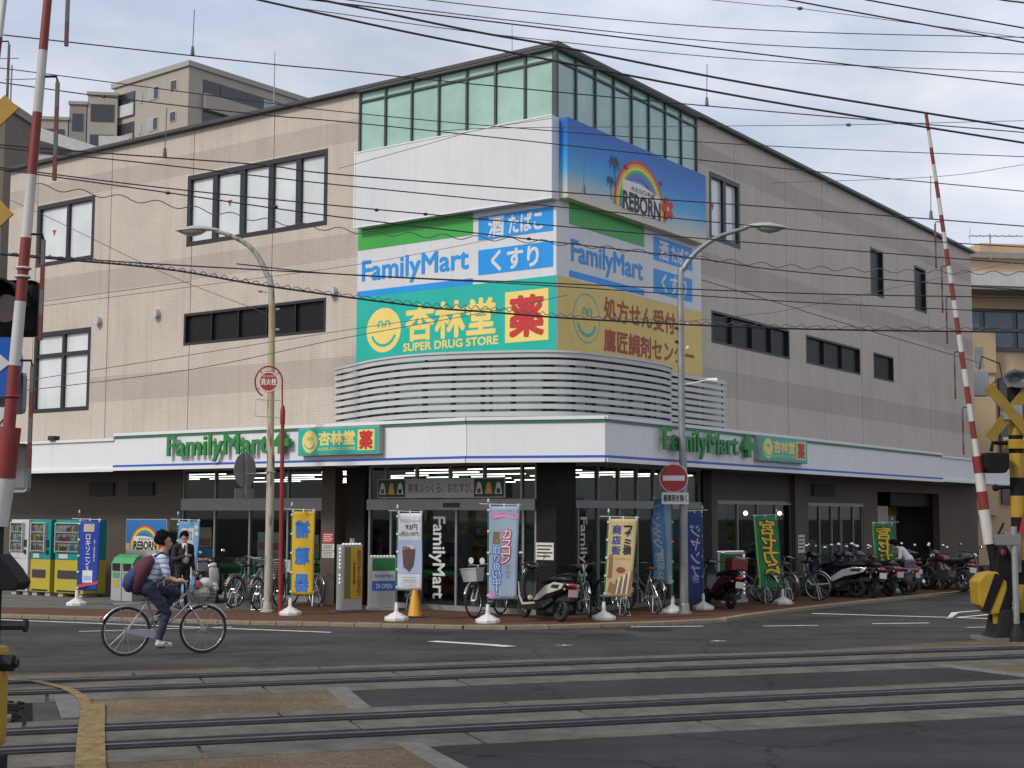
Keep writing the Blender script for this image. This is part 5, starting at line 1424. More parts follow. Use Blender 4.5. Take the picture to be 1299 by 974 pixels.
# ================================================================ bicycles
RUB = M('tyre_rubber', (.018, .018, .018), .75); CHR = M('chrome', (.55, .55, .55), .2, metal=.95); SILV = M('silver_paint', (.42, .43, .45), .3, metal=.7)
BLK = M('black_plastic', (.015, .015, .016), .45); SADB = M('saddle_brown', (.16, .06, .03), .6); BASK = M('basket_grey', (.2, .2, .2), .5, metal=.4)
def make_bike(label, frame_mat, basket='wire', saddle=BLK, rack=True, seat_bag=None):
    t = thing('bicycle', label, 'bicycle', group='bicycles at the shop')
    R = .345
    hub = {'rear_wheel': (-.48, 0, R), 'front_wheel': (.62, 0, R)}
    for nm, c in hub.items():
        w = MB().cyl((c[0], -.05, c[2]), (c[0], .05, c[2]), .028, n=8).build(nm, SILV, t)
        MB().torus(c, (0, 1, 0), R - .017, .018, 36, 6).build('tyre', RUB, w, smooth='all')
        MB().torus(c, (0, 1, 0), R - .042, .010, 36, 5).build('rim', CHR, w, smooth='all')
        m = MB()
        for i in range(18):
            a = 2 * PI * i / 18; s = (-1) ** i
            m.tube([(c[0] + .025 * math.cos(a + .9 * s), .03 * s, c[2] + .025 * math.sin(a + .9 * s)), (c[0] + (R - .05) * math.cos(a), 0, c[2] + (R - .05) * math.sin(a))], .0022, 4, caps=False)
        tag(m.build('spokes', SILV, w), kind='stuff')
        a0, a1 = (.15, 2.75) if nm == 'rear_wheel' else (.35, 2.3)
        m = MB(); rs = []
        for i in range(19):
            a = a0 + (a1 - a0) * i / 18
            rs.append([(c[0] + r * math.cos(a), y, c[2] + r * math.sin(a)) for r, y in ((R + .008, -.03), (R + .026, -.018), (R + .03, 0), (R + .026, .018), (R + .008, .03), (R + .02, 0))])
        m.rings(rs).build('fender', CHR if frame_mat is not BLK else SILV, t, smooth='all')
    BB = Vector((-.04, 0, .29)); ST = Vector((-.2, 0, .80)); HB = Vector((.42, 0, .70)); HT = Vector((.37, 0, .92)); RH_ = Vector((-.48, 0, R)); FH = Vector((.62, 0, R))
    m = MB()
    m.tube([BB, ST], .016, 8).tube([HB, HT], .019, 8)
    m.tube([HB + Vector((0, 0, .03)), Vector((.15, 0, .47)), BB + Vector((-.02, 0, .03))], .019, 8).tube([HT - Vector((0, 0, .05)), Vector((.12, 0, .62)), BB + (ST - BB) * .45], .013, 8)
    for s in (-1, 1):
        m.tube([BB + Vector((0, .03 * s, 0)), RH_ + Vector((0, .055 * s, 0))], .009, 6).tube([ST - Vector((0, 0, .06)), RH_ + Vector((0, .055 * s, 0))], .008, 6)
    m.build('frame', frame_mat, t, smooth=True)
    m = MB()
    for s in (-1, 1): m.tube([HB, HB + Vector((.02, .05 * s, -.06)), (.54, .05 * s, .5), FH + Vector((0, .05 * s, 0))], .011, 6)
    m.build('fork', CHR, t, smooth=True)
    m = MB().tube([HT, HT + Vector((-.03, 0, .12))], .013, 8)
    m.tube([(.12, -.28, .99), (.22, -.29, 1.02), (.33, -.22, 1.05), (.36, -.08, 1.04), (.34, 0, 1.03), (.36, .08, 1.04), (.33, .22, 1.05), (.22, .29, 1.02), (.12, .28, .99)], .011, 8)
    hb = m.build('handlebar', CHR, t, smooth=True)
    for s in (-1, 1):
        MB().tube([(.11, .28 * s, .985), (.22, .288 * s, 1.018)], .017, 8).build('grip', BLK, hb)
        MB().tube([(.25, .27 * s, 1.03), (.16, .25 * s, .98)], .006, 5).build('brake_lever', SILV, hb)
    MB().tube([ST, ST + Vector((-.02, 0, .1))], .012, 8).build('seat_post', CHR, t)
    rs = []
    for x, hw, z, hh in ((-.36, .05, .93, .02), (-.33, .11, .93, .035), (-.22, .10, .925, .035), (-.1, .04, .92, .025), (-.04, .02, .915, .015)):
        rs.append([(x, hw * math.cos(2 * PI * k / 10), z + hh * math.sin(2 * PI * k / 10)) for k in range(10)])
    MB().rings(rs).build('saddle', saddle, t, smooth='all')
    m = MB().torus(BB, (0, 1, 0), .09, .006, 20, 4).cyl(BB + Vector((0, -.07, 0)), BB + Vector((0, .07, 0)), .018, n=8)
    m.tube([BB + Vector((0, -.075, 0)), BB + Vector((.03, -.08, -.165))], .009, 6).tube([BB + Vector((0, .075, 0)), BB + Vector((-.03, .08, .165))], .009, 6)
    ck = m.build('crank', SILV, t)
    MB().box(-.06, -.17, .105, .04, -.085, .13).build('pedal', BLK, ck, Matrix.Translation((.0, 0, 0))); MB().box(-.12, .085, .445, -.02, .17, .47).build('pedal', BLK, ck)
    MB().prism([(-.5, .33), (-.46, .375), (-.04, .37), (.05, .30), (-.02, .225), (-.44, .315)], -.062, -.052).build('chain_case', frame_mat, t)
    if basket == 'wire':
        m = MB()
        def rct(z, a, b_, w): return [(a, -w, z), (b_, -w, z), (b_, w, z), (a, w, z)]
        lv = [rct(.72 + .05 * i, .46 - .006 * i, .72 + .012 * i, .14 + .008 * i) for i in range(6)]
        for r_ in lv: m.tube(r_, .004, 4, loop=True)
        for k in range(4):
            for i in range(5):
                f0 = lambda r_: Vector(r_[k]) + (Vector(r_[(k + 1) % 4]) - Vector(r_[k])) * i / 5
                m.tube([f0(lv[0]), f0(lv[-1])], .003, 4, caps=False)
        for i in range(1, 5): m.tube([(.46 + .052 * i, -.14, .72), (.46 + .052 * i, .14, .72)], .003, 4, caps=False)
        m.build('basket', BASK, t)
    elif basket == 'plastic':
        rs = [[(.44, -.15, .72), (.70, -.15, .72), (.70, .15, .72), (.44, .15, .72)], [(.42, -.18, .98), (.76, -.18, .98), (.76, .18, .98), (.42, .18, .98)]]
        m = MB().rings(rs, False); m.f.append((3, 2, 1, 0)); m.rings([[(.41, -.19, .97), (.77, -.19, .97), (.77, .19, .97), (.41, .19, .97)], [(.41, -.19, .99), (.77, -.19, .99), (.77, .19, .99), (.41, .19, .99)]], False)
        m.build('basket', M('basket_plastic', (.42, .42, .41), .6), t)
    if rack:
        m = MB()
        for y in (-.06, -.02, .02, .06): m.tube([(-.28, y, .74), (-.66, y, .735)], .005, 5)
        m.tube([(-.66, -.06, .735), (-.66, .06, .735)], .006, 5)
        for s in (-1, 1): m.tube([(-.6, .06 * s, .735), (-.48, .06 * s, R)], .005, 5)
        m.build('rear_rack', SILV, t)
    m = MB().tube([(-.48, .08, R), (-.56, .12, .02)], .009, 6).tube([(-.48, -.08, R), (-.56, -.12, .02)], .009, 6).tube([(-.56, -.12, .02), (-.56, .12, .02)], .009, 6)
    m.build('kickstand', SILV, t)
    MB().cyl((.60, 0, .66), (.66, 0, .66), .035, .045, n=10).build('headlamp', CHR, t); MB().ell((-.83, 0, .55), (.015, .03, .03), 8, 5).build('reflector', M('reflector_red', (.45, .02, .02), .3), t)
    return t
BWHITE = M('bike_white', (.55, .55, .54), .35); BBLUE = M('bike_blue', (.03, .05, .16), .35); BGREEN = M('bike_green', (.02, .09, .06), .35); BRED = M('bike_maroon', (.16, .02, .03), .35)
P_silver = make_bike('silver bicycle with a wire basket parked with its rear wheel by the red pole', SILV)
P_black = make_bike('black bicycle with a pale plastic basket behind the pink lettered banner', M('bike_black', (.02, .02, .022), .3), 'plastic')
P_brown = make_bike('silver bicycle with a brown saddle right of the beige banner', SILV, None, SADB)
P_green = make_bike('dark green bicycle with bare swept handlebars beside the corner pillar', BGREEN, None, BLK, False)
used = set()
def put_bike(p, label, x, y, ang, s=1.03, roll=.08):
    o = p if p.name not in used else copy_tree(p)
    used.add(p.name)
    o.location = (x, y, PZ); o.rotation_euler = (roll, 0, math.radians(ang)); o.scale = (s, s, s)
    o['label'] = label
    return o
put_bike(P_silver, 'silver bicycle with a wire basket left of the cream lamp pole', -5.95, 31.7, 62)
put_bike(P_silver, 'silver bicycle parked directly behind the cream lamp pole', -5.42, 31.25, 75, roll=-.06)
put_bike(P_black, 'black bicycle with a pale plastic basket behind the pink lettered banner', -.45, 29.25, -118)
put_bike(P_black, 'black bicycle with plastic basket between the red pole and yellow banner', -4.75, 32.2, 128, roll=.1)
put_bike(P_brown, 'silver bicycle with a brown saddle left of the no entry pole', 2.85, 30.55, 118)
put_bike(P_brown, 'silver bicycle half hidden behind the beige banner', 2.15, 29.85, 112, roll=.1)
put_bike(P_green, 'dark green bicycle with swept handlebars between corner pillar and beige banner', 1.55, 29.75, -84)
put_bike(P_silver, 'silver bicycle parked behind the pharmacy and store sign stands', -2.3, 31.4, 100)
put_bike(P_brown, 'silver bicycle in front of the green banner, left of two', 5.75, 33.75, 128)
put_bike(P_brown, 'silver bicycle with shining fender below the green banner, right of two', 6.35, 33.95, 118, roll=.12)
put_bike(P_green, 'dark bicycle with a cream-rimmed wheel left of the white panelled scooter', 7.15, 35.0, 150)
put_bike(P_silver, 'silver bicycle leaning among motorcycles behind the person in white', 11.75, 40.3, 150)
put_bike(P_black, 'black bicycle with basket behind the recycling bins', -8.0, 33.6, 20)
put_bike(P_green, 'dark bicycle close behind the cream lamp pole, nearest the window', -6.3, 33.0, 70)

# ================================================================ scooters and motorcycles
def loftx(secs, n=14, p=2.5):
    rs = []
    for x, zc, hw, hh in secs:
        r = []
        for k in range(n):
            a = 2 * PI * k / n; c, s = math.cos(a), math.sin(a)
            r.append((x, hw * math.copysign(abs(c) ** (2 / p), c), zc + hh * math.copysign(abs(s) ** (2 / p), s)))
        rs.append(r)
    return rs
def wheel(t, name, x, R, w, rimm, n=28):
    o = MB().cyl((x, -.06, R), (x, .06, R), .05, n=10).build(name, BLK, t)
    MB().torus((x, 0, R), (0, 1, 0), R - w * .5, w * .52, n, 9).build('tyre', RUB, o, smooth='all')
    m = MB().torus((x, 0, R), (0, 1, 0), R - w * 1.02, .016, n, 6)
    for i in range(5):
        a = 2 * PI * i / 5; m.tube([(x, 0, R), (x + (R - w) * math.cos(a), 0, R + (R - w) * math.sin(a))], .014, 6)
    m.build('rim', rimm, o, smooth=True)
    return o
PLATE = M('plate_pink', (.55, .34, .33), .5); PLATEW = M('plate_white', (.55, .55, .53), .5); TAIL = M('tail_red', (.4, .02, .02), .25, coat=.5); MIR = M('mirror_glass', (.75, .77, .8), .05, metal=1.0)
WRIM = M('dark_rim', (.05, .05, .052), .4, metal=.5)
def make_scooter(label, main, accent, seatm=BLK, plate=PLATE, shield=True):
    t = thing('scooter', label, 'scooter', group='scooters and motorcycles parked on the pavement')
    wheel(t, 'rear_wheel', -.62, .235, .10, WRIM); wheel(t, 'front_wheel', .66, .235, .09, WRIM)
    MB().rings(loftx([(-.98, .68, .04, .03), (-.90, .69, .10, .07), (-.72, .66, .15, .12), (-.45, .58, .18, .18), (-.2, .52, .18, .20), (0.0, .42, .15, .14), (.06, .36, .12, .06)])).build('body', main, t, smooth='all')
    for s in (-1, 1):                           # pale side panels
        m = MB(); pl = [(-.93, .72), (-.6, .74), (-.3, .66), (-.02, .47), (.06, .36), (-.1, .38), (-.35, .50), (-.62, .56), (-.85, .62)]
        m.prism(pl, s * .165, s * .195).build('side_panel', accent, t, bevel=.012)
        MB().prism([(-.80, .70), (-.55, .69), (-.5, .63), (-.75, .62)], s * .19, s * .2).build('side_vent', BLK, t)
    MB().rings(loftx([(-.86, .80, .07, .03), (-.7, .815, .13, .05), (-.45, .80, .145, .06), (-.15, .765, .13, .06), (.06, .73, .08, .04)], 14, 3)).build('seat', seatm, t, smooth='all')
    MB().tube([(-.55, .13, .84), (-.85, .13, .9), (-.95, .08, .91), (-.95, -.08, .91), (-.85, -.13, .9), (-.55, -.13, .84)], .014, 6).build('grab_rail', BLK, t)
    for s in (-1, 1): MB().prism([(-.55, .44), (-.1, .36), (.08, .30), (.42, .26), (.55, .32), (.52, .22), (.40, .17), (.0, .18), (-.3, .24), (-.6, .38)], s * .15, s * .185).build('under_cowl', main, t, bevel=.01)
    for s in (-1, 1): MB().prism([(.0, .335), (.42, .30), (.56, .44), (.63, .7), (.66, .7), (.6, .42), (.46, .255), (.0, .30)], s * .19, s * .2).build('trim', accent, t)
    MB().box(-.02, -.17, .27, .46, .17, .33).build('floorboard', BLK, t, bevel=.02)
    MB().box(-.5, -.11, .16, .02, .11, .34).cyl((-.75, -.14, .28), (-.3, -.14, .25), .055, .05, n=12).build('engine', BLK, t, bevel=.0)
    rs = []
    for z, x, hw, th in ((.24, .46, .12, .05), (.4, .50, .18, .05), (.6, .55, .205, .06), (.8, .56, .20, .07), (.95, .54, .15, .07), (1.02, .52, .08, .04)):
        rs.append([(x + th * math.cos(a) * (1.6 if math.cos(a) > 0 else .6), hw * math.sin(a), z) for a in [2 * PI * k / 14 for k in range(14)]])
    MB().rings(rs).build('leg_shield', main, t, smooth='all')
    rs = []
    for z, x, hw in ((.26, .60, .03), (.42, .63, .10), (.62, .665, .13), (.82, .66, .12), (.94, .61, .05)):
        rs.append([(x + .03 * math.cos(a), hw * math.sin(a), z) for a in [2 * PI * k / 12 for k in range(12)]])
    MB().rings(rs).build('front_panel', accent, t, smooth='all')
    rs = []
    for i in range(9):
        a = .35 + 2.3 * i / 8
        rs.append([(.66 + r * math.cos(a), y, .235 + r * math.sin(a)) for r, y in ((.25, -.07), (.275, -.05), (.285, 0), (.275, .05), (.25, .07), (.26, 0))])
    MB().rings(rs).build('front_fender', accent, t, smooth='all')
    m = MB()
    for s in (-1, 1): m.tube([(.66, .065 * s, .235), (.60, .065 * s, .6)], .02, 8)
    m.build('fork', BLK, t)
    MB().rings(loftx([(.40, 1.0, .10, .04), (.48, 1.03, .15, .07), (.58, 1.03, .13, .08), (.65, 1.01, .06, .05)])).build('handle_cover', main, t, smooth='all')
    hb = MB().tube([(.40, -.34, 1.03), (.46, -.2, 1.04), (.48, 0, 1.03), (.46, .2, 1.04), (.40, .34, 1.03)], .015, 8).build('handlebar', BLK, t)
    for s in (-1, 1):
        MB().tube([(.47, .2 * s, 1.05), (.5, .27 * s, 1.2)], .007, 6).build('mirror_stalk', BLK, hb)
        MB().ell((.5, .28 * s, 1.25), (.02, .06, .045), 12, 7).build('mirror', MIR, hb, smooth='all')
    MB().ell((.655, 0, .93), (.035, .09, .06), 12, 7).build('headlamp', M('lamp_lens', (.5, .52, .53), .1, coat=.5), t, smooth='all')
    MB().ell((-.96, 0, .70), (.04, .1, .04), 12, 7).build('tail_lamp', TAIL, t, smooth='all')
    MB().box(-1.0, -.1, .48, -.985, .1, .62).build('number_plate', plate, t); MB().box(-.98, -.06, .40, -.7, .06, .5).build('rear_fender', BLK, t)
    for s in (-1, 1): MB().ell((-.93, .16 * s, .62), (.03, .03, .025), 8, 5).build('indicator', M('indicator_amber', (.5, .22, .03), .3), t)
    MB().tube([(-.2, .1, .25), (-.26, .2, .02)], .01, 6).build('side_stand', BLK, t)
    return t
SBLK = M('scooter_black', (.012, .012, .013), .25, coat=.5); SCRM = M('scooter_cream', (.46, .43, .38), .3, coat=.3); SWH = M('scooter_white', (.55, .55, .54), .3, coat=.3)
SDRED = M('scooter_red', (.16, .015, .012), .3, coat=.3); SGRY = M('scooter_grey', (.07, .07, .075), .3, coat=.4); SNAV = M('scooter_navy', (.02, .025, .05), .3, coat=.4)
def place(o, x, y, ang, s=1.0, lean=.09, label=None):
    o.location = (x, y, PZ); o.rotation_euler = (lean, 0, math.radians(ang)); o.scale = (s, s, s)
    if label: o['label'] = label
    return o
place(make_scooter('black scooter with cream side panels and a pink plate in front of the corner pillar', SBLK, SCRM), .62, 28.35, 122, 1.04)
place(make_scooter('white fronted scooter parked by the left window behind the cyclist', SBLK, M('scooter_pale', (.36, .36, .35), .4)), -7.15, 33.6, -70, .97)
q = place(make_scooter('dark scooter with a red rear box and white plate beside the no entry pole', SBLK, SDRED, plate=PLATEW), 4.75, 32.3, 108, 1.0)
MB().box(-.95, -.2, .86, -.58, .2, 1.14).build('rear_box', SDRED, q, bevel=.03)
place(make_scooter('black scooter with large white side panels, leftmost of the far row', SBLK, SWH), 8.3, 36.4, 150, 1.05)
place(make_scooter('black scooter parked second in the far row beside the white panelled one', SBLK, SGRY, plate=PLATEW), 9.0, 36.55, 112, 1.05)
place(make_scooter('dark grey scooter third in the far row', SGRY, SGRY), 9.55, 37.25, 118, 1.05)
place(make_scooter('small pale scooter left of the person in white', SGRY, M('scooter_silver', (.3, .3, .31), .3, coat=.3)), 10.15, 37.9, 130, .95)
place(make_scooter('navy scooter parked close to the wall behind the far row', SNAV, SBLK), 9.3, 38.6, 120, 1.0)
def make_moto(label, tank, tailm):
    t = thing('motorcycle', label, 'motorcycle', group='scooters and motorcycles parked on the pavement')
    wheel(t, 'rear_wheel', -.68, .31, .13, SILV); wheel(t, 'front_wheel', .70, .31, .11, SILV)
    MB().box(-.25, -.14, .3, .25, .14, .58).cyl((.08, 0, .5), (.2, 0, .75), .11, .1, n=12).build('engine', M('engine_grey', (.12, .12, .125), .4, metal=.6), t, bevel=.0)
    MB().rings(loftx([(-.12, .84, .06, .05), (0, .88, .13, .10), (.2, .90, .15, .12), (.38, .88, .12, .10), (.46, .86, .05, .05)])).build('fuel_tank', tank, t, smooth='all')
    MB().rings(loftx([(-.85, .92, .06, .03), (-.65, .86, .12, .05), (-.35, .82, .13, .06), (-.08, .84, .08, .05)], 14, 3)).build('seat', BLK, t, smooth='all')
    MB().rings(loftx([(-1.02, .98, .02, .02), (-.9, .94, .07, .05), (-.7, .84, .11, .08), (-.5, .74, .09, .06)])).build('tail_cowl', tailm, t, smooth='all')
    m = MB()
    m.tube([(.4, 0, .85), (.15, 0, .35), (-.2, 0, .3), (-.3, 0, .7), (.4, 0, .85)], .025, 8)
    for s in (-1, 1): m.tube([(-.2, .08 * s, .38), (-.68, .1 * s, .31)], .025, 8)
    m.build('frame', BLK, t)
    m = MB()
    for s in (-1, 1): m.tube([(.70, .09 * s, .31), (.42, .09 * s, .98)], .024, 8)
    m.build('fork', CHR, t, smooth=True)
    hb = MB().tube([(.26, -.36, 1.02), (.36, -.2, 1.05), (.40, 0, 1.02), (.36, .2, 1.05), (.26, .36, 1.02)], .014, 8).build('handlebar', BLK, t)
    for s in (-1, 1):
        MB().tube([(.34, .25 * s, 1.04), (.34, .34 * s, 1.2)], .007, 6).build('mirror_stalk', BLK, hb); MB().ell((.34, .36 * s, 1.23), (.02, .06, .04), 12, 7).build('mirror', MIR, hb, smooth='all')
    MB().ell((.54, 0, .92), (.08, .1, .1), 14, 8).build('headlamp', CHR, t, smooth='all')
    MB().tube([(.1, -.14, .4), (.0, -.17, .24), (-.4, -.18, .26), (-.95, -.2, .36)], [.03, .035, .05, .055], 10).build('exhaust', CHR, t, smooth=True)
    MB().box(-1.0, -.1, .55, -.985, .1, .68).build('number_plate', PLATEW, t); MB().ell((-.98, 0, .87), (.03, .07, .035), 10, 6).build('tail_lamp', TAIL, t)
    rs = []
    for i in range(8):
        a = .5 + 1.9 * i / 7
        rs.append([(.70 + r * math.cos(a), y, .31 + r * math.sin(a)) for r, y in ((.33, -.07), (.355, -.04), (.36, 0), (.355, .04), (.33, .07), (.34, 0))])
    MB().rings(rs).build('front_fender', tank, t, smooth='all')
    MB().tube([(-.1, .1, .3), (-.16, .24, .02)], .012, 6).build('side_stand', BLK, t)
    return t
place(make_moto('black motorcycle with a dark red tank right of the person in white', M('tank_red', (.10, .012, .015), .2, coat=.6), SBLK), 12.2, 39.5, 118, 1.0)
place(make_moto('motorcycle with a white upswept tail farthest along the row', SBLK, SWH), 13.1, 40.9, 35, 1.0)
place(make_moto('black motorcycle between the far scooters and the person in white', SBLK, SGRY), 10.7, 39.0, 112, .95)

_extra = [o for o in scene.objects if o.name.startswith('scooter') and o.parent is None and o.type == 'EMPTY']
for k_, (x, y, a, lab) in enumerate(((9.9, 38.6, 115, 'dark scooter wedged behind the third scooter of the far row'), (8.3, 37.6, 105, 'scooter parked behind the white panelled scooter near the wall'), (11.9, 40.9, 122, 'dark scooter behind the red tanked motorcycle by the wall'), (12.6, 40.6, 118, 'dark scooter between the two motorcycles at the far end'))):
    place(copy_tree(_extra[(4, 7, 5, 4, 7)[k_]]), x, y, a, 1.0, .09, lab)
# ================================================================ people
def make_person(label, loc, rz, prims, mats, voxel=.013, extra=None, scale=1.0, z=None):
    """one continuous body: tapered limbs and volumes fused, then coloured by the limb each face belongs to"""
    m = MB()
    for p in prims:
        if p[0] == 'cap':
            a, b_, r0, r1 = Vector(p[1]), Vector(p[2]), p[3], p[4]
            d = (b_ - a).normalized(); pts, rad = [], []
            for k in range(5):
                q = PI / 2 * k / 4; pts.append(a - d * r0 * math.cos(q)); rad.append(max(.003, r0 * math.sin(q)))
            for k in range(5):
                q = PI / 2 * k / 4; pts.append(b_ + d * r1 * math.sin(q)); rad.append(max(.003, r1 * math.cos(q)))
            m.tube(pts, rad, 14)
        else:
            m.ell(p[1], p[2], 18, 12, None)
    me = bpy.data.meshes.new('person'); me.from_pydata(m.v, [], m.f)
    bm = bmesh.new(); bm.from_mesh(me); bmesh.ops.recalc_face_normals(bm, faces=bm.faces); bm.to_mesh(me); bm.free()
    sc_ = bpy.data.scenes.new('tmp'); tmp = bpy.data.objects.new('tmp', me); sc_.collection.objects.link(tmp)
    md = tmp.modifiers.new('r', 'REMESH'); md.mode = 'VOXEL'; md.voxel_size = voxel
    s = tmp.modifiers.new('s', 'SMOOTH'); s.factor = .5; s.iterations = 5
    sc_.view_layers[0].update(); dg = sc_.view_layers[0].depsgraph; dg.update()
    body = bpy.data.meshes.new_from_object(tmp.evaluated_get(dg))
    bpy.data.objects.remove(tmp); bpy.data.scenes.remove(sc_)
    body.materials.clear()
    for k in mats: body.materials.append(k)
    nrm = [v.normal.copy() for v in body.vertices]
    for v, vn in zip(body.vertices, nrm):      # faint folds in the cloth
        if v.co.z < 1.38: v.co += vn * (noise.noise(Vector((v.co.x * 9, v.co.y * 9, v.co.z * 16))) * .009)
    n = len(body.polygons); cc = np.empty(n * 3, dtype=np.float32); body.polygons.foreach_get('center', cc); cc = cc.reshape(-1, 3)
    best = np.full(n, 1e9); bi = np.zeros(n, dtype=np.int32)
    for p in prims:
        a, b_ = np.array(p[1], dtype=float), np.array(p[2], dtype=float); ab = b_ - a
        t_ = np.clip((cc - a) @ ab / (ab @ ab), 0, 1)
        d = np.linalg.norm(cc - a - np.outer(t_, ab), axis=1) - (p[3] + (p[4] - p[3]) * t_)
        k = d < best; best[k] = d[k]; bi[k] = p[5]
    body.polygons.foreach_set('material_index', bi); body.polygons.foreach_set('use_smooth', np.ones(n, dtype=bool))
    o = bpy.data.objects.new('person', body); COL.objects.link(o)
    o.location = loc; o.rotation_euler = (0, 0, rz); o.scale = (scale,) * 3
    return tag(o, label, 'person')
def head_prims(c, up, fw, sk, neck_from, s=1.0):
    c, up, fw = Vector(c), Vector(up).normalized(), Vector(fw).normalized(); sd = up.cross(fw)
    P = [('cap', neck_from, c - up * .07 * s, .056 * s, .052 * s, sk),
         ('cap', c + up * .035 * s - fw * .012 * s, c + up * .03 * s - fw * .025 * s, .088 * s, .088 * s, sk), ('cap', c - up * .05 * s + fw * .03 * s, c + up * .02 * s + fw * .022 * s, .056 * s, .07 * s, sk),
         ('cap', c - up * .088 * s + fw * .055 * s, c - up * .07 * s + fw * .03 * s, .028 * s, .045 * s, sk),
         ('cap', c + up * .02 * s + fw * .088 * s, c - up * .018 * s + fw * .105 * s, .011 * s, .016 * s, sk),
         ('cap', c - up * .052 * s + fw * .078 * s - sd * .02 * s, c - up * .052 * s + fw * .078 * s + sd * .02 * s, .014 * s, .014 * s, sk)]
    for q in (-1, 1): P.append(('cap', c + up * .015 * s + sd * q * .082 * s - fw * .01 * s, c - up * .025 * s + sd * q * .08 * s, .018 * s, .013 * s, sk))
    return P
def head_details(o, c, up, fw, hairm, long_hair=False, s=1.0):
    c, up, fw = Vector(c), Vector(up).normalized(), Vector(fw).normalized(); sd = up.cross(fw)
    B = Matrix((fw, sd, up)).transposed().to_4x4(); T = Matrix.Translation(c) @ B
    m = MB(); n, k = 20, 12; rs = []
    for i in range(k + 1):
        ph = PI * .5 - i * (PI * .74) / k        # crown downwards
        r = []
        for j in range(n):
            a = 2 * PI * j / n
            front = max(0, math.cos(a))
            phj = max(ph, (.42 if front > .35 else .42 - 1.0 * (1 - front / .35)) if not (front <= 0) else ph)
            rr = .105 + .018 * noise.noise(Vector((math.cos(a) * 7, math.sin(a) * 7, i * 1.7)))
            r.append(((-.02 + rr * 1.02 * math.cos(phj) * math.cos(a)) * s, rr * .9 * math.cos(phj) * math.sin(a) * s, (.028 + rr * 1.1 * math.sin(phj)) * s))
        rs.append(r)
    m.rings(rs)
    rnd = random.Random(3)
    for i in range(150):                       # loose tufts so that the outline is not a smooth cap
        ph = rnd.uniform(-.25, 1.5); a = rnd.uniform(0, 2 * PI)
        if math.cos(a) > .2 and ph < .55: continue
        rr = .104
        p0 = Vector((-.02 + rr * math.cos(ph) * math.cos(a), rr * .9 * math.cos(ph) * math.sin(a), .028 + rr * 1.1 * math.sin(ph)))
        nrm_ = (p0 - Vector((-.02, 0, .028))).normalized(); dn = Vector((rnd.uniform(-.3, .5), rnd.uniform(-.4, .4), -1.0 if ph < .8 else rnd.uniform(-.2, .3)))
        p1 = p0 + nrm_ * .010 + dn * .018; p2 = p1 + nrm_ * rnd.uniform(-.002, .010) + dn * .022
        m.tube([p0 * s, p1 * s, p2 * s], [.014 * s, .012 * s, .002 * s], 5)
    h = m.build('hair', hairm, o, T, smooth='all')
    for q in (-1, 1):
        MB().ell((.082 * s, q * .033 * s, .012 * s), (.008 * s, .015 * s, .008 * s), 8, 5).build('eye', M('eye_dark', (.02, .015, .012), .3), o, T)
        MB().tube([(.086 * s, q * .02 * s, .036 * s), (.085 * s, q * .05 * s, .034 * s)], .004, 5).build('eyebrow', hairm, o, T)
    return h
def hand(o, palm, dirv, up, sk, curl=1.0, s=1.0):
    """palm and five separate bent fingers, joined to the wrist"""
    d, u = Vector(dirv).normalized(), Vector(up).normalized(); sd = d.cross(u).normalized(); p = Vector(palm)
    m = MB()
    m.tube([p - d * .05, p - d * .02, p + d * .03, p + d * .045], [.02, .03, .034, .026], 10)
    for i in range(4):
        off = (-.03 + .02 * i); ln = (.062, .072, .068, .052)[i]
        a = p + d * .04 + sd * off; b_ = a + (d * .8 - u * .35 * curl) * ln * .55; c = b_ + (d * .25 - u * .9 * curl) * ln * .5; e = c + (-d * .5 - u * .5) * ln * .3 * curl
        m.tube([a - d * .015, a, b_, c, e], [.009, .0095, .009, .0085, .006], 7)
    a = p - sd * .03 - d * .01; m.tube([p - d * .02, a, a + (d * .6 - sd * .5 - u * .2) * .035, a + (d * .9 - u * .5) * .055], [.012, .0115, .010, .007], 7)
    return m.build('hand', sk, o, smooth='all')
SKIN = M('skin', (.42, .24, .16), .5, var=.06); HAIR = M('hair_black', (.009, .008, .007), .85, bump=.8, bscale=70, spec=.15)
JEAN = M('navy_trousers', (.018, .024, .048), .8, var=.2, scale=9); SUIT = M('black_suit', (.012, .012, .015), .75, var=.15, scale=8); SHOEW = M('white_shoe', (.48, .47, .45), .5); SHOEB = M('black_shoe', (.012, .012, .012), .35)
SHIRTW = M('white_shirt', (.55, .55, .57), .75, var=.05)
# patterned white and blue polo shirt
ps = bpy.data.materials.new('patterned_shirt'); ps.use_nodes = True; nt = ps.node_tree; b = nt.nodes['Principled BSDF']; b.inputs['Roughness'].default_value = .8
tc = nt.nodes.new('ShaderNodeTexCoord'); sp = nt.nodes.new('ShaderNodeSeparateXYZ'); nt.links.new(tc.outputs['Object'], sp.inputs['Vector'])
wv = nt.nodes.new('ShaderNodeTexWave'); wv.bands_direction = 'Z'; wv.inputs['Scale'].default_value = 4.2; wv.inputs['Distortion'].default_value = 5.0; wv.inputs['Detail'].default_value = 2
nt.links.new(tc.outputs['Object'], wv.inputs['Vector'])
rp = nt.nodes.new('ShaderNodeValToRGB'); rp.color_ramp.elements[0].position = .68; rp.color_ramp.elements[0].color = (.50, .53, .58, 1); rp.color_ramp.elements[1].position = .92; rp.color_ramp.elements[1].color = (.14, .20, .36, 1)
nt.links.new(wv.outputs['Fac'], rp.inputs['Fac']); nt.links.new(rp.outputs['Color'], b.inputs['Base Color'])

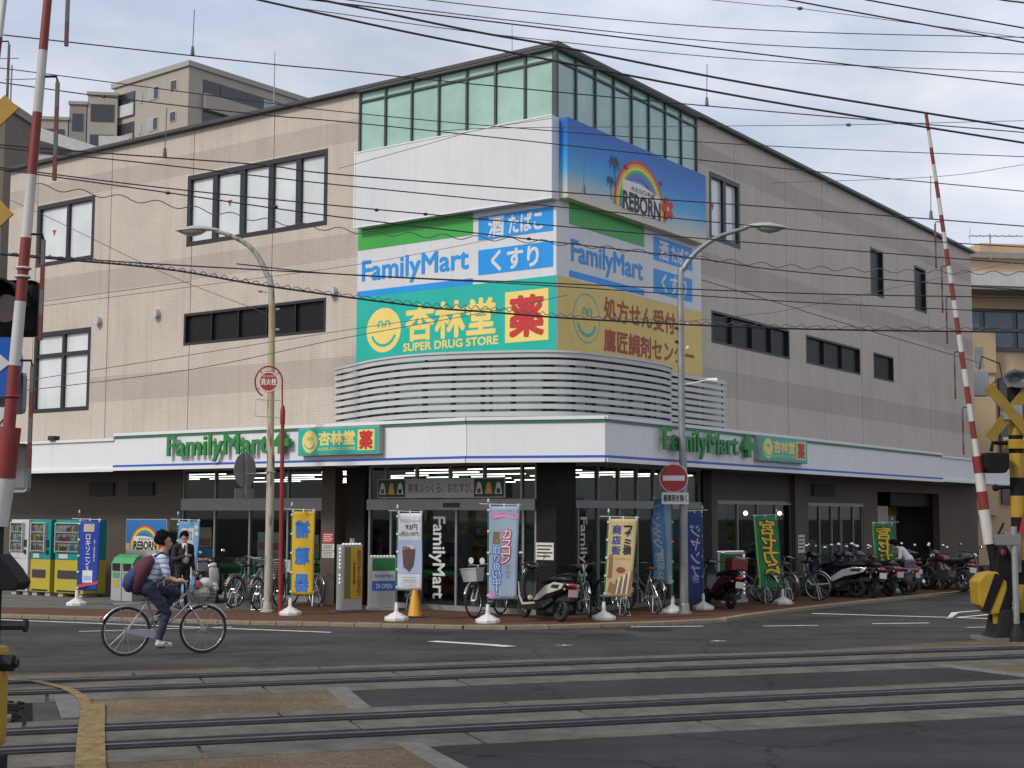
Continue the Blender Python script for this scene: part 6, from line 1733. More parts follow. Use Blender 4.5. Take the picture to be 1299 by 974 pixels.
# ---- cyclist: bicycle frame of reference, x forward, the near side is -y
CB = math.radians(25.9); cx0, cy0 = -5.235, 20.98
cyc = make_bike('silver bicycle with a laden front basket ridden by the youth in the road', SILV, 'wire')
cyc.location = (cx0, cy0, gz(cx0, cy0)); cyc.rotation_euler = (.0, 0, CB); cyc.scale = (1.04,) * 3
[bpy.data.objects.remove(k_) for k_ in list(cyc.children) if k_.name.startswith('kickstand')]
cyc['label'] = 'silver bicycle ridden across the road, stuff heaped in its front basket'
hc = (.035, 0, 1.61)
pr = [('cap', (-.19, 0, .98), (-.13, 0, 1.12), .135, .13, 0), ('cap', (-.13, 0, 1.10), (-.04, 0, 1.32), .135, .15, 0), ('cap', (-.03, -.12, 1.36), (-.03, .12, 1.36), .085, .085, 0), ('cap', (-.03, 0, 1.38), (0, 0, 1.44), .075, .058, 0),
      ('cap', (-.20, -.06, .96), (-.20, .06, .96), .135, .135, 2),
      # near leg, almost stretched, pedal low
      ('cap', (-.18, -.10, .94), (.07, -.105, .60), .098, .072, 2), ('cap', (.07, -.105, .60), (-.03, -.11, .24), .066, .050, 2), ('cap', (-.05, -.115, .165), (.12, -.125, .15), .042, .036, 3), ('cap', (-.03, -.11, .25), (-.04, -.115, .17), .045, .042, 3),
      # far leg, knee up
      ('cap', (-.18, .10, .94), (.24, .11, .86), .098, .075, 2), ('cap', (.24, .11, .86), (.0, .115, .56), .068, .050, 2), ('cap', (-.02, .12, .50), (.13, .125, .47), .042, .036, 3), ('cap', (0, .115, .56), (-.02, .12, .51), .045, .042, 3),
      # sleeves and arms reaching the handlebar
      ('cap', (-.03, -.19, 1.36), (.02, -.235, 1.17), .064, .060, 0), ('cap', (.02, -.235, 1.17), (.04, -.24, 1.10), .043, .040, 1), ('cap', (.04, -.24, 1.10), (.17, -.285, 1.06), .038, .027, 1), ('cap', (.17, -.285, 1.06), (.21, -.29, 1.06), .028, .03, 1),
      ('cap', (-.03, .19, 1.36), (.04, .235, 1.17), .064, .060, 0), ('cap', (.04, .235, 1.17), (.06, .24, 1.12), .043, .040, 1), ('cap', (.06, .24, 1.12), (.18, .285, 1.07), .038, .027, 1), ('cap', (.18, .285, 1.07), (.22, .29, 1.06), .028, .03, 1)]
pr += head_prims(hc, (-.1, 0, 1), (1, -.12, -.1), 1, (0, 0, 1.43), .98)
rider = make_person('youth in a patterned white shirt and navy trousers riding the bicycle', (cx0, cy0, gz(cx0, cy0)), CB, pr, [ps, SKIN, JEAN, SHOEW], scale=1.04)
head_details(rider, hc, (-.1, 0, 1), (1, -.12, -.1), HAIR, s=1.08)
for s in (-1, 1): hand(rider, (.22, .288 * s, 1.065), (.9, .15 * s, -.25), (0, 0, 1), SKIN, 1.0)
MB().box(-.06, -.16, .125, .14, -.09, .14).build('shoe_sole', M('sole_grey', (.2, .2, .2), .7), rider)
MB().tube([(.02, -.16, .16), (.05, -.165, .185), (.09, -.155, .17)], .008, 5).build('shoe_stripe', FRAME, rider)
bp_ = thing('backpack', 'navy and maroon backpack on the back of the cycling youth', 'backpack', (cx0, cy0, gz(cx0, cy0)), CB); bp_.scale = (1.04,) * 3
def back_shape(pts, hw, th):
    rs = []
    for (x, z), w, t_ in zip(pts, hw, th):
        rs.append([(x + t_ * math.cos(a) * -1, w * math.sin(a), z + .35 * t_ * math.cos(a)) for a in [2 * PI * k / 16 for k in range(16)]])
    return rs
MB().rings(back_shape([(-.36, .86), (-.37, .93), (-.34, 1.08), (-.26, 1.24), (-.17, 1.36), (-.13, 1.41)], [.06, .15, .18, .18, .15, .05], [.04, .11, .13, .12, .09, .03])).build('main_compartment', M('bag_maroon', (.07, .015, .028), .8, var=.15), bp_, smooth='all')
MB().rings(back_shape([(-.47, .90), (-.48, .97), (-.45, 1.08), (-.38, 1.20), (-.33, 1.26)], [.05, .13, .15, .13, .05], [.03, .07, .08, .06, .02])).build('front_pocket', M('bag_navy', (.02, .03, .10), .8, var=.15), bp_, smooth='all')
for s in (-1, 1): MB().tube([(-.14, .11 * s, 1.40), (-.03, .13 * s, 1.46), (.09, .13 * s, 1.40), (.115, .14 * s, 1.27), (.02, .165 * s, 1.1), (-.2, .16 * s, 1.0)], .017, 6).build('strap', MATS['bag_navy'], bp_, smooth=True)
ld = thing('basket_load', 'pale bundle and bag stuffed into the ridden bicycle basket', 'bag', (cx0, cy0, gz(cx0, cy0)), CB); ld.scale = (1.04,) * 3
for i, (c, r, cl) in enumerate((((.58, -.02, .86), (.12, .14, .1), (.40, .38, .30)), ((.64, .03, 1.0), (.1, .12, .09), (.5, .5, .5)), ((.52, -.05, .98), (.06, .07, .06), (.3, .05, .06)))):
    m = MB().ell(c, r, 14, 9); m.v = [(x + .02 * noise.noise(Vector((x, y, z)) * 14), y + .02 * noise.noise(Vector((y, z, x)) * 14), z + .02 * noise.noise(Vector((z, x, y)) * 14)) for x, y, z in m.v]
    m.build('bundle', M('load_%d' % i, cl, .8, var=.1), ld, smooth='all')

# ---- man in the suit, looking at his phone
px_, py_ = -7.32, 31.2
hc = (.06, 0, 1.56)
pr = [('cap', (0, -.05, .98), (0, .05, .98), .145, .145, 0), ('cap', (0, 0, 1.0), (0, 0, 1.25), .15, .165, 0), ('cap', (0, -.13, 1.36), (0, .13, 1.36), .085, .085, 0), ('cap', (.0, 0, 1.36), (.01, 0, 1.42), .09, .06, 0),
      ('cap', (.105, 0, 1.08), (.085, 0, 1.38), .085, .07, 4),
      ('cap', (0, -.09, .92), (.01, -.10, .52), .095, .072, 2), ('cap', (.01, -.10, .52), (-.02, -.10, .12), .07, .055, 2), ('cap', (0, .09, .92), (.02, .10, .52), .095, .072, 2), ('cap', (.02, .10, .52), (.0, .11, .12), .07, .055, 2),
      ('cap', (-.04, -.10, .055), (.15, -.12, .045), .045, .04, 3), ('cap', (-.02, .11, .055), (.17, .13, .045), .045, .04, 3), ('cap', (-.02, -.10, .12), (-.03, -.10, .06), .05, .045, 3), ('cap', (0, .11, .12), (-.01, .11, .06), .05, .045, 3),
      ('cap', (0, -.2, 1.36), (.03, -.25, 1.08), .066, .056, 0), ('cap', (.03, -.25, 1.08), (.27, -.10, 1.17), .052, .042, 0), ('cap', (.27, -.10, 1.17), (.31, -.07, 1.19), .03, .032, 1),
      ('cap', (0, .2, 1.36), (-.02, .25, 1.08), .066, .056, 0), ('cap', (-.02, .25, 1.08), (.05, .25, .86), .05, .042, 0), ('cap', (.05, .25, .86), (.06, .25, .81), .03, .034, 1)]
pr += head_prims(hc, (.32, 0, 1), (1, 0, -.5), 1, (.015, 0, 1.42))
man = make_person('man in a black suit and white shirt looking down at a phone', (px_, py_, PZ), math.radians(-48), pr, [SUIT, SKIN, SUIT, SHOEB, SHIRTW], scale=1.0)
head_details(man, hc, (.32, 0, 1), (1, 0, -.5), HAIR)
hand(man, (.33, -.06, 1.2), (1, .25, .2), (-.2, 0, 1), SKIN, 1.0); hand(man, (.06, .25, .79), (.1, 0, -1), (-1, 0, 0), SKIN, .7)
for s in (-1, 1): MB().prism([(.0, 0), (.05, .02), (.03, .3), (.0, .32)], -.004, .004, Matrix.Translation((.155, .03 * s, 1.1)) @ Matrix.Rotation(PI / 2, 4, 'Z') @ Matrix.Scale(s, 4, (1, 0, 0))).build('lapel', SUIT, man)
ph_ = thing('mobile_phone', 'black phone held by the man in the suit', 'phone', (px_, py_, PZ), math.radians(-48)); MB().box(-.006, -.037, -.07, .006, .037, .07).build('case', FRAME, ph_, Matrix.Translation((.38, -.06, 1.23)) @ Matrix.Rotation(.5, 4, 'Y'), bevel=.004)
MB().box(-.0075, -.033, -.062, -.0065, .033, .062).build('screen', M('phone_screen', (.05, .06, .08), .15), ph_, Matrix.Translation((.38, -.06, 1.23)) @ Matrix.Rotation(.5, 4, 'Y'))

# ---- person in white bending over a parked scooter
wx, wy = 10.62, 37.45
hc = (.42, 0, 1.42)
SKT = M('grey_skirt', (.10, .10, .12), .8, var=.12, scale=8)
pr = [('cap', (-.02, -.04, .92), (-.02, .04, .92), .145, .145, 2), ('cap', (0, 0, 1.0), (.2, 0, 1.25), .13, .14, 0), ('cap', (.25, -.11, 1.31), (.25, .11, 1.31), .075, .075, 0), ('cap', (.25, 0, 1.31), (.31, 0, 1.35), .075, .055, 0), ('cap', (.0, 0, 1.02), (-.02, 0, .94), .14, .15, 0),
      ('cap', (-.03, -.08, .88), (-.02, -.08, .35), .115, .10, 2), ('cap', (-.03, .08, .88), (.02, .09, .35), .115, .10, 2), ('cap', (-.03, 0, .85), (0, 0, .38), .12, .11, 2),
      ('cap', (-.02, -.085, .33), (-.04, -.085, .09), .05, .036, 1), ('cap', (.02, .09, .33), (.01, .09, .09), .05, .036, 1), ('cap', (-.05, -.085, .045), (.12, -.1, .035), .038, .032, 3), ('cap', (-.0, .09, .045), (.16, .1, .035), .038, .032, 3), ('cap', (-.04, -.085, .09), (-.045, -.085, .05), .038, .038, 3), ('cap', (.01, .09, .09), (.005, .09, .05), .038, .038, 3),
      ('cap', (.25, -.17, 1.30), (.2, -.22, 1.05), .062, .055, 0), ('cap', (.2, -.22, 1.05), (.4, -.16, .95), .042, .03, 1), ('cap', (.25, .17, 1.30), (.28, .22, 1.06), .062, .055, 0), ('cap', (.28, .22, 1.06), (.45, .14, .97), .042, .03, 1), ('cap', (.4, -.16, .95), (.43, -.15, .94), .03, .03, 1), ('cap', (.45, .14, .97), (.48, .13, .96), .03, .03, 1)]
pr += head_prims(hc, (.55, 0, 1), (1, 0, -.75), 1, (.3, 0, 1.34))
wom = make_person('person in a white top and grey skirt bending over a parked scooter', (wx, wy, PZ), math.radians(172), pr, [SHIRTW, SKIN, SKT, SHOEB], scale=.92)
head_details(wom, hc, (.55, 0, 1), (1, 0, -.75), HAIR, s=1.1)
hand(wom, (.46, -.145, .93), (.9, .1, -.4), (0, 0, 1), SKIN, 1.0); hand(wom, (.51, .125, .95), (.9, -.1, -.4), (0, 0, 1), SKIN, 1.0)
MB().lathe([(.172, 1.0), (.175, .8), (.19, .5), (.2, .33), (.19, .33), (.16, .8)], 20, c=(-.02, 0)).build('skirt', SKT, wom, smooth='all')
# ================================================================ level crossing equipment
CRED = M('barrier_red', (.21, .02, .015), .5, var=.12, grime=.3); CWH = M('barrier_white', (.50, .49, .46), .5, var=.08, grime=.35)
CYEL = M('crossing_yellow', (.36, .215, .014), .5, var=.12, scale=5, grime=.3); CYELD = M('board_yellow_dull', (.24, .155, .012), .6, var=.15, grime=.4); CBLK = M('crossing_black', (.010, .010, .011), .65, var=.2, spec=.15); DGRY = M('dark_fitting', (.018, .019, .021), .65, spec=.2)
def barrier_arm(t, pts, r0, r1, nb, first=0, tags_at=(), tside=1, tlen=.75):
    """straight raised arm in red and white bands with hanging rods"""
    a, b_ = Vector(pts[0]), Vector(pts[1])
    for i in range(nb):
        p, q = a + (b_ - a) * (i / nb), a + (b_ - a) * ((i + 1) / nb)
        ra, rb2 = r0 + (r1 - r0) * i / nb, r0 + (r1 - r0) * (i + 1) / nb
        MB().tube([p, q], [ra, rb2], 12).build('red_band' if (i + first) % 2 == 0 else 'white_band', CRED if (i + first) % 2 == 0 else CWH, t, smooth=True)
    for f_ in tags_at:
        p = a + (b_ - a) * f_
        rod = MB().tube([p, p + Vector((tside * .11, 0, .0)), p + Vector((tside * .12, 0, -.04))], .009, 6).build('hanger', DGRY, t)
        for k in range(4):
            MB().box(p.x + tside * .12 - .012, p.y - .012, p.z - .04 - tlen * (k + 1) / 4, p.x + tside * .12 + .012, p.y + .012, p.z - .04 - tlen * k / 4).build('hanging_tag', M('tag_red', (.13, .02, .016), .6) if k % 2 else M('tag_grey', (.11, .10, .09), .7), rod)
# ---- near left gate, cut by the frame
nl = thing('crossing_barrier', 'raised red and white crossing barrier close at the left edge', 'crossing barrier', (-3.46, 9.5, 0), 0)
barrier_arm(nl, [(.02, 0, 2.60), (.235, 0, 6.6)], .042, .026, 9, 0, (.12, .34, .62, .86), 1, .7)
MB().tube([(-.04, 0, 1.95), (.0, 0, 2.27)], [.074, .074], 16).build('white_sleeve', CWH, nl, smooth=True); MB().tube([(.0, 0, 2.275), (.03, 0, 2.62)], [.074, .072], 16).build('red_sleeve', CRED, nl, smooth=True)
for z in (2.83, 3.66, 3.72): MB().torus((.02 + (z - 2.6) * .054, 0, z), (0, 0, 1), .047, .009, 14, 5).build('collar', CRED if z < 3 else CWH, nl)
MB().tube([(-.05, 0, 1.95), (-.07, 0, 1.35), (-.08, 0, .9)], [.06, .08, .09], 12).build('arm_clamp', DGRY, nl)
MB().prism([(-.1, 1.72), (.02, 1.76), (.11, 1.66), (.17, 1.57), (.15, 1.52), (-.1, 1.52)], -.12, .12).build('counterweight_hood', CBLK, nl, bevel=.01)
MB().cyl((-.1, 0, 1.28), (.17, 0, 1.28), .03, n=8).cyl((.17, 0, 1.28), (.19, 0, 1.28), .045, n=8).build('bolt', DGRY, nl)
MB().cyl((-.1, 0, 1.03), (.11, 0, 1.03), .055, n=8).cyl((.11, 0, 1.03), (.14, 0, 1.03), .03, n=8).build('bolt', DGRY, nl)
MB().box(-.5, -.25, .45, .0, .25, 1.13).build('machine_case', CYEL, nl, bevel=.04); MB().box(.0, -.05, .55, .05, .05, .98).build('case_rib', CYEL, nl, bevel=.01)
MB().box(-.42, -.2, 0, .02, .2, .4).build('pedestal', DGRY, nl); MB().tube([(-.2, .05, 0), (-.2, .05, 2.0)], .07, 10).build('post', CBLK, nl)
# signal mast next to it: lamp hoods and crossed boards
sm = thing('crossing_signal', 'crossing signal mast with black lamp hood and yellow crossed boards at the left edge', 'crossing signal', (-3.99, 9.9, 0), 0)
for i in range(9): MB().tube([(0, 0, .6 * i), (0, 0, .6 * (i + 1))], .07, 14).build('mast_band', CYEL if i % 2 else CBLK, sm, smooth=True)
for z, sg in ((4.55, 1), (4.55, -1)):
    MB().box(-.62, -.01, -.07, .62, .01, .07).build('crossed_board', CYEL, sm, Matrix.Translation((-.06, -.1 - .025 * (sg > 0), z)) @ Matrix.Rotation(sg * PI / 4, 4, 'Y'))
MB().tube([(0, 0, 3.45), (.4, -.1, 3.45)], .03, 8).build('lamp_arm', DGRY, sm)
rs = [[(.40 + r * math.cos(a) * 1.0, y, 3.48 + r * math.sin(a)) for a in [2 * PI * k / 20 for k in range(20)]] for r, y in ((.05, .0), (.17, -.05), (.17, -.1))]
MB().rings(rs).build('lamp_body', CBLK, sm, smooth=True)
rs = []
for y in (-.1, -.38):
    rs.append([(.40 + (.19 if k < 9 else .175) * math.cos(a), y, 3.48 + (.19 if k < 9 else .175) * math.sin(a)) for k, a in enumerate([PI * q / 8 for q in range(9)] + [PI * q / 8 for q in range(8, -1, -1)])])
MB().rings(rs).build('lamp_visor', CBLK, sm); MB().box(.2, -.13, 3.28, .63, -.1, 3.68).build('lamp_board', CBLK, sm, bevel=.05)
disc(.40, 3.48, .1, .1, -.135, 20).build('lamp_lens', M('lens_dark_red', (.08, .008, .008), .2, coat=.5), sm)
bs = thing('blue_arrow_sign', 'round blue road sign with a white arrow behind the barrier at the left edge', 'road sign', (-4.06, 10.6, 3.18), .1)
MB().rings([[(.3 * math.cos(2 * PI * k / 36), y, .3 * math.sin(2 * PI * k / 36)) for k in range(36)] for y in (0, .015)]).build('disc', M('road_sign_blue', (.01, .10, .45), .4), bs)
MB().prism([(-.22, -.035), (.08, -.035), (.08, -.11), (.21, 0), (.08, .11), (.08, .035), (-.22, .035)], -.006, -.003).build('arrow', WHP, bs)
MB().box(-.33, 0, -.62, .24, .012, -.34).build('plate', WHP, bs); txt('二輪を除く', INKK, bs, (-.25, -.54, .18, -.42), -.004, 0, .01)
MB().tube([(-.08, .04, -3.2), (-.08, .04, .3)], .035, 10).build('post', GALV, bs); MB().box(-.12, .012, -.12, -.04, .05, .12).build('bracket', GALV, bs)
pl = thing('grey_back_plate', 'grey backs of two rounded plates behind the red barrier sleeve', 'sign plate', (-4.03, 10.8, 2.35), -.1)
for z0, z1, x0 in ((-.16, .22, .0), (.45, .78, -.06)): MB().box(x0, 0, z0, x0 + .3, .012, z1).build('plate', MATS['sign_back_grey'], pl, bevel=.04)
MB().tube([(-.02, .03, -2.35), (-.02, .03, .8)], .025, 8).build('post', GALV, pl)
# ---- far left gate, only the arm tip in view
fl_ = thing('crossing_barrier', 'distant raised red and white barrier in the top left corner', 'crossing barrier', (-6.9, 16.0, 0), 0)
barrier_arm(fl_, [(.3, 0, 1.3), (.91, 0, 8.6)], .06, .03, 15, 0, (.72, .86), 1, .7)
MB().box(-.1, -.25, .3, .5, .25, 1.2).build('machine_case', CYEL, fl_, bevel=.04); MB().box(.05, -.18, 0, .4, .18, .35).build('pedestal', DGRY, fl_)
# ---- right gate
rg = thing('crossing_barrier', 'raised red and white barrier with its yellow and black machine on the right', 'crossing barrier', (7.98, 23.0, 0), 0)
a_, b2 = Vector((-.18, 0, 1.62)), Vector((-.99, -.0, 8.78))
MB().tube([(-.13, 0, 1.56), (-.20, 0, 2.12)], .088, 14).build('white_sleeve', CWH, rg, smooth=True)
for i, (z0, z1, c) in enumerate(((2.12, 2.42, CRED), (2.42, 2.72, CWH), (2.72, 3.0, CRED))):
    f0 = lambda z: -.13 - (z - 1.56) * .11
    MB().tube([(f0(z0), 0, z0), (f0(z1), 0, z1)], .084, 14).build('sleeve_band', c, rg, smooth=True)
barrier_arm(rg, [(-.29, 0, 3.0), (-.99, 0, 8.78)], .05, .028, 20, 1, (.14, .3, .46, .55, .68), -1, .75)
MB().tube([(-.1, 0, 1.56), (-.02, 0, 1.2), (.02, 0, .8)], [.08, .1, .12], 12).build('arm_clamp', CBLK, rg)
bodyp = [(-.42, .95), (-.30, 1.08), (-.10, 1.12), (.06, .95), (.06, .62), (-.06, .45), (-.2, .42), (-.40, .58)]
MB().prism(bodyp, -.26, .20).build('machine_case', CYEL, rg, bevel=.03)
for x0 in (-.34, -.06):
    MB().prism([(x0 - .03, .48), (x0 + .1, .46), (x0 + .36, 1.05), (x0 + .2, 1.09)], -.275, -.262).build('black_stripe', CBLK, rg)
MB().prism([(-.1, .1), (.14, .1), (.22, 1.3), (.1, 1.55), (-.04, 1.45), (-.12, .95)], -.16, .2).build('column', CBLK, rg, bevel=.03)
MB().prism([(-.16, .28), (-.02, .25), (.02, .62), (-.18, .62)], -.2, -.165).build('yellow_foot', CYEL, rg)
MB().prism([(-.3, 0), (.26, 0), (.2, .12), (.14, .52), (-.06, .5), (-.14, .12)], -.3, .3).build('plinth', DGRY, rg, bevel=.02)
MB().box(-.38, -.32, 0, .34, .32, .06).build('footing', KERBC, rg)
MB().box(.1, -.1, 1.1, .36, .16, 1.75).build('relay_box', M('box_grey', (.16, .16, .15), .6, var=.1), rg, bevel=.01)
MB().ell((.04, -.17, 1.42), (.045, .03, .06), 10, 6).build('red_indicator', CRED, rg); MB().tube([(-.06, .0, 1.3), (-.02, -.1, 1.7), (.1, -.05, 1.9)], .02, 6).build('cable', CBLK, rg)
rm = thing('crossing_signal', 'yellow and black striped crossing mast with crossed boards, loudspeaker and lamp hood on the right', 'crossing signal', (8.36, 23.05, 0), 0)
bandz = [0, .45, .9, 1.3, 1.75, 2.0, 2.35, 2.65, 3.05, 3.35, 3.75, 4.15, 4.4]
for i in range(len(bandz) - 1): MB().tube([(0, 0, bandz[i]), (0, 0, bandz[i + 1])], .115, 16).build('mast_band', CBLK if i % 2 == 0 else CYEL, rm, smooth=True)
for sg in (1, -1):
    MB().box(-.56, -.012, -.085, .56, .012, .085).build('crossed_board', CYELD, rm, Matrix.Translation((-.14, -.16 - .03 * (sg > 0), 3.72)) @ Matrix.Rotation(sg * .88, 4, 'Y'))
MB().box(-.26, -.2, 3.6, .05, -.05, 3.84).build('board_clamp', GALV, rm)
rs = [[(-.02 + rx * math.cos(a), y, 4.27 + rz2 * math.sin(a)) for a in [2 * PI * k / 20 for k in range(20)]] for rx, rz2, y in ((.08, .08, .12), (.12, .09, -.05), (.24, .135, -.22), (.25, .145, -.24), (.21, .11, -.235), (.08, .05, -.12))]
MB().rings(rs).build('loudspeaker', M('speaker_grey', (.10, .12, .12), .45), rm, smooth=True); MB().tube([(-.1, -.1, 4.42), (-.02, -.05, 4.46), (.06, -.02, 4.42)], .012, 6).build('speaker_bracket', GALV, rm)
MB().tube([(0, -.02, 3.22), (-.42, -.1, 3.22), (-.45, -.1, 3.08)], .035, 8).build('lamp_arm', CBLK, rm)
MB().prism([(-.60, 3.05), (-.22, 3.05), (-.22, 2.80), (-.28, 2.72), (-.54, 2.72), (-.60, 2.80)], -.3, -.02).build('lamp_hood', CBLK, rm, bevel=.02)
MB().tube([(0, -.02, 2.5), (-.38, -.12, 2.48)], .03, 8).ell((-.4, -.12, 2.48), (.06, .06, .06), 10, 6).build('lower_arm', CBLK, rm)
MB().box(-.16, -.14, 3.12, .16, .14, 3.28).build('arm_clamp', CYEL, rm, bevel=.02)
MB().box(.03, -.16, 1.7, .2, -.13, 2.05).build('notice_plate', WHP, rm); MB().prism([(-.06, 1.75), (.1, 1.72), (.1, 2.0), (.02, 2.1)], -.2, -.175).build('red_plate', REDP, rm)
MB().lathe([(.24, 0), (.22, .1), (.14, .3), (.12, .32)], 16).build('mast_foot', DGRY, rm, smooth=True)
gp = thing('grey_signal_post', 'plain grey steel post between barrier machine and striped mast', 'post', (8.12, 22.6, 0), 0)
MB().tube([(0, 0, .3), (0, 0, 1.85)], .05, 12).build('post', GALV, gp, smooth=True); MB().lathe([(.12, 0), (.11, .1), (.05, .3)], 12).build('foot', DGRY, gp); MB().box(-.3, -.06, 1.55, .1, .06, 1.72).build('shelf_box', MATS['box_grey'], gp, bevel=.01)
# ================================================================ buildings behind
def oriented(p0, p1):
    d = Vector(p1) - Vector(p0); return d.length, math.atan2(d.y, d.x)
APB = M('apartment_beige', (.36, .32, .27), .85, var=.1, scale=.4, grime=.2); APG = M('apartment_grey', (.25, .23, .20), .85, var=.1); APW = M('apartment_white', (.50, .50, .49), .8, var=.1, grime=.2)
WDARK = M('far_window', (.03, .035, .04), .15, coat=.4); WPALE = M('far_pane', (.30, .33, .35), .2)
ap = thing('apartment_block', 'tall beige apartment block with balconies rising behind the left roofline', 'building', (-30.1, 126.0, -.9), math.atan2(6.7, 5.3))
ap.scale = (1.68, 1.68, 1.68)                # one unit is 1.68 m here
# local: x along the right-hand face (away), y along the left-hand face (away)
MB().box(0, 0, .7, 14, 6.8, 26.3).build('wall', APB, ap); MB().box(-.12, -.12, 26.3, 14.2, 7.0, 26.6).build('parapet', M('parapet_grey', (.33, .31, .28), .8), ap)
for lv in range(11):
    z = 25.45 - 1.79 * lv
    for a, w, z0, h in ((1.0, .55, -.3, .6), (2.6, .9, -.5, .75)):
        wdw = MB().box(-.04, a, z + z0, .02, a + w, z + z0 + h).build('window', APW, ap); MB().box(-.05, a + .04, z + z0 + .04, -.041, a + w * (.94 if w < .6 else .47), z + z0 + h - .04).build('pane', WDARK, wdw)
        if w > .6: MB().box(-.05, a + w * .53, z + z0 + .04, -.041, a + w - .04, z + z0 + h - .04).build('pane', WPALE, wdw)
    MB().box(-.03, 4.1, z - .5, .02, 4.4, z + .1).build('window', WPALE, ap)
    bal = MB().box(-.06, 4.8, z - 1.0, .0, 6.4, z + .35).build('balcony', WDARK, ap); MB().box(-.14, 4.8, z - 1.05, -.061, 6.4, z - .35).build('balustrade', APW if lv == 0 else APB, bal)
    bal = MB().box(1.0, -.04, z - .75, 12.5, .02, z + .35).build('balcony', WDARK, ap); MB().box(.95, -.3, z - 1.4, 12.6, -.041, z - .5).build('balustrade', APB, bal)
    for k in range(3): MB().box(2.2 + 3.2 * k, -.07, z - .5, 4.0 + 3.2 * k, -.042, z + .25).build('balcony_window', WPALE if k else WDARK, bal)
ap2 = thing('apartment_wing', 'lower beige apartment wing with deep openings left of the tall block', 'building', (-45.5, 131.0, 0), .12)
for x0, x1, zt, mt in ((0, 2.6, 39.6, APB), (2.7, 4.3, 41.2, APG), (4.4, 7.2, 42.2, APB)):
    MB().box(x0, 0, -.2, x1, 9, zt).build('wall', mt, ap2); MB().box(x0 - .1, -.15, zt, x1 + .1, 9.1, zt + .3).build('parapet', M('parapet_grey', (.33, .31, .28), .8), ap2)
    for lv in range(4): MB().box(x0 + .3, -.06, zt - 2.6 - 3 * lv, x1 - .3, .01, zt - .9 - 3 * lv).build('opening', WDARK, ap2)
hw = thing('white_roofed_building', 'white building with blocky flat roofs left of the apartments', 'building', (-32.5, 92, 0), .1)
MB().box(-3, 0, -.2, 5.0, 9, 26.0).build('wall', M('pale_wall', (.44, .44, .42), .8, var=.1), hw); MB().prism([(-3.2, 27.9), (5.2, 25.6), (5.2, 26.3), (-3.2, 28.9)], -.6, 9).build('roof', APW, hw)
MB().box(4.6, -.9, 24.5, 6.6, 8, 27.2).build('roof_box', APW, hw); MB().box(6.7, 1, 15, 10.6, 5, 26.2).build('stair_tower', M('tower_tan', (.40, .29, .19), .8), hw)
for k in range(4): MB().box(-2 + 1.9 * k, -.03, 22, -.8 + 1.9 * k, .01, 23.6).build('window', WDARK, hw)
bb_ = thing('brown_building', 'plain brown-grey building cut off by the left edge', 'building', (-17.9, 48.0, 0), -.08)
MB().box(-7, 0, -.2, .0, 2.5, 16.2).build('wall', M('brown_wall', (.15, .125, .10), .85, var=.12, grime=.2), bb_); MB().box(-7.1, -.1, 16.2, .1, 2.6, 16.5).build('parapet', APG, bb_)
for k in range(4): MB().box(-5.5, -.03, 2.6 + 3.3 * k, -3.6, .01, 4.1 + 3.3 * k).build('window', WDARK, bb_)
for x, h in ((-1.2, 2.4), (-.3, 1.6)):
    MB().tube([(x, 1, 16.5), (x, 1, 16.5 + h)], .03, 6).tube([(x - .7, 2, 16.3 + h), (x + .7, 2, 16.3 + h)], .02, 5).build('aerial', GALV, bb_)
# ---- right-hand neighbour
TAN = M('tan_wall', (.50, .36, .22), .8, var=.06, scale=.3, grime=.15)
rb2 = thing('tan_office_building', 'tan office building with a white eave and teal windows beyond the shop, right', 'building', (19.2, 60, 0), .16)
MB().box(0, 0, 11.0, 22, 12, 13.2).box(0, .6, -.2, 22, 12, 11.0).build('wall', TAN, rb2)
MB().box(-.3, -.3, 13.2, 22.2, 12, 13.45).build('coping', APG, rb2); MB().box(1.6, .5, 13.45, 22, 10, 14.0).build('roof_block', TAN, rb2)
MB().box(0, -1.5, 11.75, 22, .0, 12.35).build('eave', APW, rb2); MB().box(0.05, -1.45, 11.6, 22, 0, 11.749).build('eave_soffit', APG, rb2)
wf = MB().box(0, .50, 9.2, 22, .595, 11.0).build('window_band', WDARK, rb2)
for k in range(14):
    MB().box(.15 + 1.55 * k, .44, 9.35, 1.45 + 1.55 * k, .49, 10.1).build('pane', M('teal_window', (.07, .13, .14), .15, coat=.4), wf); MB().box(.15 + 1.55 * k, .44, 10.2, 1.45 + 1.55 * k, .49, 10.9).build('pane', MATS['teal_window'], wf)
MB().box(-.05, .2, 8.2, 2.05, .62, 10.0).build('wall_block', TAN, rb2); MB().box(-.02, .3, 2.0, 2.02, .61, 8.2).build('wall_block', TAN, rb2)
for k in range(6): 
    w_ = MB().box(2.3 + 3 * k, .45, 2.5, 4.9 + 3 * k, .59, 8.0).build('window', WDARK, rb2); MB().box(2.4 + 3 * k, .4, 5.2, 4.8 + 3 * k, .44, 5.4).build('transom', APW, w_); MB().box(2.7 + 3 * k, .4, 2.6, 4.2 + 3 * k, .44, 4.6).build('blind', WPALE, w_)
an = thing('roof_aerial', 'thin television aerial on the tan building roof', 'aerial', (20.9, 60, 14.0), .2)
MB().tube([(0, 0, -.9), (0, 0, .25)], .03, 6).build('mast', GALV, an); MB().tube([(-1.0, 0, .12), (1.6, 0, .22)], .022, 5).build('boom', GALV, an)
for k in range(7): MB().tube([(-.9 + .35 * k, -.25, .13 + .014 * k), (-.9 + .35 * k, .25, .13 + .014 * k)], .012, 4).build('element', GALV, an)
MB().tube([(-.95, 0, .5), (-.98, 0, -.2)], .015, 4).build('reflector_bar', GALV, an)
ub = thing('meter_box', 'small grey metal box with looped cable on the tan wall, right', 'utility box', (19.75, 58.6, 8.6), .1)
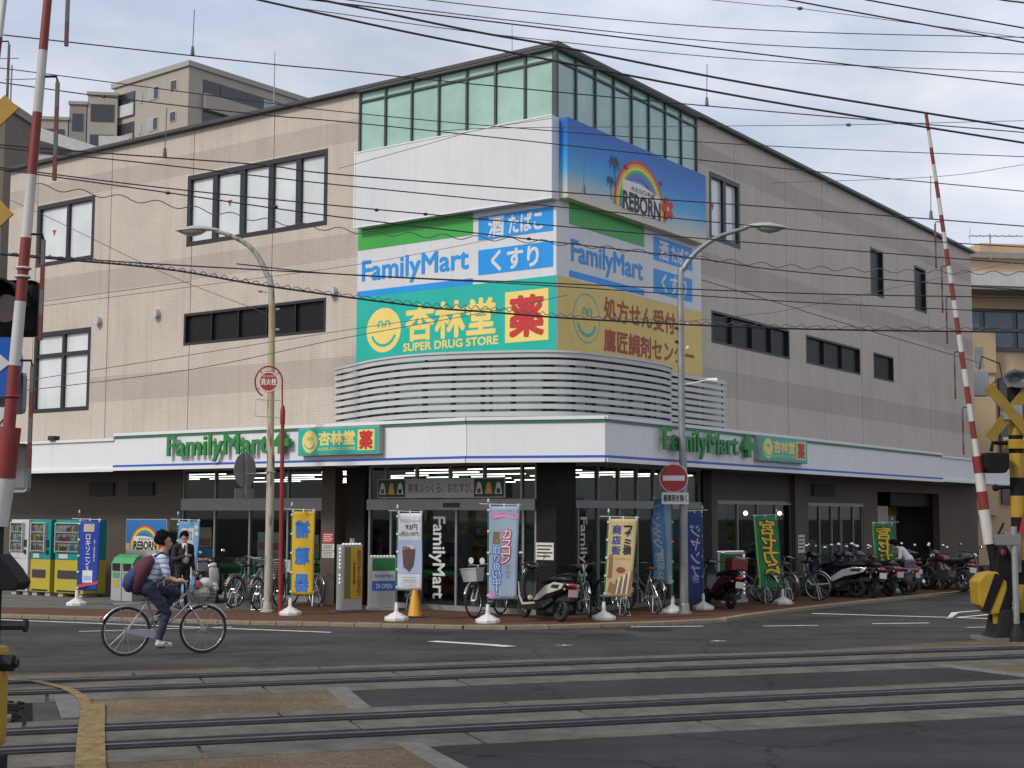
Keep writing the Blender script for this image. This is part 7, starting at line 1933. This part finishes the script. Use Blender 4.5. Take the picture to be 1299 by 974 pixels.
MB().box(-.35, -.25, -1.6, .35, .2, -.5).build('case', M('meter_grey', (.28, .29, .31), .5), ub, bevel=.04); MB().tube([(.0, -.1, -.5), (.1, -.1, .1), (.9, -.1, -.2), (1.0, -.1, -.8), (.3, -.1, -1.2)], .03, 6).build('cable', FRAME, ub); MB().box(-.1, -.1, -.4, .2, .1, .5).build('bracket', GALV, ub)
for i, (x0, w, h, dpt, lab) in enumerate(((24, 18, 9, 85, 'low grey building far up the side street on the right'), (6, 17, 10, 130, 'grey distant block up the street beside the shop'), (-48, 24, 11, 62, 'low distant building past the left edge'))):
    o = thing('distant_building', lab, 'building', (x0, dpt, -.2), .2); MB().box(0, 0, 0, w, 10, h).build('wall', APG, o)
    for r in range(3):
        for k in range(6): MB().box(1 + k * w / 6.3, -.05, 1.2 + 3 * r, 2.6 + k * w / 6.3, .01, 2.7 + 3 * r).build('window', WDARK, o)
# roof rods on the shop
for i, (x, y, h) in enumerate(((2.6, 3.0, 1.9), (.3, 8.8, 1.7), (24.6, 5.0, 2.6))):
    o = thing('lightning_rod', ('thin lightning rod just right of the roof peak', 'thin lightning rod on the left part of the roof', 'thin lightning rod near the right roof end')[i], 'rod', (*B2W(x, y), 12.08), 0)
    MB().tube([(0, 0, 0), (0, 0, h)], [.02, .01], 6).build('rod', GALV, o); MB().lathe([(.08, 0), (.06, .08), (.02, .1)], 8).build('foot', GALV, o)

# ================================================================ overhead wires
WIRE = M('wire_black', (.02, .02, .026), .6); WIREG = M('wire_grey', (.10, .10, .12), .6)
def wire(label, pts, r, mat=WIRE, wav=None, nodes=()):
    """pts: world points along a sagging wire"""
    P = [Vector(p) for p in pts]
    c = []
    Q = [P[0] * 2 - P[1]] + P + [P[-1] * 2 - P[-2]]
    for i in range(1, len(Q) - 2):
        a, b_, e, d = Q[i - 1], Q[i], Q[i + 1], Q[i + 2]
        n = 6 if not wav else 40
        for k in range(n):
            t_ = k / n
            c.append(.5 * ((2 * b_) + (e - a) * t_ + (2 * a - 5 * b_ + 4 * e - d) * t_ * t_ + (3 * b_ - a - 3 * e + d) * t_ ** 3))
    c.append(P[-1])
    if wav:
        amp, per = wav; s = 0.0; out = []
        for i, p in enumerate(c):
            if i: s += (p - c[i - 1]).length
            out.append(p + Vector((0, 0, amp * math.sin(2 * PI * s / per))))
        c = out
    t = thing('overhead_wire', label, 'wire', tuple(c[0]), 0, 'overhead wires')
    o = c[0]
    MB().tube([p - o for p in c], r, 5, caps=False).build('strand', mat, t, smooth='all')
    for (q, kind) in nodes:
        q = Vector(q) - o
        if kind == 'drop':
            MB().tube([q, q + Vector((0, 0, .12))], [.03, .018], 6).tube([q + Vector((0, 0, .1)), q + Vector((.01, 0, .62))], .006, 5).build('dropper', WIREG, t)
        elif kind == 'ball':
            MB().ell(q, (.05, .03, .03), 8, 6).build('insulator', WIREG, t)
        else:
            MB().ell(q, (.03, .02, .02), 8, 5).build('clamp', WIRE, t)
    return t
for _w in (
    ('thick black cable rising from above the roof peak to the upper right', [(-2.51, 10.69, 6.28),(-1.46, 10.82, 6.12),(-0.31, 10.96, 5.93),(0.35, 11.04, 5.84),(2.02, 11.24, 5.58),(4.32, 11.5, 5.29),(4.88, 11.56, 5.21)], 0.01, WIRE, None, []),
    ('thick black cable passing just below the roof peak', [(-2.83, 10.96, 6.38),(-2.07, 11.05, 6.22),(-0.9, 11.19, 6.01),(-0.07, 11.29, 5.88),(2.07, 11.54, 5.55),(4.43, 11.8, 5.25),(5.0, 11.86, 5.17)], 0.01, WIRE, None, []),
    ('catenary wire with droppers crossing from top left over the roof', [(-6.97, 16.82, 8.0),(-6.45, 17.0, 8.01),(-3.36, 18.02, 7.99),(-2.35, 18.32, 7.99),(-0.12, 18.97, 7.97),(3.58, 19.96, 7.94),(7.89, 21.0, 7.91),(8.97, 21.25, 7.88)], 0.009, WIRE, None, [((-4.2, 17.75, 8.0), 'drop'),((2.82, 19.76, 7.95), 'drop')]),
    ('uppermost thin wire crossing the sky right of the peak', [(-3.04, 19.17, 9.54),(-0.13, 19.97, 9.47),(3.78, 20.96, 9.51),(8.31, 22.0, 9.77),(9.45, 22.25, 9.84)], 0.008, WIRE, None, []),
    ('second thin wire across the sky above the roof peak', [(-3.41, 19.38, 9.51),(-0.13, 20.27, 9.41),(3.83, 21.26, 9.38),(8.41, 22.3, 9.59),(9.57, 22.55, 9.65)], 0.008, WIRE, None, []),
    ('wire dipping steadily from above the peak to the right edge', [(-2.52, 14.83, 7.69),(-0.1, 15.48, 7.63),(2.92, 16.22, 7.53),(6.4, 17.0, 7.4),(7.28, 17.19, 7.36)], 0.009, WIRE, None, []),
    ('thin wire touching the sky just right of the roof peak', [(-3.19, 20.17, 9.54),(-0.13, 20.97, 9.41),(3.95, 21.96, 9.36),(8.67, 23.0, 9.51),(9.86, 23.25, 9.56)], 0.007, WIRE, None, []),
    ('steep wire in the upper right corner, lower of three', [(1.85, 12.69, 7.02),(2.6, 12.77, 6.89),(4.91, 13.0, 6.56),(5.54, 13.06, 6.47)], 0.008, WIRE, None, []),
    ('steep wire in the upper right corner, middle of three', [(2.51, 13.05, 7.18),(3.47, 13.15, 7.03),(5.03, 13.3, 6.81),(5.68, 13.36, 6.71)], 0.008, WIRE, None, []),
    ('steep wire at the very top right corner', [(3.94, 13.49, 7.32),(4.93, 13.58, 7.2),(5.15, 13.6, 7.18),(5.81, 13.66, 7.09)], 0.009, WIRE, None, []),
    ('thin grey wire with a ball insulator near the top right', [(0.6, 21.08, 10.3),(3.88, 21.48, 10.11),(4.57, 21.56, 10.08),(8.31, 22.0, 9.76),(9.4, 22.12, 9.67)], 0.006, WIREG, None, [((4.58, 21.56, 10.08), 'ball')]),
    ('faint level grey wire with a ball insulator right of centre', [(-1.14, 21.72, 8.11),(-0.13, 21.97, 8.23),(4.12, 22.96, 8.56),(5.73, 23.31, 8.68),(9.02, 24.0, 8.96),(10.25, 24.25, 9.06)], 0.006, WIREG, None, [((5.75, 23.31, 8.68), 'ball')]),
    ('thin wire running below the glass band of the roof', [(-7.16, 17.32, 7.74),(-6.51, 17.54, 7.74),(-3.44, 18.52, 7.61),(-2.41, 18.82, 7.57),(-0.12, 19.47, 7.54),(3.66, 20.46, 7.55),(8.06, 21.5, 7.66),(9.17, 21.75, 7.69)], 0.007, WIRE, None, []),
    ('wire crossing the blank white board from upper left', [(-6.86, 16.62, 7.32),(-6.35, 16.8, 7.33),(-5.18, 17.21, 7.28),(-3.31, 17.82, 7.23),(-2.32, 18.12, 7.23),(-0.11, 18.77, 7.18),(3.53, 19.76, 7.06),(7.78, 20.8, 6.94),(8.86, 21.05, 6.9)], 0.008, WIRE, None, [((-5.18, 17.21, 7.28), 'clamp')]),
    ('catenary wire crossing the middle of the blank white board', [(-6.51, 15.83, 6.33),(-6.02, 16.0, 6.33),(-4.93, 16.36, 6.33),(-3.13, 16.91, 6.33),(-2.19, 17.19, 6.28),(1.15, 18.11, 6.24),(3.56, 18.72, 6.22),(7.32, 19.6, 6.15),(8.32, 19.82, 6.13)], 0.009, WIRE, None, [((-4.23, 16.58, 6.33), 'drop'),((0.94, 18.05, 6.24), 'drop'),((5.89, 19.27, 6.18), 'drop')]),
    ('wire grazing the lower part of the blank white board', [(-6.34, 15.43, 6.21),(-5.87, 15.6, 6.19),(-4.2, 16.15, 6.14),(-2.13, 16.79, 6.05),(1.12, 17.71, 5.94),(3.81, 18.4, 5.84),(5.92, 18.91, 5.78),(7.16, 19.2, 5.77),(8.14, 19.42, 5.76)], 0.008, WIRE, None, []),
    ('wire along the lower edge of the blank white board', [(-6.17, 15.03, 5.89),(-5.71, 15.2, 5.86),(-4.09, 15.75, 5.77),(-2.08, 16.39, 5.7),(1.09, 17.31, 5.61),(3.72, 18.0, 5.54),(7.0, 18.8, 5.46),(7.97, 19.02, 5.43)], 0.008, WIRE, None, [((-1.64, 16.52, 5.68), 'clamp'),((-1.06, 16.7, 5.67), 'clamp')]),
    ('wire with clamps crossing the upper green sign band', [(-6.01, 14.63, 5.78),(-5.56, 14.8, 5.74),(-3.99, 15.35, 5.63),(-2.03, 15.99, 5.48),(1.07, 16.91, 5.31),(2.38, 17.27, 5.23),(3.63, 17.6, 5.13),(6.84, 18.4, 5.03),(7.79, 18.62, 5.01)], 0.008, WIRE, None, [((-3.88, 15.39, 5.62), 'clamp'),((-2.73, 15.77, 5.55), 'clamp'),((0.2, 16.66, 5.36), 'clamp')]),
    ('wavy loose wire hanging along the upper sign row', [(-5.32, 15.11, 5.64),(-4.03, 15.55, 5.54),(-2.05, 16.19, 5.37),(0.49, 16.94, 5.37),(3.68, 17.8, 5.23),(6.92, 18.6, 5.29),(7.88, 18.82, 5.31)], 0.006, WIREG, (0.03, 0.42), []),
    ('wire crossing the store name on the big sign', [(-5.8, 14.23, 4.73),(-5.37, 14.4, 4.74),(-3.86, 14.95, 4.73),(-1.09, 15.87, 4.74),(0.28, 16.28, 4.76),(3.55, 17.2, 4.79),(6.02, 17.83, 4.85),(7.62, 18.22, 4.9)], 0.008, WIRE, None, []),
    ('wire crossing the blue stripe of the big sign', [(-3.02, 15.03, 4.75),(-1.94, 15.39, 4.7),(0.28, 16.08, 4.7),(3.5, 17.0, 4.65),(6.61, 17.8, 4.64),(7.53, 18.02, 4.63)], 0.007, WIRE, None, []),
    ('messenger cable of the bundled line across the teal sign', [(-5.57, 13.65, 4.68),(-5.15, 13.8, 4.62),(-3.69, 14.29, 4.57),(-2.61, 14.63, 4.44),(-1.04, 15.11, 4.3),(-0.29, 15.32, 4.27),(0.99, 15.67, 4.23),(3.35, 16.29, 4.22),(6.31, 17.0, 4.28),(7.18, 17.2, 4.3)], 0.011, WIRE, None, []),
    ('coiled binding wire wound along the bundled cable', [(-5.14, 13.78, 4.63),(-3.68, 14.27, 4.58),(-2.61, 14.61, 4.46),(-1.03, 15.09, 4.33),(-0.29, 15.3, 4.31),(0.99, 15.65, 4.26),(3.35, 16.27, 4.25),(6.3, 16.98, 4.31)], 0.005, WIREG, (0.022, 0.11), []),
    ('slanting service wire descending from the big sign to the right', [(3.78, 27.48, 6.69),(5.82, 28.22, 6.23),(6.3, 28.39, 6.11),(9.98, 29.64, 5.29)], 0.008, WIRE, None, []),
    ('thin service wire slanting up to the right over the left facade', [(-7.59, 19.94, 3.71),(-7.06, 20.1, 3.79),(-4.73, 20.77, 4.19),(-2.67, 21.32, 4.71),(-0.37, 21.91, 5.23),(0.89, 22.22, 5.55)], 0.006, WIREG, None, []),
    ('upper thin service wire slanting up over the left facade', [(-7.6, 19.94, 3.83),(-6.94, 20.14, 3.96),(-4.73, 20.77, 4.41),(-2.68, 21.32, 4.83),(-0.37, 21.91, 5.27)], 0.005, WIREG, None, []),
    ('thin wire from the left edge down to the cream lamp pole', [(-10.03, 25.95, 8.13),(-8.89, 26.16, 7.65),(-6.72, 26.56, 6.63),(-4.98, 26.88, 5.97),(-4.77, 26.92, 5.87)], 0.006, WIREG, None, []),
    ('faint wire climbing from the left facade to the white board', [(-8.92, 24.0, 5.51),(-6.3, 24.46, 5.95),(-2.79, 25.05, 6.55),(-0.15, 25.48, 7.15)], 0.005, WIREG, None, []),
    ('thin wire rising over the blank white board to the right', [(-2.8, 21.99, 7.56),(-1.17, 22.29, 8.11),(-0.53, 22.41, 8.33),(0.65, 22.62, 8.58)], 0.005, WIREG, None, []),
    ('wire reaching the grey lamp pole from the right edge', [(3.83, 30.67, 6.29),(5.49, 30.96, 6.51),(6.41, 31.11, 6.66),(11.92, 32.0, 7.94)], 0.006, WIREG, None, []),
    ('faint wire rising to the right edge behind the barrier', [(4.47, 23.51, 7.71),(7.42, 23.83, 7.91),(8.99, 24.0, 8.17),(10.17, 24.12, 8.33)], 0.005, WIREG, None, []),
):
    wire(*_w)
